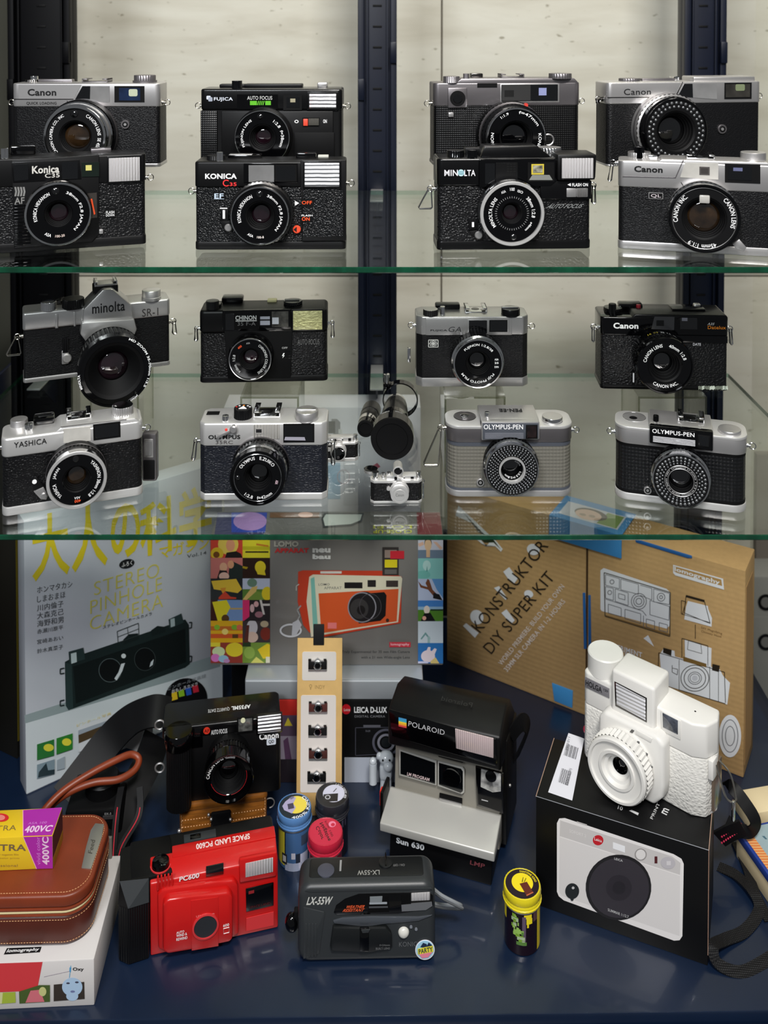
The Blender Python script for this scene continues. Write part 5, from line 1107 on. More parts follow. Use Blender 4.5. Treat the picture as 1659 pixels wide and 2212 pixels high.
def photo(x0, y0, x1, y1, kind):
    w, h = x1-x0, y1-y0; R = lambda a, b_, c, d, col: ('r', x0+a*w, y0+b_*h, x0+c*w, y0+d*h, col); K_ = lambda v: min(1, max(0, v)); E = lambda a, b_, rx, ry, col: ('p', [(x0+K_(a+rx*math.cos(k*math.pi/10))*w, y0+K_(b_+ry*math.sin(k*math.pi/10))*h) for k in range(20)], col); Pp = lambda P, col: ('p', [(x0+K_(a)*w, y0+K_(b_)*h) for a, b_ in P], col)
    YY = (232, 206, 40)
    S = {
     0: [R(0, 0, 1, 1, (214, 70, 50)), E(.55, .35, .32, .5, (236, 206, 90)), E(.62, .4, .14, .3, (232, 160, 120)), Pp([(.45, 1), (.5, .75), (.8, .68), (.95, .8), (1, 1)], (26, 18, 16)), E(.2, .8, .2, .3, (226, 190, 40)), E(.18, .85, .1, .15, (120, 70, 20))],
     1: [R(0, 0, 1, 1, (228, 214, 46)), R(0, .45, 1, .62, (196, 186, 30)), R(.1, .68, .95, .76, (60, 50, 14)), Pp([(.5, .3), (.95, .4), (.95, .48), (.5, .4)], (206, 130, 40))],
     2: [R(0, 0, 1, 1, (206, 120, 112)), Pp([(.6, .1), (1, .4), (1, 1), (.55, 1)], (30, 44, 40)), E(.4, .45, .12, .22, (232, 176, 140)), E(.63, .32, .1, .2, (226, 160, 120)), Pp([(.2, 1), (.28, .6), (.5, .62), (.6, 1)], (40, 28, 26)), E(.42, .9, .16, .2, (236, 190, 170))],
     3: [R(0, 0, 1, 1, (44, 22, 10)), E(.65, .45, .2, .3, YY), Pp([(.5, .6), (.8, .6), (.85, .85), (.55, .8)], YY), Pp([(.0, .4), (.2, .45), (.15, .55), (0, .5)], (180, 150, 20))],
     4: [R(0, 0, 1, 1, (32, 38, 40)), Pp([(.02, .12), (.8, .02), (.98, .5), (.85, .68), (.1, .5)], (236, 196, 60)), Pp([(.3, .45), (.48, .42), (.42, .85)], (226, 150, 50)), Pp([(.25, .88), (.45, .6), (.62, .85), (.8, .88), (.8, .95), (.25, .97)], (214, 70, 46))],
     5: [R(0, 0, 1, 1, (196, 202, 222)), R(0, .5, 1, 1, (92, 130, 52)), E(.5, .85, .3, .25, (120, 150, 60)), Pp([(0, .98), (.35, .4), (.55, .35), (.5, .6), (.15, 1)], (226, 190, 110)), E(.9, .7, .2, .32, YY), E(.35, .2, .18, .2, (110, 140, 120))],
     6: [R(0, 0, 1, 1, (120, 150, 196)), R(0, 0, .22, 1, (60, 20, 12)), Pp([(.05, .1), (.5, 0), (.62, .35), (.5, .7), (.36, 1), (.22, 1)], (232, 214, 40)), R(.6, .38, 1, .46, (190, 160, 100)), E(.46, .9, .12, .2, (90, 60, 20))],
     7: [R(0, 0, 1, 1, (36, 28, 32)), Pp([(0, 0), (.25, 0), (.25, .8), (.05, 1), (0, 1)], (224, 50, 110)), E(.5, .2, .09, .14, (222, 170, 170)), E(.35, .4, .08, .2, (220, 180, 180)), Pp([(.62, 0), (.7, 0), (.82, .7), (.74, .7)], (214, 206, 200)), R(.72, .18, 1, .28, (214, 206, 200)), E(.6, .7, .15, .15, (160, 110, 120))],
     8: [R(0, 0, 1, 1, (230, 176, 30)), R(0, .25, 1, .45, (200, 110, 40)), R(0, .6, 1, .8, (214, 90, 40)), E(.2, .3, .09, .12, (140, 190, 50)), E(.75, .3, .1, .12, (130, 180, 50)), E(.45, .5, .1, .14, (246, 220, 120)), E(.9, .3, .09, .12, (226, 110, 80)), R(.68, .62, .86, .8, (90, 60, 20))],
     9: [R(0, 0, 1, 1, (60, 50, 52)), E(.35, .3, .2, .35, (206, 200, 204)), E(.35, .75, .22, .25, (222, 190, 172)), E(.85, .6, .2, .3, (124, 40, 26)), E(.8, .15, .15, .15, (190, 170, 140)), Pp([(.15, .2), (.25, .2), (.2, 1), (.05, 1)], (90, 40, 30))],
     10: [R(0, 0, 1, 1, (150, 60, 50)), E(.75, .35, .28, .35, (230, 206, 50)), E(.25, .45, .2, .25, (206, 222, 170)), E(.15, .75, .14, .2, (214, 120, 190)), E(.4, .8, .16, .18, (150, 190, 210)), R(0, 0, .3, .2, (232, 214, 60)), E(.5, .9, .1, .1, (190, 140, 190))],
     11: [R(0, 0, 1, 1, (120, 150, 60)), Pp([(.55, .35), (.9, .05), (1, .1), (1, .75), (.75, .8)], (238, 206, 40)), Pp([(.3, 1), (.5, .7), (.8, 1)], (226, 220, 110)), R(0, 0, .3, .2, (40, 60, 30)), E(.25, .5, .2, .3, (150, 180, 80)), R(.85, .7, 1, 1, (232, 226, 200))],
     20: [R(0, 0, 1, 1, (206, 206, 218)), R(0, .6, 1, 1, (112, 130, 150)), E(.4, .28, .15, .27, (60, 50, 44)), E(.4, .36, .14, .28, (226, 190, 150)), R(.33, .6, .48, .95, (222, 180, 140)), Pp([(0, .3), (.2, .2), (.24, .35), (.05, .45)], (226, 184, 160)), Pp([(.6, .2), (.75, .22), (.98, .5), (.9, .6)], (226, 184, 160))],
     21: [R(0, 0, 1, 1, (140, 202, 196)), E(.35, .35, .16, .25, (190, 226, 220)), Pp([(.36, .35), (.4, .95), (.3, .95)], (40, 130, 126)), E(.2, .8, .3, .2, (120, 190, 180))],
     22: [R(0, 0, 1, 1, (190, 200, 226)), Pp([(.55, 0), (1, 0), (1, .9), (.75, .5)], (96, 150, 206)), Pp([(.38, 0), (.45, .05), (.58, .5), (.75, .7), (.62, .8), (.4, .5), (.1, .4), (.0, .1), (.15, .3), (.38, .38), (.3, .2)], (120, 70, 44)), Pp([(.62, .65), (.85, .72), (.98, 1), (.6, .9)], (20, 18, 20))],
     23: [R(0, 0, 1, .5, (70, 130, 200)), R(0, .3, 1, .5, (150, 186, 214)), R(0, .45, 1, 1, (80, 130, 40)), R(.5, .42, 1, .5, (30, 60, 34)), E(.35, .45, .12, .2, (236, 220, 206)), Pp([(.1, 1), (.25, .62), (.5, .6), (.7, 1)], (20, 18, 20)), E(.25, .85, .08, .1, (230, 170, 150))],
     24: [R(0, 0, 1, 1, (196, 206, 214)), Pp([(.1, .8), (.3, .5), (.5, .8), (.45, .85), (.3, .62), (.14, .85)], (110, 150, 150)), R(.38, .7, .48, 1, (150, 180, 180))],
     25: [R(0, 0, 1, 1, (44, 110, 176)), E(.4, .65, .28, .3, (222, 206, 214)), Pp([(.4, .6), (.66, .25), (.75, .3), (.62, .7)], (222, 206, 214)), Pp([(.3, .5), (.4, .2), (.5, .2), (.48, .6)], (222, 206, 214)), Pp([(.5, .9), (.7, .7), (.85, 1), (.5, 1)], (214, 190, 120)), R(0, .9, .4, 1, (200, 200, 230))],
    }
    return S[kind]
I = []
yt = [1160, 1205, 1249.5, 1296, 1341, 1388, 1432]
for r in range(6):
    I += photo(455, yt[r], 524, yt[r+1], r*2); I += photo(524, yt[r], 583, yt[r+1], r*2+1); I += photo(903, yt[r]+1, 957, yt[r+1]+1, 20+r)
I += [('t', 'LOMO', 592, 1169, 645, 1181, .05, (176, 172, 160)), ('t', 'APPARAT', 593, 1184, 667, 1194, .05, (196, 52, 52)), ('t', 'neu', 675, 1184, 714, 1194, .06, (226, 224, 220)), ('t', 'bau', 675, 1197, 714, 1208, .06, (226, 224, 220))]
OG = (206, 84, 40); CR = (214, 206, 182)
I += [('p', [(644, 1235), (655, 1232), (840, 1233), (868, 1246), (866, 1346), (700, 1376), (668, 1366), (655, 1350), (643, 1300)], (190, 60, 34)), ('p', [(668, 1246), (676, 1241), (866, 1245), (869, 1250), (860, 1344), (672, 1376), (662, 1300)], CR),
      ('p', [(671, 1250), (679, 1246), (688, 1372), (677, 1375)], (120, 180, 168)), ('p', [(688, 1282), (861, 1272), (857, 1342), (694, 1368)], OG), ('t', 'LOMO', 688, 1260, 712, 1265, (90, 90, 90)), ('t', 'APPARAT', 700, 1267, 738, 1273, .01, (120, 118, 110)),
      ('r', 744, 1258, 783, 1271, (20, 18, 18)), ('r', 794, 1253, 812, 1268, (34, 30, 30)), ('r', 834, 1254, 860, 1268, (60, 50, 46)), ('r', 692, 1234, 738, 1239, (210, 206, 198)),
      ('p', [(765, 1284), (830, 1279), (835, 1286), (833, 1330), (822, 1341), (775, 1347)], (14, 13, 14)), ('e', 787, 1312, 34, 34, (22, 21, 23)), ('o', 782, 1312, 31, 33, 2.4, (140, 138, 146)), ('e', 776, 1315, 20, 22, (52, 50, 50)), ('e', 780, 1318, 9, 10, (20, 18, 18)), ('o', 800, 1310, 24, 28, 1.4, (70, 66, 70)),
      ('r', 708, 1345, 727, 1358, (226, 120, 120)), ('e', 837, 1340, 3.5, 4, (60, 40, 30)), ('l', [(646, 1262), (640, 1266), (640, 1276)], 2, (190, 186, 178)), ('l', [(650, 1308), (642, 1318), (648, 1330), (640, 1345)], 3, (150, 150, 150)),
      ('o', 628, 1362, 24, 15, 4, (200, 200, 204)), ('p', [(632, 1345), (645, 1338), (652, 1350), (640, 1372), (630, 1374)], (184, 184, 190)), ('r', 826, 1182, 861, 1243, (54, 48, 46)), ('r', 831, 1188, 857, 1205, (150, 130, 120)), ('r', 843, 1190, 873, 1207, (206, 40, 54)), ('r', 831, 1209, 858, 1226, (226, 206, 30)), ('r', 831, 1230, 857, 1240, (100, 96, 92)),
      ('r', 841, 1387, 887, 1398, (190, 50, 64)), ('t', 'lomography', 844, 1389, 884, 1396, .01, (236, 190, 196)), ('t', 'Truly Experimental for 35 mm Film Camera', 738, 1405, 885, 1412, .006, (58, 56, 56)), ('t', 'with a 21 mm Wide-angle Lens', 780, 1417, 885, 1424, .006, (58, 56, 56))]
art(t, I, 'front_print', step=.000008)
zt_ = t.H
I = [('p', [(470, 1107), (575, 1107), (570, 1156), (463, 1156)], (60, 62, 104)), ('p', [(500, 1107), (577, 1107), (573, 1150), (500, 1150)], (40, 70, 180)), ('e', 540, 1126, 36, 20, (180, 140, 206)), ('p', [(583, 1107), (690, 1107), (690, 1118), (583, 1118)], (120, 80, 44)), ('e', 660, 1112, 16, 6, (222, 170, 150)),
     ('p', [(700, 1108), (786, 1108), (782, 1126), (760, 1136), (698, 1140), (694, 1120)], (40, 44, 42)), ('p', [(704, 1111), (782, 1111), (778, 1124), (758, 1132), (702, 1136), (698, 1120)], (206, 210, 206)),
     ('q', 'LO-FI', [(890, 1142), (806, 1142), (806, 1134), (890, 1134)], .02, (200, 200, 60)), ('q', 'CLOSE-UP', [(890, 1152), (806, 1152), (806, 1144), (890, 1144)], .03, (210, 206, 50)), ('p', [(900, 1107), (950, 1107), (956, 1157), (902, 1157)], (120, 36, 44))]
art(t, I, 'top_print', z=zt_)
# ---- pale lilac box standing behind
yW = yb+.104
t = boxat('added_support_box', 'black support added beneath the pale lilac box to keep the gap dark', 'box', 500, 900, yW, 0, zl0-.0004, .042, BCD)  # invented support for the lilac box, black so the dark gap stays dark
t = boxat('tall_box', 'pale lilac box with a printed white camera standing behind the wide grey box', 'box', 486, 908, yW, zl0, aty(829, 880, yW).z-zl0, .040, LAV)
art(t, [('r', 708, 1000, 735, 1078, (170, 192, 216)), ('p', [(716, 905), (728, 905), (735, 912), (735, 945), (720, 945), (720, 915), (716, 915)], (150, 148, 152)), ('r', 706, 910, 724, 936, (90, 92, 92)), ('r', 731, 927, 739, 937, (216, 214, 216)), ('p', [(740, 1015), (790, 998), (795, 1006), (742, 1024)], (60, 66, 76)), ('l', [(735, 1018), (785, 1004)], 2.5, (206, 208, 212)),
        ('e', 862, 1040, 34, 60, (182, 176, 186)), ('e', 858, 1050, 26, 52, (196, 192, 202)), ('r', 742, 945, 905, 1092, (212, 209, 218)), ('o', 742, 1030, 14, 16, 2, (196, 180, 190)), ('r', 752, 1044, 768, 1052, (186, 186, 196)), ('p', [(806, 1005), (815, 1000), (822, 1008), (812, 1014)], (170, 80, 100))])

# ---- card strip with five camera pins
A = atz(640, 1762, 0); B = atz(738, 1762, 0)
t = T('pin_card', 'tan card strip with five small camera pins in white windows, hung by a black tab', 'card', A, B, .001, lean=.11)
z1 = t.z(690, 1379, 0); w = t.W/2; KR = mat('kraft_card', (216, 176, 112), .6, var=(90, .05))
MB().box(-w, w, 0, .0012, 0, z1, KR, .0003).put('backing_card', t)
b = MB(); t.rect(b, 653, 1408, 726, 1470, .0004, .0006, (226, 218, 212), 0, .002); t.rect(b, 650, 1502, 725, 1712, .0004, .0006, (226, 218, 212), 0, .002); b.put('white_windows', t)
b = MB(); t.txt(b, '♀ INDY', 668, 1478, 702, 1490, .0003, (176, 146, 92), 0); b.put('lettering', t)
for i, (cx, cy, c) in enumerate(((686, 1438, BK), (687, 1530, (84, 44, 40)), (686, 1581, BK), (687, 1631, (74, 40, 36)), (684, 1681, BK))):
    b = MB(); t.rect(b, cx-20, cy-11, cx+20, cy+9, .0022, .0014, c, .0004); t.rect(b, cx-20, cy+7, cx+20, cy+12, .0022, .0014, SIL, .0003); t.poly(b, [(cx-14, cy-11), (cx-7, cy-11), (cx, cy-17), (cx+7, cy-11), (cx+14, cy-11), (cx+14, cy-8), (cx-14, cy-8)], .0024, .0014, SIL, .0003)
    for dx in (-17, 16): t.rect(b, cx+dx-3, cy-14, cx+dx+3, cy-10, .0022, .0012, CHD, .0002)
    t.disc(b, cx, cy+1, 9, .0048, .003, CHR, .0006); t.disc(b, cx, cy+1, 6, .0052, .003, BLG, .0003); b.put('camera_pin', t)
b = MB(); t.rect(b, 677, 1350, 700, 1394, .001, .0024, mat('black_fabric_tab', (12, 13, 16), .7), .0004); b.put('hanging_tab', t)

# ---- kraft kit box with drawings
KA, KB = (965, 1427), (1606, 1681)
t = on_shelf('kit_box', 'large kraft cardboard camera kit box with line drawings, standing at the right', KA, KB, 0, .052, cat='box')
H = t.z(1608, 1233); w = t.W/2; t.H = H
MB().box(-w, w, 0, .052, 0, H, CRD, .0012).put('carton', t)
xs = t.P(1268, 1300)[0]
b = MB(); b.box(xs-.0012, xs+.0012, -.0004, .001, .004, H, (66, 46, 26)); b.put('lid_slit', t)
BLU = mat('blue_card', (64, 140, 200), .45); BLD = mat('mid_blue_card', (38, 96, 160), .45)
b = MB(); t.poly(b, [(1258.5, 1281), (1264, 1281), (1267, 1402), (1261, 1402)], .0012, .0012, BLD, .0003); t.poly(b, [(1270.5, 1286), (1275.5, 1286), (1277, 1402), (1270.5, 1402)], .0012, .0012, BLD, .0003); b.put('blue_closing_tabs', t)
b = MB(); t.poly(b, [(1372, 1167), (1384, 1168), (1494, 1201), (1495, 1206), (1486, 1206), (1374, 1172)], .0010, .0012, BLD, .0003); b.put('blue_slot_tab', t)
b = MB(); t.poly(b, [(1192, 1476), (1237, 1493), (1236, 1530), (1197, 1514)], .0014, .0016, BLU, .0004); b.put('blue_corner_tab', t)
Wt = (226, 226, 230); K = (40, 32, 24)
I = [('p', [(1304, 1227), (1440, 1272), (1448, 1280), (1446, 1352), (1440, 1358), (1300, 1320), (1297, 1316), (1297, 1232)], Wt), ('p', [(1306, 1328), (1448, 1370), (1448, 1375), (1308, 1333)], (120, 90, 50)),
     ('l', [(1305, 1237), (1448, 1280), (1447, 1375), (1307, 1331), (1305, 1237)], 2, (70, 62, 50))]
for P in ([(1308, 1241), (1338, 1250), (1338, 1272), (1308, 1264), (1308, 1241)], [(1341, 1251), (1379, 1262), (1379, 1284), (1341, 1274), (1341, 1251)], [(1383, 1264), (1408, 1271), (1408, 1296), (1383, 1286)], [(1412, 1272), (1446, 1282), (1446, 1306), (1412, 1300), (1412, 1272)],
          [(1308, 1267), (1325, 1271), (1325, 1297), (1308, 1292), (1308, 1267)], [(1329, 1272), (1357, 1281), (1357, 1308), (1329, 1299), (1329, 1272)], [(1308, 1294), (1388, 1320), (1396, 1330)], [(1404, 1297), (1446, 1310), (1445, 1340), (1404, 1328), (1404, 1297)], [(1314, 1305), (1342, 1314), (1342, 1332), (1314, 1324), (1314, 1305)],
          [(1350, 1316), (1384, 1326), (1384, 1347), (1350, 1336), (1350, 1316)], [(1390, 1330), (1390, 1355)], [(1396, 1337), (1414, 1342), (1414, 1360), (1396, 1354), (1396, 1337)], [(1424, 1345), (1442, 1350), (1442, 1366), (1424, 1361), (1424, 1345)], [(1336, 1282), (1350, 1286), (1350, 1296), (1336, 1292), (1336, 1282)]):
    I.append(('l', P, 1.3, (96, 96, 102)))
for cx, cy, r in ((1322, 1257, 5), (1317, 1280, 5), (1428, 1290, 9), (1428, 1290, 4), (1380, 1299, 17), (1380, 1299, 12), (1380, 1299, 7)): I.append(('o', cx, cy, r, r*1.05, 1.6, (110, 108, 112)))
I += [('p', [(1454, 1220), (1562, 1250), (1564, 1274), (1459, 1243), (1454, 1238)], Wt), ('p', [(1456, 1223), (1558, 1252), (1560, 1266), (1461, 1237), (1456, 1234)], (178, 140, 86)), ('q', 'lomography', [(1457, 1224), (1555, 1254), (1555, 1266), (1457, 1236)], .03, Wt)]
I += [('p', [(1486, 1298), (1529, 1309), (1530, 1316), (1538, 1335), (1537, 1354), (1478, 1338), (1482, 1310)], Wt), ('p', [(1482, 1285), (1522, 1296), (1522, 1301), (1482, 1290)], K), ('l', [(1482, 1287), (1478, 1324), (1534, 1347), (1522, 1300)], 1.4, K), ('l', [(1472, 1297), (1472, 1326), (1534, 1345)], 1.2, K), ('l', [(1472, 1297), (1482, 1300), (1474, 1326)], 1.2, K),
      ('l', [(1502, 1349), (1502, 1380)], 1.3, K), ('q', 'DIY Magnifying', [(1515, 1353), (1560, 1366), (1560, 1372), (1515, 1359)], 0, (110, 80, 44)), ('q', 'Chimney Hood', [(1515, 1361), (1558, 1373), (1558, 1379), (1515, 1367)], 0, (110, 80, 44)),
      ('p', [(1390, 1379), (1400, 1372), (1413, 1397)], Wt), ('q', '& EXPERIMENT', [(1299, 1381), (1387, 1410), (1387, 1421), (1299, 1393)], .012, Wt), ('q', 'WITH SUPER', [(1303, 1395), (1372, 1416), (1372, 1427), (1303, 1407)], .012, Wt)]
I += [('p', [(1479, 1382), (1537, 1400), (1536, 1440), (1535, 1448), (1480, 1430)], Wt), ('l', [(1473, 1420), (1473, 1379), (1529, 1395), (1529, 1440)], 1.3, K), ('l', [(1487, 1384), (1485, 1403), (1516, 1412), (1514, 1392), (1487, 1384)], 1.2, (80, 76, 72)),
      ('p', [(1434, 1400), (1457, 1406), (1458, 1418), (1555, 1446), (1562, 1460), (1577, 1475), (1571, 1522), (1430, 1478), (1425, 1414)], Wt), ('p', [(1433, 1399), (1451, 1404), (1450, 1417), (1432, 1410)], K), ('p', [(1539, 1434), (1555, 1438), (1553, 1452), (1538, 1448)], K), ('l', [(1422, 1440), (1423, 1410), (1565, 1452), (1567, 1518)], 1.5, K), ('p', [(1476, 1418), (1526, 1434), (1526, 1442), (1476, 1428)], (120, 92, 48)),
      ('o', 1501, 1465, 31, 29, 1.6, K), ('o', 1501, 1465, 24, 23, 1.6, K), ('o', 1501, 1465, 15, 14, 1.4, (80, 80, 84)), ('o', 1501, 1465, 11, 10, 1.2, (80, 80, 84)), ('e', 1501, 1465, 6, 6, (200, 200, 206)), ('l', [(1452, 1437), (1452, 1443), (1464, 1446), (1463, 1458), (1452, 1452), (1452, 1437)], 1.3, K), ('l', [(1467, 1425), (1467, 1490), (1567, 1520)], 1.2, K), ('l', [(1533, 1440), (1533, 1510)], 1.2, K), ('l', [(1552, 1448), (1552, 1515)], 1.1, K), ('e', 1577, 1590, 24, 46, Wt), ('o', 1577, 1590, 18, 36, 2, (130, 130, 136)), ('o', 1577, 1590, 11, 22, 2, (130, 130, 136))]
# left panel lettering runs up to the right
def dia(st, a, b_, h, bold, c):
    dx, dy = b_[0]-a[0], b_[1]-a[1]; n = math.hypot(dx, dy); nx, ny = dy/n*h, -dx/n*h
    return ('q', st, [(a[0]+nx*1, a[1]+ny), (b_[0]+nx, b_[1]+ny), b_, a], bold, c)
I += [('p', [(1000, 1352), (1007, 1346), (1034, 1367), (1026, 1378)], Wt), ('e', 1030, 1333, 14, 16, -25, Wt), ('p', [(1067, 1270), (1078, 1266), (1096, 1293), (1092, 1296)], Wt), ('p', [(1087, 1235), (1100, 1225), (1118, 1250), (1110, 1262), (1100, 1254)], Wt), ('e', 1152, 1187, 14, 12, 20, Wt), ('p', [(1083, 1324), (1094, 1316), (1112, 1340), (1104, 1348)], Wt), ('e', 1142, 1283, 10, 8, 20, Wt)]
I += [dia('KONSTRUKTOR', (1038, 1368), (1186, 1180), 27, 0, K), dia('DIY SUPER KIT', (1062, 1414), (1200, 1248), 26, 0, K), dia('WORLD PREMIERE: BUILD YOUR OWN', (1084, 1438), (1220, 1268), 11, .01, (220, 206, 196)), dia('35MM SLR CAMERA IN 1-2 HOURS', (1096, 1452), (1222, 1300), 11, .01, (220, 206, 196)),
      ('p', [(1024, 1160), (1034, 1160), (1050, 1180), (1066, 1162), (1086, 1186), (1082, 1192), (1070, 1180), (1056, 1178), (1040, 1174)], (226, 226, 226)), ('p', [(1034, 1160), (1062, 1160), (1082, 1187), (1066, 1172), (1046, 1172)], (40, 52, 30)), ('p', [(990, 1092), (1062, 1160), (1046, 1160), (1020, 1130), (984, 1114)], (226, 226, 226)), ('p', [(1000, 1106), (1052, 1160), (1034, 1150)], (60, 62, 50))]
art(t, I, 'printed_drawings', step=.000012)
b = MB(); b.side([(.004, .012), (.040, .012), (.044, .12), (.040, H-.02), (.004, H-.02)], w-.0002, w+.0004, mat('corrugated_side', (166, 128, 80), .7, bump=('wave', 120, .5, .001, (1, 1, 1), 'Y', 2))); b.put('side_flap', t)
# blue card lying over the kit box, with a picture on top
a1 = t.P(1188, 1165); a2 = t.P(1344, 1204); x0, x1 = a1[0], a2[0]; zb = a2[1]
q = T('blue_card_box', 'light blue folded card with a picture, draped over the top edge of the kraft box', 'card', t.M @ Vector((x0, -.0016, H)), t.M @ Vector((x1, -.0016, H)), .055)
w2 = q.W/2; b = MB(); b.box(-w2, w2, -.0018, -.0002, zb-H, .0018, BLU, .0003); b.box(-w2, w2, -.0002, .055, .0004, .0018, BLU, .0003); b.put('folded_card', q)
b = MB(); zz = .0019; b.flat([(-w2+.008, .008, zz), (w2-.008, .008, zz), (w2-.008, .042, zz), (-w2+.008, .042, zz)], (206, 210, 222)); zz += .00005
b.flat([(w2-.034, .010, zz), (w2-.010, .010, zz), (w2-.010, .040, zz), (w2-.030, .040, zz)], (120, 150, 70))
def el(cx, cy, rx, ry, zz, c): b.flat([(cx+rx*math.cos(k*math.pi/12), cy+ry*math.sin(k*math.pi/12), zz) for k in range(24)], c)
el(-.002, .026, .020, .013, zz+.00005, (64, 52, 30)); el(-.004, .023, .016, .012, zz+.0001, (226, 190, 170)); el(.001, .022, .004, .003, zz+.00015, (176, 150, 130)); el(-.010, .020, .004, .003, zz+.00015, (176, 150, 130)); b.put('picture', q)

# ---- bundle left: magazine foreground straps and dark camera
def wpath(pts): return [atz(x, y, z) for x, y, z in pts]
b = MB(); b.tube(spline(wpath([(140, 1725, .02), (185, 1665, .034), (235, 1600, .054), (282, 1556, .074), (330, 1536, .086), (366, 1542, .080)]), 8), 0, STB, flat=(.032, .0024, (.35, -.55, 1)))
tag(b.put('camera_strap'), 'wide black camera strap arching in front of the magazine box', 'strap')
b = MB(); b.tube(spline(wpath([(338, 1590, .052), (318, 1650, .046), (285, 1712, .036), (258, 1775, .024), (240, 1850, .012)]), 8), 0, STB, flat=(.030, .0024, (.5, -.4, .8)))
tag(b.put('camera_strap'), 'black strap hanging in shadow just left of the camera with a hand grip', 'strap')
def white_tag():
    A = atz(262, 1668, .0); t = T('paper_tag', 'small white paper tag standing behind the brown wrist loop', 'tag', A, A+Vector((.034, .006, 0)), .001)
    MB().prism([t.P(x, y) for x, y in ((330, 1558), (330, 1612), (312, 1634), (286, 1620), (262, 1612), (300, 1575))], 0, .001, PAP).put('paper', t)
white_tag()
P = spline([tuple(v) for v in wpath([(70, 1790, .045), (100, 1745, .062), (140, 1706, .070), (200, 1668, .076), (255, 1640, .078), (284, 1630, .076), (300, 1640, .072), (290, 1664, .068), (255, 1684, .068), (205, 1690, .070), (160, 1706, .067), (120, 1732, .058), (88, 1768, .045)])], 8)
b = MB(); b.tube(P, .0034, BRN, 10); tag(b.put('wrist_strap'), 'reddish brown leather wrist strap looped above the film box', 'strap')
t = on_shelf('camera', 'dark camera lying in shadow behind the brown leather case', (140, 1850), (262, 1842), 0, .05)
w = t.W/2; MB().box(-w, w, 0, .05, 0, .045, BLM, .004).put('body', t)
b = MB(); b.lathe((.004, .026, .045), [(.017, 0), (.017, .012), (.015, .014), (.013, .013), (.008, .011), (0, .012)], BLS, 'z', 40); b.put('lens', t)
b = MB(); t.rect(b, 222, 1764, 250, 1769, .001, .001, SILD); t.txt(b, 'EX-3', 226, 1756, 240, 1760, .001, (150, 150, 150)); b.put('name_trim', t)
for pts, lab in (([(262, 1700, .055), (252, 1760, .045), (246, 1830, .03), (243, 1900, .018), (236, 1962, .012)], 'thin black cord with red stitching hanging beside the leather case, upper one'), ([(302, 1700, .055), (300, 1760, .040), (262, 1830, .03), (250, 1900, .020), (240, 1950, .010)], 'thin black cord with red stitching running to the red camera')):
    Q = spline(wpath(pts), 8); t = bpy.data.objects.new('neck_strap', None); COL.objects.link(t); t.location = Q[-1]; tag(t, lab, 'strap'); L0 = Q[-1]; Q = [p-L0 for p in Q]
    b = MB(); b.tube(Q, 0, STB, flat=(.0062, .0014, (0, -1, .4))); b.put('cord', t); b = MB(); b.tube([p+Vector((0, -.0012, .0004)) for p in Q[6:]], .0005, (206, 40, 60)); b.put('red_stitching', t, 'red stitching')
A = atz(229, 1905, .018); b = MB(); b.box(A.x-.003, A.x+.0055, A.y, A.y+.003, 0, .060, mat('grey_ribbed_strap', (112, 108, 100), .5), .0008); tag(b.put('strap_end'), 'short grey strap end standing between leather case and red camera', 'strap')

# ---- white carton, leather case and film box at the front left
t = boxthing('lomography_box', 'white carton with red flap and photo tiles, front left under the leather case', 'box', (-90, 2186), (204, 2172), 0, .040, .100, mat('white_box_card', (206, 202, 200), .5), .001)
t.o['label'] = 'white carton with a red panel and photo tiles, front left under the leather case'; t.o.name = 'carton_box'
H = t.z(100, 2074)
I = [('p', [(-90, 2084), (92, 2078), (80, 2140), (-90, 2147)], (206, 56, 62)), ('t', 'Oxy', 157, 2090, 181, 2099, .03, (20, 20, 22)), ('l', [(153, 2086), (150, 2112)], 1.5, (90, 160, 200)), ('p', [(150, 2090), (154, 2090), (153, 2100), (150, 2099)], (70, 150, 200)), ('l', [(95, 2110), (150, 2098)], 1, (170, 160, 170)),
     ('p', [(116, 2127), (182, 2121), (183, 2158), (116, 2163)], (54, 46, 40)), ('e', 156, 2132, 22, 20, (170, 196, 222)), ('e', 156, 2152, 13, 10, (170, 196, 222)), ('e', 147, 2124, 4, 2, (60, 60, 80)), ('e', 166, 2122, 4, 2, (60, 60, 80)), ('e', 157, 2142, 5, 2.5, (110, 120, 160)),
     ('p', [(41, 2142), (85, 2128), (108, 2128), (108, 2164), (42, 2168)], (70, 90, 40)), ('p', [(55, 2166), (66, 2140), (86, 2138), (96, 2164)], (206, 110, 120)), ('e', 92, 2142, 8, 10, (196, 196, 130)), ('p', [(-20, 2145), (33, 2143), (34, 2166), (-20, 2170)], (160, 178, 60)), ('p', [(-20, 2145), (6, 2144), (4, 2168), (-20, 2170)], (206, 206, 150))]
art(t, I, 'front_print')
art(t, [('p', [(15, 2048), (90, 2045), (86, 2057), (8, 2062)], (18, 18, 20)), ('q', 'lomography', [(18, 2050), (86, 2047), (83, 2055), (12, 2060)], .03, (226, 226, 226))], 'top_print', z=.040)
ZC = .0405
A = atz(-140, 2052, ZC); B = atz(190, 2044, ZC)
t = T('leather_case', 'reddish brown stitched leather case with a metal tag, lying on the white carton', 'case', A, B, .085)
w = t.W/2; r = .022; hl = .030
MB().plan(rrect(-w, w, 0, .085, r, 10), 0, .0265, BRD, .004, 3).put('lower_shell', t)
b = MB(); b.plan(rrect(-w-.0006, w+.0006, -.0006, .0856, r, 10), .0265, .0285, BRN, .0009); b.plan(rrect(-w-.0002, w+.0002, -.0002, .0852, r, 10), .0290, .0312, CRM, .0008); b.plan(rrect(-w-.0006, w+.0006, -.0006, .0856, r, 10), .0314, .0334, BRN, .0009); b.put('rolled_edges', t)
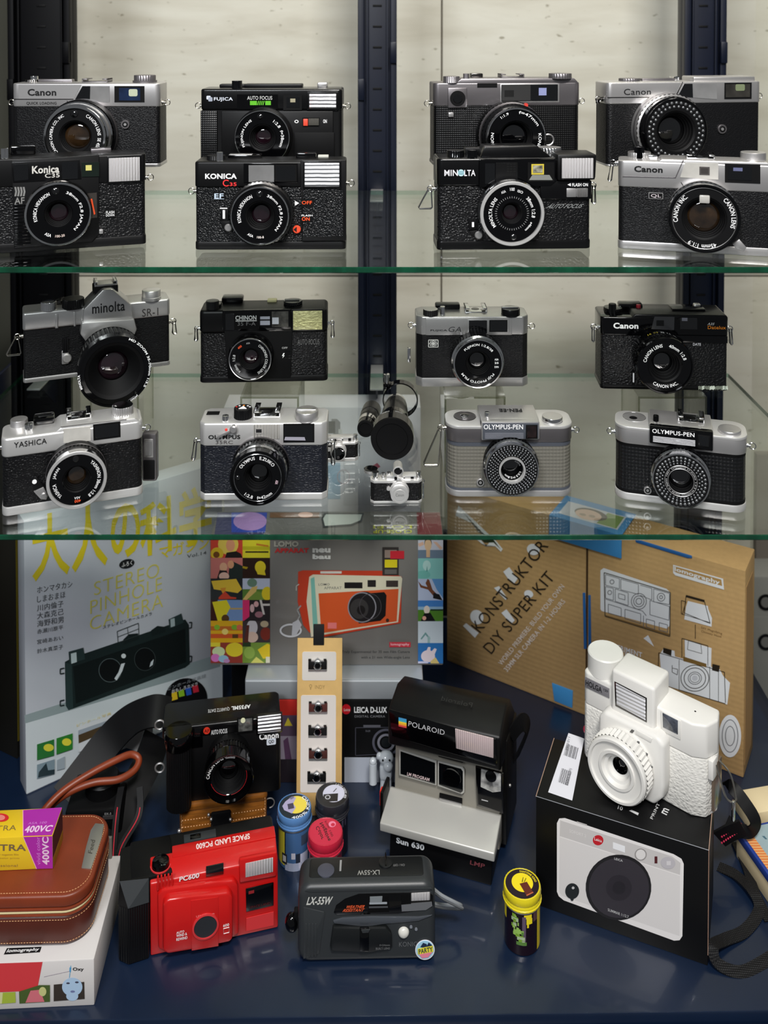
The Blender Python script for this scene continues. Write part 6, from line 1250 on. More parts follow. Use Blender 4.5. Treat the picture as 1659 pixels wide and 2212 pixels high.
MB().plan(rrect(-w-.0002, w+.0002, -.0002, .0852, r, 10), .0336, .0440, BRN, .0022, 3).put('lid', t)
def stitch(z, ins, nrm, name):
    P = rrect(-w+ins, w-ins, ins, .085-ins, r-ins if r > ins else .002, 12); b = MB(); tot = []; L = 0; PP = P+[P[0]]; nx = 0
    step = .0024; acc = 0; out = []
    for (x0, y0), (x1, y1) in zip(PP, PP[1:]):
        d = math.hypot(x1-x0, y1-y0); 
        while acc < d:
            f = acc/d if d else 0; out.append((x0+(x1-x0)*f, y0+(y1-y0)*f, (x1-x0)/d if d else 1, (y1-y0)/d if d else 0)); acc += step
        acc -= d
    for x, y, tx, ty in out:
        b.tube([(x-tx*.0007, y-ty*.0007, z), (x, y, z+.0003 if nrm else z), (x+tx*.0007, y+ty*.0007, z)], .00022, STI, 5)
    b.put(name, t, 'pale stitching')
stitch(.0441, .0035, True, 'lid_stitching'); stitch(.0236, -.0003, False, 'shell_stitching'); stitch(.0045, -.0003, False, 'base_stitching')
b = MB(); P4 = [t.top(x, y, .0442, False) for x, y in ((206, 1780), (225, 1782), (220, 1810), (197, 1878), (176, 1876), (186, 1830), (196, 1795))]
b.plan(P4, .0438, .0452, mat('brushed_nickel', (170, 168, 160), .42, .75), .0004); o = b.put('metal_tag', t)
b = MB(); Q = [t.top(x, y, .0454, False) for x, y in ((190, 1842), (196, 1813), (206, 1815), (199, 1844))]; b.qtext('Feed', [(p[0], p[1], .0454) for p in Q], (70, 68, 60), .01); b.put('engraving', o)
ZF = ZC+.0443
A = atz(-60, 1884, ZF); B = atz(114, 1876, ZF)
t = T('film_box', 'yellow and purple film carton on top of the leather case', 'film box', A, B, .030)
w = t.W/2; H = t.z(112, 1805); YE = (226, 190, 34); PU = (168, 40, 160)
MB().box(-w, w, 0, .030, 0, H, mat('yellow_card', YE, .4, coat=.2), .0006).put('carton', t)
art(t, [('p', [(50, 1808), (113, 1806), (114, 1876), (79, 1877)], PU), ('l', [(50, 1808), (79, 1877)], 1.2, (240, 190, 200)), ('t', 'ULTRA', -36, 1824, 56, 1838, .02, (120, 100, 70)), ('t', 'professional', -30, 1867, 38, 1874, 0, (150, 120, 60)), ('t', 'vivid color negative film', -30, 1844, 40, 1849, 0, (176, 140, 50)), ('t', 'film for color prints', -30, 1852, 42, 1856, 0, (176, 140, 50)),
        ('q', '400VC', [(91, 1868), (91, 1808), (105, 1808), (107, 1868)], .03, (232, 200, 226)), ('q', 'vivid color', [(79, 1868), (78, 1808), (86, 1808), (88, 1868)], .01, (206, 120, 206))], 'front_print')
art(t, [('p', [(49, 1750), (134, 1744), (112, 1804), (50, 1806)], PU), ('l', [(49.5, 1750), (50, 1806)], 1.4, (244, 180, 190)), ('e', 2, 1766, 17, 9, (206, 40, 40)), ('e', 0, 1766, 11, 6, (226, 130, 120)), ('q', 'ULTRA', [(-34, 1785), (36, 1782), (34, 1793), (-36, 1796)], 0, (130, 110, 60)), ('q', '400VC', [(56, 1784), (116, 1782), (108, 1796), (52, 1799)], .03, (232, 200, 226)), ('q', 'ASA 100', [(62, 1776), (102, 1774), (100, 1779), (60, 1781)], .01, (206, 120, 206))], 'top_print', z=H)
b = MB(); b.side([(.0004, .0004), (.0296, .0004), (.0296, H-.0004), (.0004, H-.0004)], w, w+.0003, mat('dark_maroon_print', (52, 14, 30), .5)); b.side([(.0004, .0004), (.0296, .0004), (.0296, H*.3), (.0004, H*.3)], w+.0003, w+.0005, (150, 108, 24)); b.put('end_print', t)
# ---- small brown stitched case under the black camera
A = atz(388, 1828, 0); B = atz(577, 1800, 0)
t = T('camera_case', 'small brown stitched leather case under the black camera with a hand grip', 'case', A, B, .040)
w = t.W/2; H = t.z(480, 1727)
MB().plan(rrect(-w, w, 0, .040, .006, 6), 0, H-.006, TAN, .003).put('case_body', t)
MB().plan(rrect(-w-.0008, w+.0008, -.0008, .0408, .006, 6), H-.0075, H, TAN, .002).put('lid', t)
b = MB()
for zz in (.012, H*.45, H*.62):
    for k in range(30): x = -w+.003+k*(2*w-.006)/29; b.box(x-.0006, x+.0006, -.0006, .0004, zz-.0002, zz+.0002, STI)
for zz in range(12):
    for sx in (-1, 1): b.box(sx*(w-.002)-.0002, sx*(w-.002)+.0002, -.0006, .0004, .003+zz*.003, .0043+zz*.003, STI)
b.put('stitching', t)
b = MB(); x, z = t.P(477, 1775); b.box(x-.010, x+.010, -.003, .0005, z-.014, z+.012, STB, .002); b.ring((x, -.004, z-.010), .008, .0012, STB, 'y', 24, 8, 180, 360); b.put('closing_strap', t)
b = MB()
for dx, dz in ((-.0095, .007), (-.0095, -.003), (.0095, .004), (-.012, .012)): b.ball((x+dx, -.0036, z+dz), .0016, SIL, 10)
b.ball((-w-.0004, .002, H-.008), .002, SIL, 10); b.ball((-w-.0004, .002, .014), .002, SIL, 10); b.put('rivets', t)
b = MB(); b.ring((w+.003, .010, H*.55), .005, .0006, SIL, 'y', 20, 6, -90, 120); b.put('side_ring', t)
HC = H
# ---- black camera with grip and big front lens
def cam_grip():
    s = on_shelf('film_camera', 'black autofocus camera with a hand grip and red ringed lens, standing on the brown case', (350, 1740), (607, 1708), HC, .040, lean=.04)
    w = s.W/2; zt = s.z(480, 1560); D = s.D
    MB().plan(rrect(-w+.004, w, 0, D, .005, 5), 0, zt-.010, BLS, .0015).put('body', s)
    b = MB(); b.plan(rrect(-w, w, -.0005, D, .006, 6), zt-.0125, zt, BLK, .002, 3); b.put('top_plate', s)
    b = MB(); p = s.P(385, 1590, .014); q = s.P(378, 1725, .010); b.lathe((p[0], -.004, 0), [(.0125, .002), (.0125, p[1]-.014)], RIB, 'z', 40); b.lathe((p[0], -.004, 0), [(0, .001), (.010, .0005), (.0125, .002)], BLS, 'z', 40); b.put('hand_grip', s)
    b = MB(); b.lathe((p[0], -.004, 0), [(.0135, p[1]-.015), (.0145, p[1]-.008), (.0145, zt-.002), (.013, zt), (0, zt)], BLG, 'z', 40); b.put('grip_head', s)
    b = MB(); s.rect(b, 414, 1575, 438, 1614, .0012, .002, BLG, .0005); b.put('remote_window', s)
    b = MB(); s.disc(b, 446.5, 1579, 7.2, .0012, .0008, (206, 50, 30)); s.txt(b, 'AF', 441, 1576, 452, 1582, .0014, (90, 20, 14), .02); b.put('red_emblem', s)
    b = MB(); s.txt(b, 'AUTO FOCUS', 456, 1577.5, 491, 1583.5, .0008, (210, 210, 210), .02); s.txt(b, 'Canon', 560, 1585, 602, 1594, .0008, WH, .03); s.txt(b, 'f-2.8', 491, 1594, 502, 1599, .004, WH, .02); s.rect(b, 576, 1597, 596, 1608, .0008, .0004, (210, 216, 226), 0, .0012); s.txt(b, 'QD', 580, 1599, 592, 1606, .0012, BK, .02)
    y0 = D*.28
    def tp(x0, x1, ya, yb_): X0 = s.top(x0, 1522, zt)[0]; X1 = s.top(x1, 1522, zt)[0]; return [(X1, ya, zt+.0003), (X0, ya, zt+.0003), (X0, yb_, zt+.0003), (X1, yb_, zt+.0003)]
    b.qtext('AF35ML', tp(500, 541, .016, .022), WH, .03); b.qtext('QUARTZ DATE', tp(450, 496, .016, .022), (190, 190, 190), .02); b.put('lettering', s)
    b = MB(); s.rect(b, 512, 1552, 548, 1582, .0012, .0016, BLM, .0004); s.rect(b, 515, 1555, 545, 1578, .0016, .0014, mat('mottled_grey_glass', (80, 80, 78), .06, coat=1, var=(200, .8)), .0003); s.disc(b, 525, 1557, 5, .0024, .001, (226, 226, 190)); b.put('viewfinder_window', s)
    s.flash(554, 1545, 610, 1582, .0022, FLS, CHD, 3)
    s.lens(494, 1684, 54, .036, [(.86, 0, BLS), (.86, .3, BLS), (.92, .34, BLK), (.92, .56, BLK), (.97, .6, BLS), (1, .66, BLG), (1, .96, BLG)], .92, .7, .003, .40, .012, GLS, rim=BLG, ringm=BLG, knurl=(3,),
           txt=[('CANON LENS 40mm', .77, .9, 178, 72, WH)], bulge=.35)
    x, z, R = s.lc; b = MB(); b.ring((x, -.0325, z), R*.73, .0004, (196, 30, 40), 'y', 48, 6, 195, 262); b.ring((x, -.0325, z), R*.73, .0004, (196, 30, 40), 'y', 48, 6, 278, 375); b.put('red_ring', s, 'red arcs inside the lens ring')
    for yy in (1584, 1678):
        zq = s.z(337, yy); b = MB(); b.ring((-w-.003, .012, zq), .0045, .0009, SIL, 'y', 20, 6); b.put('strap_lug', s)
cam_grip()

# ---- film canisters
def canister(label, px, py, lidc, sidec, wrap, top, r=.0160, H=.052):
    p = atz(px, py, H+.0015)
    t = T('film_canister', label, 'film canister', (p.x-.01, p.y, 0), (p.x+.01, p.y, 0), .03, grp='metal film canisters standing on the deck')
    b = MB(); b.lathe((0, 0, 0), [(0, .0004), (r-.001, .0004), (r-.0004, .001), (r-.0004, .0385)], mat('printed_tin', sidec, .3, .25, coat=.4), 'z', 48); b.put('tin_body', t)
    b = MB(); b.lathe((0, 0, 0), [(r-.0004, .0385), (r+.0006, .0388), (r+.0006, .0400), (r-.0002, .0404)], SIL, 'z', 48); b.put('tin_rim', t)
    lm = mat('lid_enamel', lidc, .32, coat=.3); b = MB(); R = r+.0008
    b.lathe((0, 0, 0), [(r-.0002, .0404), (R+.0006, .0406), (R+.0006, .0416), (R, .0420), (R, .0440), (R-.0004, .0446), (R, .0452), (R, H-.002), (R-.0006, H-.0002), (R-.0016, H)], lm, 'z', 64, .012)
    b.lathe((0, 0, 0), [(R-.0016, H), (R-.002, H-.0004), (0, H-.0004)], lm, 'z', 48); lid = b.put('lid', t)
    b = MB(); fy = lambda a: None
    def side(a0, a1, z0, z1, c, off=.0002):   # wrapped patch; angle 0 faces the viewer
        n = 6; rr = r-.0004+off
        for i in range(n):
            u, v = math.radians(a0+(a1-a0)*i/n-90), math.radians(a0+(a1-a0)*(i+1)/n-90)
            b.flat([(rr*math.cos(u), rr*math.sin(u), z0), (rr*math.cos(v), rr*math.sin(v), z0), (rr*math.cos(v), rr*math.sin(v), z1), (rr*math.cos(u), rr*math.sin(u), z1)], c)
    for k, a in enumerate(wrap): side(*a, off=.0001+k*.00003)
    b.put('wrap_print', t)
    b = MB(); z = H-.0002
    for k, it in enumerate(top):
        zz = z+k*.00004
        if it[0] == 'd': b.flat([(it[1]*r+it[3]*r*math.cos(i*math.pi/20), it[2]*r+it[3]*r*math.sin(i*math.pi/20), zz) for i in range(40)], it[4])
        elif it[0] == 'p': b.flat([(x*r, y*r, zz) for x, y in it[1]], it[2])
        elif it[0] == 'q': b.qtext(it[1], [(x*r, y*r, zz) for x, y in it[2]], it[3], .015)
        elif it[0] == 'a':
            vs, fs, _ = textmesh(it[1], .02); V = []
            for u, v in vs:
                a = math.radians(it[2]+(it[3]-it[2])*u); q = r*(it[4]+(it[5]-it[4])*v); V.append(b.bm.verts.new((q*math.cos(a), q*math.sin(a), zz)))
            b._fin([b.bm.faces.new([V[i] for i in f]) for f in fs], it[6])
    b.put('lid_print', lid)
DP = (28, 12, 26); YC = (240, 218, 30)
random.seed(5)
gw = [(-60+random.random()*30+k*1.6, -60+random.random()*30+k*1.6+9, .034-k*.0011, .034-k*.0011+.003, random.choice([(120, 160, 50), (150, 190, 90), (90, 130, 60), (170, 190, 150)])) for k in range(22)]
canister('yellow-lidded dark canister standing alone in front of the black box', 1128, 1905, (222, 204, 30), DP,
         [(-90, -70, .026, .038, YC), (-2, 24, .034, .0375, YC), (6, 26, .029, .034, YC), (8, 14, .026, .029, YC), (30, 48, .030, .0375, (84, 58, 60)), (48, 78, .002, .0375, (206, 184, 36)), (-8, 4, .010, .036, (96, 80, 100))]+gw,
         [('d', 0, 0, .93, DP), ('d', .02, .08, .6, YC), ('a', 'FANTÔME KINO', 92, 8, .72, .88, YC), ('p', [(-.15, .0), (.28, .12), (.52, -.5), (.12, -.7)], (96, 36, 22)), ('p', [(.12, -.7), (.52, -.5), (.55, -.56), (.14, -.77)], (190, 100, 60)), ('p', [(-.02, .1), (.1, .4), (.14, .4), (.05, .1)], (120, 110, 20)), ('p', [(.1, .1), (.25, .35), (.29, .33), (.16, .1)], (120, 110, 20))])
canister('blue-lidded canister with a yellow side panel, left in the trio', 636, 1738, (86, 130, 184), (78, 118, 170),
         [(-90, -30, .004, .037, (214, 200, 60)), (-32, -28, .004, .037, (30, 30, 40)), (-6, 8, .012, .018, (206, 206, 220)), (20, 60, .002, .016, (196, 198, 220)), (-30, 60, .0, .008, (170, 180, 206)), (30, 60, .024, .034, (60, 70, 90)), (10, 26, .008, .017, (36, 44, 60)), (-44, -22, .006, .016, (40, 40, 44)), (-40, -26, .008, .014, (196, 196, 196))],
         [('d', 0, 0, .94, (28, 40, 48)), ('d', .1, .12, .66, (236, 214, 80)), ('a', '400% KINO', -96, 60, .94, .74, (226, 230, 236)), ('p', [(-.6, .35), (-.2, .75), (.05, .65), (-.1, .2), (.1, -.1), (-.1, -.55), (-.6, -.3), (-.75, .0)], (176, 168, 200)), ('p', [(-.45, .15), (-.1, .25), (0, -.15), (-.35, -.25)], (70, 66, 84)), ('p', [(-.4, .6), (-.2, .75), (-.05, .65), (-.25, .5)], (120, 116, 140))])
canister('red-lidded canister with an oval blue label, front of the trio', 703, 1792, (190, 36, 60), (136, 22, 40),
         [(-45, 45, .004, .0365, (34, 64, 170)), (-28, 30, .029, .0325, (226, 90, 130)), (-14, 14, .006, .016, (200, 50, 70))],
         [('d', 0, 0, .95, (200, 40, 68)), ('q', 'Color', [(-.62, .3), (-.25, -.62), (-.05, -.52), (-.42, .4)], BK), ('q', 'Negative', [(-.4, .55), (.15, -.72), (.42, -.58), (-.14, .68)], BK), ('q', 'Film 100', [(-.1, .7), (.38, -.4), (.5, -.32), (.02, .76)], (120, 20, 40)), ('d', .38, .5, .22, (236, 130, 160)), ('d', .42, .46, .12, (200, 40, 68))], H=.053)
canister('black canister with a tiny camera drawn on its lid, back of the trio', 718, 1713, (40, 40, 46), (30, 28, 36),
         [(-40, 60, .03, .037, (70, 66, 84))],
         [('d', 0, 0, .95, (24, 24, 26)), ('d', .08, .1, .68, (206, 206, 224)), ('p', [(-.55, .02), (.35, .1), (.35, -.5), (-.55, -.56)], (30, 28, 28)), ('d', -.28, -.2, .17, (190, 190, 196)), ('d', -.28, -.2, .11, (40, 40, 40)), ('p', [(.02, .2), (.22, .5), (.26, .47), (.08, .2)], (60, 60, 66)), ('a', 'LADY GREY 400', 78, -20, .74, .9, (214, 214, 220))], H=.054)

# ---- red plastic camera
def cam_red():
    s = on_shelf('film_camera', 'bright red plastic camera with a black ribbed grip at its left end', (325, 2068), (601, 2006), 0, .042, cat='camera')
    w = s.W/2; D = s.D; zt = s.z(450, 1870); zf = s.z(597, 1842)
    b = MB(); b.box(-w-.004, w, .020, D+.004, .0006, zt-.004, BLS, .002); b.put('rear_body', s)
    b = MB(); b.side([(0, .001), (.022, .001), (.022, zt), (.016, zt), (.001, zt-.0072)], -w, w, RED, .0014); b.put('front_shell', s)
    b = MB(); b.side([(.0155, zt-.001), (.028, zt-.001), (.028, zt+.0008), (.0155, zt+.0008)], s.top(372, 1850, zt)[0], w, RED, .0008); b.put('top_shell', s)
    b = MB(); b.side([(.004, zt-.003), (.045, zt-.002), (.047, zt-.012), (.047, .004), (.01, .004)], -w-.018, s.top(372, 1850, zt)[0], BLS, .002); b.side([(.028, zt-.004), (.045, zt-.002), (.047, zt-.012), (.028, zt-.012)], -w, w-.001, BLS, .002); b.put('top_cover', s)
    # grip
    b = MB(); P = [(-w-.001, -.002), (-w-.0185, -.004), (-w-.027, .002), (-w-.027, .038), (-w-.001, .044)]
    b.plan(P, .001, zt-.020, RIB, .0015); b.put('grip', s)
    b = MB(); z0 = zt-.020; b._ext([(-w-.001, -.0025, z0), (-w-.0185, -.0045, z0), (-w-.0275, .002, z0), (-w-.0275, .040, z0), (-w-.001, .044, z0)], (0, 0, .0002), BLS, 0)
    v = [(-w-.001, -.0025, z0), (-w-.0185, -.0045, z0), (-w-.0275, .002, z0), (-w-.0275, .040, z0), (-w-.001, .044, z0), (-w-.001, .003, zt-.003), (-w-.026, .006, zt-.003), (-w-.026, .040, zt-.003), (-w-.001, .044, zt-.003)]
    for f in ((0, 1, 5), (1, 6, 5), (1, 2, 6), (2, 3, 7, 6), (3, 4, 8, 7), (5, 6, 7, 8)): b.flat([v[i] for i in f], GRY if f in ((0, 1, 5), (1, 6, 5)) else BLS)
    b.put('grip_top', s)
    b = MB()
    for k in range(5): s.rect(b, 339+k*7.6, 1894-k*1.2, 343.5+k*7.6, 1924-k*1.2, .0012, .002, RED, .0005)
    b.put('shell_ribs', s)
    # lens housing: two stepped blocks
    b = MB(); s.poly(b, [(340, 1934), (352, 1924), (405, 1916), (470, 1906), (505, 1902), (514, 1912), (516, 2018), (500, 2028), (360, 2060), (342, 2050)], .004, .006, RED, .002); b.put('lens_housing_base', s)
    b = MB(); s.poly(b, [(352, 1955), (362, 1944), (410, 1938), (494, 1928), (503, 1938), (503, 2030), (495, 2036), (420, 2052), (362, 2062), (352, 2054)], .0105, .012, RED, .0022); b.put('lens_housing', s)
    b = MB(); s.poly(b, [(412, 1946), (472, 1938), (472, 2044), (414, 2054)], .0112, .001, RED, .0003); x, z = s.P(444, 2003, .0125); r = 27*s.sc(444, 2003, .0125)
    b.lathe((x, 0, z), [(r*1.06, .0105), (r*1.06, .0125), (r*.93, .0127), (r*.9, .0105)], RDL, 'y', 40); b.put('lens_ring', s)
    b = MB(); b.lathe((x, 0, z), [(r*.94, .0119), (r*.82, .0117), (0, .0116)], mat('dark_grey_shutter', (40, 42, 46), .4), 'y', 40); b.put('lens_window', s)
    b = MB(); s.poly(b, [(445, 1873), (483, 1865), (483, 1888), (445, 1895)], .0006, .001, WGL, .0002); b.put('viewfinder_window', s)
    b = MB(); s.poly(b, [(517, 1858), (598, 1842), (598, 1893), (518, 1908)], .0022, .004, RED, .0012); b.put('flash_housing', s)
    b = MB(); s.poly(b, [(530, 1866), (590, 1853), (590, 1884), (530, 1896)], .0028, .002, FLV, .0004); b.put('flash_window', s)
    b = MB(); s.poly(b, [(531, 1921), (591, 1907), (591, 1956), (532, 1970)], .0008, .001, BLG, .0003); s.poly(b, [(537, 1926), (549, 1923), (549, 1929), (537, 1932)], .001, .0003, (140, 30, 34)); q = [(540, 1958), (584, 1948), (584, 1953), (540, 1963)]; b.qtext('SPACE LAND', [s.F(x_, y_, .001) for x_, y_ in q], (90, 20, 24), 0); b.put('side_window', s)
    b = MB(); s.poly(b, [(532, 1984), (591, 1970), (591, 1999), (532, 2012)], .0006, .0006, RDL); b.put('pale_panel', s)
    b = MB(); b.qtext('PC600', [s.F(x_, y_, .0006) for x_, y_ in ((388, 1894), (431, 1885), (430, 1896), (387, 1905))], WH, .03)
    b.qtext('AUTO', [s.F(x_, y_, .0107) for x_, y_ in ((381, 2013), (398, 2009), (398, 2014), (381, 2018))], WH, .02); b.qtext('WIND &', [s.F(x_, y_, .0107) for x_, y_ in ((381, 2019), (404, 2014), (404, 2020), (381, 2025))], WH, .02); b.qtext('REWIND', [s.F(x_, y_, .0107) for x_, y_ in ((381, 2027), (405, 2022), (405, 2028), (381, 2033))], WH, .02)
    b.qtext('600', [s.F(x_, y_, .0107) for x_, y_ in ((482, 1997), (495, 1994), (495, 2000), (482, 2003))], WH, .02); b.tube([s.F(x_, y_, .0108) for x_, y_ in ((483, 2006), (495, 2003), (495, 2014), (483, 2017))], .0003, WH, 4, True)
    b.qtext('LENS 35mm', [s.F(x_, y_, .0114) for x_, y_ in ((424, 1978), (463, 1971), (463, 1975), (424, 1982))], (232, 150, 150), .0)
    xx = lambda px: s.top(px, 1835, zt+.001)[0]; ya, yb_ = .0172, .0265
    b.qtext('SPACE LAND PC600', [(xx(543), ya+.001, zt+.0010), (xx(424), ya+.001, zt+.0010), (xx(424), yb_-.002, zt+.0010), (xx(543), yb_-.002, zt+.0010)], (236, 214, 212), .03); b.put('lettering', s)
    x, y = s.top(347, 1862, zt, False); y = min(max(y, .010), .03); b = MB(); b.lathe((x, y, zt-.003), [(.0092, 0), (.0092, .0012), (.0084, .0012), (.0084, .001)], RDL, 'z', 32); b.lathe((x, y, zt-.003), [(.0080, .001), (.0074, .0042), (.005, .0056), (0, .006)], BLG, 'z', 32); b.put('shutter_button', s)
    b = MB(); b.box(xx(398), xx(470), .031, .040, zt-.003, zt-.0012, GRY, .0006); b.box(xx(412), xx(436), .033, .038, zt-.002, zt-.0008, BLG, .0003); b.put('frame_counter_window', s)
cam_red()

# ---- charcoal weatherproof compact
def cam_lx():
    s = on_shelf('film_camera', 'charcoal rounded compact camera with a round sticker and grey cord, front centre', (643, 2086), (941, 2079), 0, .034, cat='camera', lean=.05)
    w = s.W/2; D = s.D; zt = s.z(790, 1921)
    b = MB(); P = rrect(-w, w, .001, zt+.004, .011, 8); b.prism(P, 0, D, GRY, .006, 5); b.put('body', s)
    b = MB(); xx = lambda px: s.top(px, 1885, zt+.004)[0]; zz = zt+.0042
    b.plan(rrect(xx(668), xx(915), .008, D-.005, .003, 4), zz-.001, zz+.0002, GRD, .0006); tp = b.put('top_panel', s)
    b = MB(); b.lathe((xx(704), .015, zz), [(.0075, -.0006), (.0075, .0008), (.0066, .0011), (0, .0012)], mat('slate_button', (70, 72, 84), .4), 'z', 32); b.put('shutter_button', s)
    b = MB(); b.lathe((xx(834), .022, zz), [(.0062, -.0006), (.0062, .0012), (.0055, .0016), (.002, .0012), (0, .0012)], GRD, 'z', 32); b.box(xx(834)-.0006, xx(834)+.0006, .017, .031, zz+.001, zz+.0026, BLG, .0003); b.put('power_dial', s)
    b = MB(); b.qtext('LX-55W', [(xx(820), .0095, zz+.0004), (xx(772), .0095, zz+.0004), (xx(772), .0145, zz+.0004), (xx(820), .0145, zz+.0004)], (150, 150, 146), .02)
    b.qtext('ON / OFF', [(xx(875), .018, zz+.0004), (xx(850), .018, zz+.0004), (xx(850), .0205, zz+.0004), (xx(875), .0205, zz+.0004)], (130, 130, 130), 0); b.flat([(xx(735)-.0008, .014, zz+.0004), (xx(735)+.0008, .014, zz+.0004), (xx(735)+.0012, .026, zz+.0004), (xx(735)-.0006, .026, zz+.0004)], (150, 150, 150)); b.put('top_lettering', s)
    b = MB(); s.poly(b, [(658, 1925), (670, 1921), (930, 1918), (935, 1922), (670, 1928)], .0008, .001, GRY, .0004); b.put('brow_ridge', s)
    b = MB(); s.poly(b, [(721, 1972), (726, 1957), (745, 1943), (775, 1932), (925, 1928), (936, 1936), (936, 1955), (920, 1965), (860, 1974), (728, 1977)], .0008, .001, BLG, .0003); b.put('black_window_band', s)
    b = MB(); s.poly(b, [(797, 1938), (840, 1936), (841, 1970), (794, 1972)], .0012, .001, BLM); s.poly(b, [(799, 1938), (826, 1937), (825, 1949), (799, 1949)], .0015, .0006, (120, 126, 130)); s.rect(b, 798, 1950, 836, 1953, .0016, .0006, (150, 156, 162)); s.rect(b, 797, 1959, 838, 1961, .0016, .0006, (70, 72, 76)); b.put('viewfinder_window', s)
    b = MB(); s.poly(b, [(867, 1955), (933, 1949), (934, 1957), (920, 1966), (868, 1969)], .0014, .0008, mat('grey_reflector', (120, 122, 126), .3, .4)); s.poly(b, [(867, 1934), (888, 1932), (888, 1954), (867, 1956)], .0012, .0006, BLM); b.put('sensor_window', s)
    b = MB(); s.poly(b, [(888, 1931), (929, 1928.5), (929, 1945), (888, 1947)], .0018, .0014, FLV, .0004); b.put('flash_window', s)
    b = MB(); s.txt(b, 'LX-55W', 664, 1938, 717, 1954, .0004, (196, 196, 190), .03, .1); s.txt(b, 'WEATHER', 748, 1956, 788, 1961.5, .0012, (224, 92, 50), .02, .1); s.txt(b, 'RESISTANT', 742, 1963.5, 786, 1969, .0012, (224, 92, 50), .02, .1)
    s.txt(b, 'KONICA', 862, 2035, 910, 2044, .0006, (96, 98, 100), .0); s.txt(b, 'f=34mm', 820, 2040, 842, 2043.5, .0054, (110, 112, 112), 0); s.txt(b, 'BUILT LENS', 812, 2047, 842, 2051, .0054, (110, 112, 112), 0); b.put('lettering', s)
    b = MB(); s.poly(b, [(719, 1990), (740, 1984), (800, 1981), (905, 1982), (935, 1978), (905, 1990), (830, 1997), (790, 2003), (722, 1996)], .0016, .002, mat('slate_ridge', (66, 70, 76), .35), .0008); b.put('sloping_ridge', s)
    b = MB(); s.poly(b, [(713, 2046), (719, 2004), (780, 2006), (835, 2005), (846, 2020), (847, 2050), (800, 2058), (716, 2056)], .004, .005, GRD, .0014); b.put('lens_cover', s)
    b = MB(); s.rect(b, 777, 2007, 797, 2056, .0052, .003, BLG, .0008); s.poly(b, [(780, 2009), (800, 2008), (796, 2015), (783, 2016)], .0058, .001, GRY, .0003); b.put('cover_slide', s)
    b = MB(); s.poly(b, [(655, 1960), (700, 1970), (702, 1974), (690, 2060), (655, 2072)], .0008, .001, GRY, .0004); b.put('grip_panel', s)
    b = MB()
    for k in range(4): s.rect(b, 659+k*7, 1996, 663+k*7, 2068, .0014, .001, GRY, .0004)
    b.put('grip_ribs', s)
    b = MB(); x, z = s.P(872, 2015, .001); b.lathe((x, 0, z), [(.0048, .0003), (.0045, .0016), (.003, .0030), (0, .0036)], mat('milky_dome', (214, 212, 204), .3, coat=.4), 'y', 32); b.put('meter_dome', s)
    b = MB()
    for c in ((888, 2003), (899, 2008)): s.disc(b, c[0], c[1], 3, .0012, .0008, (120, 124, 132))
    b.put('focus_sensors', s)
    b = MB(); o = .0008
    for k, (cx, cy, r, c) in enumerate(((918, 2052, 21, (226, 226, 232)), (918, 2052, 19, (160, 204, 226)))): s.disc(b, cx, cy, r, o+k*.0003, .0004, c)
    for k, (P, c) in enumerate((([(908, 2046), (914, 2037), (922, 2040), (922, 2048)], (30, 44, 70)), ([(921, 2046), (926, 2036), (933, 2042), (932, 2048)], (30, 44, 70)), ([(902, 2050), (935, 2043), (936, 2056), (903, 2062)], (226, 214, 60)), ([(905, 2062), (934, 2057), (925, 2068), (912, 2070)], (226, 130, 150)))): s.poly(b, P, o+.0007+k*.0001, .0002, c)
    b.qtext('PARTY', [s.F(x_, y_, o+.0012) for x_, y_ in ((904, 2051), (934, 2045), (935, 2055), (905, 2061))], (40, 60, 60), .02); b.put('round_sticker', s)
    Q = spline([(w-.002, .020, zt*.72), (w+.008, .018, zt*.62), (w+.020, .018, zt*.52), (w+.026, .022, zt*.42), (w+.020, .028, zt*.34), (w+.008, .028, zt*.36), (w-.002, .026, zt*.42)], 6)
    b = MB(); b.tube(Q, .0014, mat('grey_braided_cord', (150, 154, 158), .6, bump=('wave', 700, 1, .001, (1, 1, 1), 'X'))); b.tube([p+Vector((-.001, 0, .0026)) for p in Q], .0014, mat('grey_twisted_cord', (134, 138, 142), .6)); b.put('wrist_cord', s)
    b = MB(); b.ball((-w-.006, .012, zt*.42), .0062, BLG, 16, (1, 1, 1.3)); b.box(-w-.004, -w+.002, .009, .015, zt*.36, zt*.6, BLS, .001); b.put('side_knob', s)
cam_lx()

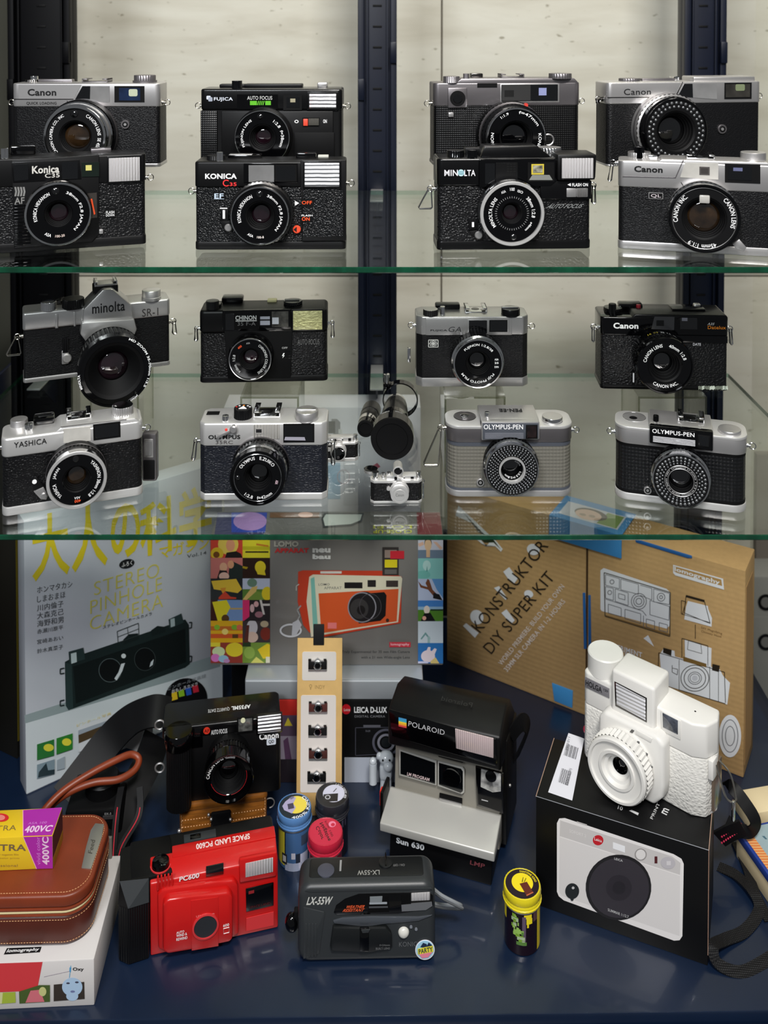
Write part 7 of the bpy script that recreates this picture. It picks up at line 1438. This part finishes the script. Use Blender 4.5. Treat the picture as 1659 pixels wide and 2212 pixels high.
# ---- folding instant camera
def instant():
    A = atz(845, 1853, 0); B = atz(1057, 1913, 0)
    s = T('instant_camera', 'black and silver folding instant camera with a rainbow stripe mark', 'camera', A, B, .105)
    w = s.W/2+.006
    # depth profile found from the right flank
    zl0 = s.z(1070, 1862, .006); zl1 = s.z(1072, 1849, .007)
    b = MB(); b.side([(0, .0), (.004, zl0), (.1, zl0+.006), (.1, 0)], -w+.004, w-.004, BLS, .0012); b.put('base', s)
    b = MB(); b.side([(-.006, zl0-.001), (-.006, zl1+.0004), (.027, zl1+.011), (.031, zl1+.009), (.031, zl0-.001)], -w-.004, w, POS, .0012, 3); b.put('front_shelf', s)
    yF = .030; zs = zl1+.0105; zt0 = s.z(1083, 1662, -yF)
    b = MB(); b.side([(yF, zs-.006), (yF+.004, zt0+.012), (.098, zt0+.010), (.100, .010), (yF, .010)], -w, w-.002, POL, .0012); b.put('face_panel', s)
    for q0, q1 in ((w-.0028, w+.003), (-w-.001, -w+.002)):
        b = MB(); b.side([(yF+.010, .008), (yF+.012, zt0+.020), (.096, zt0+.012), (.098, .006)], q0, q1, BLS, .001); b.put('side_cover', s)
    yB = .014; zb0 = s.z(1083, 1668, -yB); zb1 = s.z(1074, 1594, -yB+.001)
    yT = .072; 
    for _ in range(1): pass
    b = MB(); pts = [(yB, zb0), (yB-.001, zb1), (yB+.010, zb1+.0045), (yT-.026, zb1+.0085), (yT-.004, zb1+.001), (yT+.022, zb0+.004), (yF+.004, zb0-.004)]
    b.side(pts, -w-.002, w+.002, BLS, .0025, 3); b.put('flash_head', s)
    def FO(x, y): d = s.P(x, y, -yB+.0012); return Vector((d[0], yB-.0012, d[1]))
    b = MB(); f = -yB+.0018
    s.poly(b, [(840, 1532), (1071, 1597), (1074, 1650), (1070, 1655), (846, 1590)], f, .001, BLG, .0004); hp = b.put('head_front_panel', s)
    b = MB(); s.poly(b, [(983, 1575), (1066, 1596), (1066, 1638), (985, 1617)], f+.0016, .0014, FLP, .0004); b.put('flash_window', s)
    b = MB(); g = f+.0006
    cols = [(70, 150, 200), (60, 170, 190), (240, 206, 50), (240, 160, 50), (214, 70, 70)]
    for k, c in enumerate(cols): y0 = 1550+k*3.8; s.poly(b, [(861, y0), (878, y0+4), (878, y0+7.8), (861, y0+3.8)], g, .0003, c)
    b.put('rainbow_mark', s, 'five colour stripe mark')
    b = MB(); b.qtext('POLAROID', [Vector((s.P(x_, y_, g)[0], -g-.0002, s.P(x_, y_, g)[1])) for x_, y_ in ((883, 1557), (961, 1577), (960, 1588), (882, 1568))], (196, 196, 198), .0)
    b.put('head_lettering', s); b = MB()
    b.qtext('Polaroid', [Vector((s.P(x_, y_, g)[0], .034+(1530-y_)*.0006, zb1+.0088+(1530-y_)*.00004)) for x_, y_ in ((1008, 1520), (940, 1520), (940, 1530), (1008, 1530))], (30, 30, 30), 0)
    b.put('top_lettering', s); b = MB()
    b.qtext('Sun 630', [s.F(x_, y_, .0004) for x_, y_ in ((856, 1808), (917, 1825), (916, 1838), (856, 1821))], (200, 204, 208), .04); b.qtext('LMP', [s.F(x_, y_, .0004) for x_, y_ in ((1016, 1858), (1048, 1867), (1046, 1876), (1015, 1867))], (110, 50, 56), .02)
    b.put('base_lettering', s); b = MB(); h = -yF+.0022+.0006
    b.qtext('LM PROGRAM', [s.F(x_, y_, h+.0008) for x_, y_ in ((880, 1668), (928, 1681), (927, 1688), (879, 1675))], (214, 190, 190), .02); b.put('lettering', s)
    h = -yF+.0022
    def fr(P, m1, m2, nm, d=.001):
        b = MB(); s.poly(b, P, h+.0008, .002, m1, .0004); cx = sum(p[0] for p in P)/len(P); cy = sum(p[1] for p in P)/len(P)
        s.poly(b, [(cx+(x-cx)*(1-3.2/max(abs(x-cx), 8)), cy+(y-cy)*(1-3.2/max(abs(y-cy), 8))) for x, y in P], h+.0012, .002, m2, 0); b.put(nm, s)
    fr([(862, 1620), (943, 1645), (943, 1697), (862, 1675)], POS, WGL, 'meter_panel')
    fr([(945, 1645), (999, 1658), (1003, 1664), (1003, 1712), (998, 1716), (945, 1698)], POS, WGL, 'lens_window')
    b = MB(); x, z = s.P(976, 1678, h+.002); b.lathe((x, 0, z), [(.0095, h+.0014), (.009, h+.003), (.005, h+.0022), (0, h+.0028)], GLS, 'y', 32); b.put('lens_glass', s)
    fr([(1027, 1656), (1087, 1671), (1087, 1758), (1030, 1741)], CHD, BLG, 'viewfinder_panel')
    b = MB(); s.poly(b, [(1039, 1662), (1082, 1673), (1082, 1710), (1064, 1712), (1038, 1700)], h+.0018, .001, mat('clear_finder', (170, 170, 168), .08, .3, coat=1, var=(120, .8)), .0003); s.disc(b, 1060, 1678, 12, h+.0026, .001, BLG, .0003); s.rect(b, 1040, 1727, 1054, 1732, h+.0016, .0006, (190, 190, 190)); b.put('finder_glass', s)
    b = MB(); s.poly(b, [(949, 1714), (998, 1726), (998, 1738), (949, 1724)], h+.0012, .0014, BLM, .0003); s.poly(b, [(949, 1724), (997, 1737), (997, 1742), (949, 1729)], h+.0018, .0012, SIL, .0003); b.put('exposure_slider', s)
    b = MB(); s.poly(b, [(945, 1620), (1000, 1636), (1000, 1650), (946, 1636)], -yB-.006, .004, BLM, .001); b.put('brow_notch', s)
    b = MB(); b.box(-w-.007, -w-.0035, .004, .026, zs*.45, zs*1.25, BLS, .001); b.put('shutter_arm', s)
    b = MB(); p = s.X(832, 1748, -w-.006); b.box(-w-.0095, -w-.0065, .010, .0165, zl0+.010, zl0+.026, (226, 40, 24), .001); b.put('shutter_button', s, 'red shutter button')
    b = MB(); 
    for c in ((w+.0035, .055, zs+.01), (-w-.0015, .05, zs+.004), (-w-.0015, .05, zs+.030)): b.ball(c, .0016, SIL, 10)
    b.put('hinge_pins', s)
    b = MB(); Q = spline([(w+.003, .06, zt0+.012), (w+.012, .075, zt0+.018), (w+.016, .085, zt0+.004), (w+.004, .085, zt0-.03)], 6); b.tube(Q, 0, STB, flat=(.016, .0016, (1, -.2, .3))); b.put('hand_strap', s)
instant()
# ---- little translucent figurine
c = atz(826, 1716, 0); t = T('toy_figure', 'small white translucent toy robot beside the instant camera', 'toy', (c.x-.01, c.y, 0), (c.x+.01, c.y, 0), .02)
TW = mat('milky_translucent_plastic', (196, 202, 208), .22, 0, coat=.5)
b = MB(); b.ball((.004, 0, .040), .0080, TW, 20, (1, .9, .85)); b.ball((.006, -.0055, .035), .0052, TW, 16); b.box(-.003, .010, -.005, .005, .018, .033, TW, .003); b.ball((-.010, 0, .036), .004, TW); b.tube([(-.010, 0, .034), (-.010, -.002, .014)], .0042, TW, 12); b.tube([(.001, 0, .02), (.0, 0, .0)], .003, TW, 10); b.tube([(.007, 0, .02), (.007, 0, .0)], .003, TW, 10); b.ball((-.003, 0, .042), .0036, TW); b.put('figure', t)
b = MB()
for dx in (-.0035, .0035): b.ball((.004+dx, -.0068, .0425), .0011, BLG, 8)
b.put('eyes', t)

# ---- black box with pictured cream instant camera
t = on_shelf('camera_box', 'black box showing a cream instant camera with a round black lens', (1157, 1954), (1529, 2087), 0, .078, cat='box')
w = t.W/2; H = t.z(1530, 1836); HB = H
MB().box(-w, w, 0, .078, 0, H, BCD, .0007).put('carton', t)
b = MB(); 
for x in (-w, w): b.box(x-.0003, x+.0003, -.0002, .078, H-.0006, H+.0002, (170, 140, 120))
b.tube([(-w, -.0002, H), (w, -.0002, H)], .0003, (130, 132, 138), 5); b.tube([(w, -.0002, H), (w, -.0002, .01)], .0003, (176, 140, 120), 5); b.put('worn_edges', t)
CW = (222, 218, 216)
I = [('p', [(1208, 1768), (1220, 1767), (1455, 1845), (1472, 1855), (1477, 1866), (1474, 2022), (1468, 2031), (1456, 2032), (1218, 1945), (1207, 1936), (1203, 1926), (1203, 1778)], (236, 232, 230)), ('p', [(1210, 1772), (1452, 1850), (1470, 1864), (1469, 1890), (1209, 1806)], (204, 200, 198)), ('p', [(1209, 1808), (1469, 1892), (1468, 2022), (1214, 1935), (1208, 1926)], CW), ('p', [(1246, 1774), (1268, 1781), (1268, 1784), (1246, 1777)], (190, 186, 184)),
     ('q', 'SOFORT 2', [(1230, 1791), (1266, 1803), (1266, 1809), (1230, 1798)], .0, (226, 222, 220)), ('e', 1292, 1815, 11.5, 11, (196, 30, 40)), ('q', 'Leica', [(1284, 1808), (1300, 1814), (1300, 1820), (1284, 1815)], .01, WH), ('p', [(1324, 1819), (1350, 1828), (1350, 1842), (1324, 1833)], (240, 240, 242)), ('o', 1384, 1846, 13, 13, 2, (150, 146, 144)), ('e', 1384, 1846, 10, 11, (226, 222, 220)), ('r', 1414, 1850, 1420, 1865, (80, 26, 30)), ('e', 1443, 1864, 16, 13, 12, (190, 186, 190)), ('r', 1440, 1860, 1449, 1869, (214, 210, 212)),
     ('e', 1336, 1917, 71, 71, 18, (28, 26, 28)), ('e', 1337, 1918, 65, 65, 18, (52, 48, 54)), ('e', 1337, 1918, 28, 28, (42, 38, 44)), ('e', 1337, 1918, 14, 14, (34, 31, 36)), ('q', 'LEICA', [(1327, 1852), (1345, 1857), (1345, 1862), (1327, 1857)], .01, (206, 206, 206)), ('q', 'SUMMAR 1:12.7', [(1313, 1962), (1358, 1978), (1358, 1984), (1313, 1968)], .01, (190, 190, 190)), ('e', 1236, 1925, 15, 17, (28, 32, 34)), ('p', [(1230, 1938), (1240, 1940), (1238, 1946), (1234, 1946)], (28, 32, 34)), ('e', 1238, 1918, 3, 3, (200, 200, 200))]
art(t, I, 'front_print')
b = MB(); z = H+.0003
def tq(P): return [(t.top(x, y, H, False)[0], t.top(x, y, H, False)[1], z) for x, y in P]
b.flat(tq([(1228, 1584), (1262, 1596), (1236, 1730), (1184, 1712)]), (222, 222, 230)); z += .0001
for k in range(11):
    a = 1628+0; u = k/11; x0 = 1221+u*26+0; b.flat(tq([(1224+k*2.4, 1607+k*.9), (1224+k*2.4+(1.5 if k % 3 else .8), 1607.4+k*.9), (1218+k*2.4+(1.5 if k % 3 else .8), 1632.4+k*.9), (1218+k*2.4, 1632+k*.9)]), (60, 60, 66))
    b.flat(tq([(1214+k*2.0, 1660+k*.8), (1214+k*2.0+(1.3 if k % 2 else .7), 1660.4+k*.8), (1206+k*2.0+(1.3 if k % 2 else .7), 1690.4+k*.8), (1206+k*2.0, 1690+k*.8)]), (60, 60, 66))
b.qtext('Fabr Nr 5543426', tq([(1236, 1662), (1227, 1698), (1221, 1696), (1230, 1660)]), (90, 90, 96), 0); b.qtext('1101-66', tq([(1232, 1594), (1226, 1622), (1221, 1620), (1227, 1592)]), (90, 90, 96), 0); b.put('price_label', t)
b = MB(); z = H+.0003
for P in ([(1359, 1752), (1364, 1750), (1380, 1757), (1378, 1762)],): b.flat(tq(P), (206, 206, 206))
b.qtext('10', tq([(1336, 1740), (1346, 1744), (1344, 1752), (1334, 1748)]), (190, 190, 190), .01); b.qtext('PRINT', tq([(1404, 1768), (1420, 1734), (1426, 1737), (1410, 1771)]), (190, 190, 190), .01); b.qtext('m', tq([(1428, 1756), (1434, 1745), (1446, 1750), (1440, 1762)]), (210, 210, 210), .02)
b.put('top_print', t)

# ---- white plastic camera standing turned on that box
def holga():
    A = atz(1258, 1632, HB+.0005); B = atz(1512, 1772, HB+.0005)
    s = T('film_camera', 'white plastic camera with square flash, turned to the left on the black box', 'camera', A, B, .034)
    w = s.W/2; D = s.D; zt = s.z(1500, 1566); zs_ = s.z(1480, 1629)
    zt1 = s.z(1262, 1472)
    b = MB(); oc = [(-w, .004), (-w, D), (w+.004, D), (w+.008, D*.6), (w+.003, .006), (w-.008, 0), (-w+.004, 0)]
    b.plan(oc, 0, zs_-.0004, WHT, .0012); b.put('body', s)
    b = MB(); b.plan([(x*1.005, y) for x, y in oc], zs_-.0006, zt, WHP, .0022, 3); b.put('top_cover', s)
    b = MB(); b.box(w+.0055, w+.0085, D*.35, D-.004, .004, zs_-.008, mat('smoky_clasp', (120, 104, 90), .2, .4), .001); b.box(w+.004, w+.009, D*.2, D*.5, zs_-.018, zs_, WHP, .001); b.put('side_clasp', s)
    # flash tower
    zf = s.z(1370, 1489, .006); f0 = s.P(1320, 1450, .006); f1 = s.P(1413, 1600, .006)
    zz0 = s.z(1370, 1570, .006)-.003; zz1 = s.z(1330, 1449, .006)
    b = MB(); b.box(f0[0], f1[0], -.006, D-.006, zz0, zz1, WHP, .0030, 3); b.put('flash_housing', s)
    q = [(1327, 1472), (1397, 1508), (1397, 1561), (1329, 1525)]
    b = MB(); s.poly(b, q, .0064, .001, CHD, .0002); s.poly(b, [(1330, 1476), (1394, 1510), (1394, 1556), (1332, 1522)], .0068, .001, FLS, .0002); b.put('flash_window', s)
    # winding knob
    x, y = s.top(1298, 1421, zz1-.000, False); r = .0172
    x = -w+.0155; y = D*.5
    b = MB(); b.lathe((x, y, 0), [(r, zt-.001), (r, zz1-.003), (r-.001, zz1-.0018), (0, zz1-.0016)], WHP, 'z', 64, .006); b.put('winding_knob', s)
    b = MB(); p0 = s.P(1262, 1463, .001); p1 = s.P(1317, 1505, .001); b.qtext('', [], WH) if False else None
    s.poly(b, [(1263, 1462), (1316, 1488), (1316, 1509), (1263, 1484)], .0008, .0008, (120, 118, 122), .0002); b.qtext('HOLGA', [s.F(x_, y_, .0011) for x_, y_ in ((1265, 1468), (1300, 1485), (1300, 1497), (1265, 1480))], (26, 26, 28), .02); b.qtext('120', [s.F(x_, y_, .0011) for x_, y_ in ((1304, 1487), (1313, 1491), (1313, 1496), (1304, 1492))], (40, 40, 42), .02); b.put('name_plate', s)
    b = MB(); s.poly(b, [(1427, 1535), (1470, 1558), (1470, 1599), (1428, 1578)], .0010, .001, WHP, .0005); s.poly(b, [(1431, 1540), (1464, 1557), (1464, 1587), (1432, 1571)], .0014, .0008, mat('mottled_blue_glass', (70, 74, 84), .08, coat=1, var=(150, .7)), .0002); b.put('viewfinder_window', s)
    b = MB(); s.poly(b, [(1292, 1546), (1305, 1537), (1420, 1594), (1434, 1612), (1434, 1700), (1432, 1725), (1412, 1741), (1300, 1680), (1290, 1660)], .014, .016, WHP, .0035, 3); b.put('lens_block', s)
    b = MB(); s.poly(b, [(1374, 1577), (1409, 1596), (1406, 1605), (1372, 1586)], .0146, .001, WHP, .0003); s.poly(b, [(1364, 1576), (1370, 1579), (1366, 1584), (1360, 1581)], .0146, .001, (90, 88, 86)); b.put('shutter_lever', s)
    b = MB(); L = .036; x, z = s.P(1329, 1668, L); R = 68*s.sc(1329, 1668, L)*.96
    b.lathe((x, 0, z), [(R*.9, .013), (R*.9, .0165), (R*.86, .017), (R*.86, .020)], WHP, 'y', 56); b.lathe((x, 0, z), [(R, .0205), (R, .0315)], WHP, 'y', 88, .045); b.lathe((x, 0, z), [(R*.86, .0198), (R*.98, .0205)], WHP, 'y', 56)
    b.lathe((x, 0, z), [(R*.97, .0315), (R*.97, .0345), (R*.93, L), (R*.86, L), (R*.83, .034), (R*.6, .033), (R*.58, .0345), (R*.5, .0345), (R*.44, .031), (R*.36, .0302), (R*.32, .027), (R*.25, .026)], WHP, 'y', 72); b.put('lens_barrel', s)
    b = MB(); b.lathe((x, 0, z), [(R*.25, .026), (R*.24, .0265), (R*.2, .022), (0, .022)], BLG, 'y', 40); b.lathe((x, 0, z), [(R*.15, .0222), (R*.1, .0236), (0, .0242)], GLS, 'y', 32); b.put('lens_glass', s)
    b = MB()
    for k in range(6): a = math.radians(60-k*22); b.box(x+R*.93*math.cos(a)-.001, x+R*.93*math.cos(a)+.001, -.0190, -.0172, z+R*.93*math.sin(a)-.0007, z+R*.93*math.sin(a)+.0007, (90, 90, 92))
    b.put('focus_marks', s)
    b = MB(); b.lathe((w-.012, D*.5, zt), [(.0009, .0002), (0, .0002)], BLM, 'z', 12); b.put('cable_release_hole', s)
    zz = zs_-.006; b = MB(); Q = spline([(w+.009, D*.4, zz), (w+.012, D*.42, zz-.010), (w+.018, D*.42, zz-.026), (w+.024, D*.5, zz-.03)], 6); b.tube(Q, .0008, WIR); b.tube(spline([(w+.009, D*.6, zz), (w+.020, D*.55, zz-.006), (w+.026, D*.5, zz-.024), (w+.024, D*.5, zz-.03)], 6), .0008, WIR); b.box(w+.0225, w+.0250, D*.45, D*.55, zz-.046, zz-.028, CHR, .0006); b.put('strap_clip', s)
    b = MB(); b.ring((-w-.003, D*.6, zs_+.006), .005, .0006, CHR, 'y', 20, 6); b.tube(spline([(-w-.003, D*.6, zs_), (-w-.004, D*.5, zs_-.02), (-w-.002, D*.5, zs_-.04)], 5), .0022, STB); b.ball((-w-.003, D*.45, zs_-.038), .0042, mat('pink_bead', (206, 60, 90), .4), 12); b.put('key_loop', s)
holga()

# ---- straps and game box at the right edge
def band(name, pts, label, wd, m=WEB, up=(0, -.3, 1), th=.0012):
    Q = spline(wpath(pts), 9); b = MB(); b.tube(Q, 0, m, flat=(wd, th, up)); tag(b.put(name), label, 'strap')
band('camera_strap', [(1552, 1872, .001), (1590, 1890, .004), (1625, 1925, .006), (1640, 1965, .003), (1610, 2010, .002), (1565, 2030, .006), (1540, 2045, .012), (1552, 2082, .004), (1600, 2100, .001), (1650, 2078, .001), (1690, 2050, .001)], 'black woven camera strap curling on the deck beside the black box', .0095)
band('camera_strap', [(1590, 1820, .001), (1612, 1870, .003), (1632, 1930, .003), (1662, 1990, .001)], 'black woven strap running beside the colourful box, far right', .009)
band('camera_strap', [(1552, 1692, .06), (1580, 1700, .070), (1610, 1736, .062), (1632, 1775, .050), (1620, 1796, .040), (1590, 1790, .040), (1570, 1775, .045)], 'black strap loop twisting between kraft box and colourful box', .012, STB, (.3, -.9, .3))
A = atz(1553, 1812, .040); b = MB(); Q = [Vector((0, 0, 0)), Vector((.010, -.002, .008)), Vector((.022, -.003, .014))]; b.tube(Q, 0, STB, flat=(.002, .020, (.1, -.2, 1)))
for dz in (-.003, .003): 
    for k in range(10): b.ball((.002+k*.002, -.0022, dz+.001+k*.0014), .0009, (206, 50, 84), 8)
o = b.put('strap_end'); o.location = A; o.name = 'camera_strap'; tag(o, 'black strap tip with two rows of pink stitches beside the black box', 'strap')
A = atz(1590, 1850, 0); B = atz(1700, 2010, 0)
t = T('game_box', 'flat box with a patterned blue and orange lid, cut by the right frame edge', 'box', A, B, .09)
w = t.W/2; MB().box(-w, w, 0, .09, 0, .020, mat('cream_board', (214, 196, 158), .55), .001).put('tray', t)
b = MB(); b.box(-w-.0008, w+.0008, -.001, .091, .020, .028, mat('blue_board', (34, 60, 140), .45), .001); b.put('lid', t)
b = MB(); z = .0283; b.flat([(-w+.002, .002, z), (w, .002, z), (w, .088, z), (-w+.002, .088, z)], (150, 170, 176)); z += .0001
n = 26
for k in range(n): x0 = -w+.002+k*(2*w)/n; b.flat([(x0, .002, z), (x0+w/n, .002, z), (x0+w/n+.002, .011, z), (x0+.002, .011, z)], (214, 120, 60)); b.flat([(x0+w/n, .002, z), (x0+2*w/n, .002, z), (x0+2*w/n+.002, .011, z), (x0+w/n+.002, .011, z)], (226, 170, 110))
random.seed(9)
for k in range(70): x0 = -w+.004+random.random()*(2*w-.01); y0 = .014+random.random()*.06; b.flat([(x0, y0, z), (x0+.004, y0+.001, z), (x0+.0045, y0+.003, z), (x0+.0005, y0+.0025, z)], random.choice([(96, 130, 140), (206, 210, 200), (70, 104, 120)]))
b.flat([(-w+.01, .03, z+.0001), (-w+.04, .016, z+.0001), (-w+.05, .05, z+.0001)], (176, 176, 96)); b.flat([(-w+.02, .045, z+.0001), (-w+.05, .03, z+.0001), (-w+.06, .07, z+.0001)], (110, 170, 160)); b.flat([(-w+.002, .08, z+.0001), (w, .08, z+.0001), (w, .084, z+.0001), (-w+.002, .084, z+.0001)], (206, 70, 50)); b.put('lid_print', t)
A = atz(1622, 1800, 0); t = T('cream_box', 'plain cream box at the right edge behind the patterned box', 'box', (A.x, A.y, 0), (A.x+.06, A.y+.012, 0), .030); MB().box(-t.W/2, t.W/2, 0, .030, 0, .020, mat('cream_carton', (222, 204, 164), .55), .001).put('carton', t)
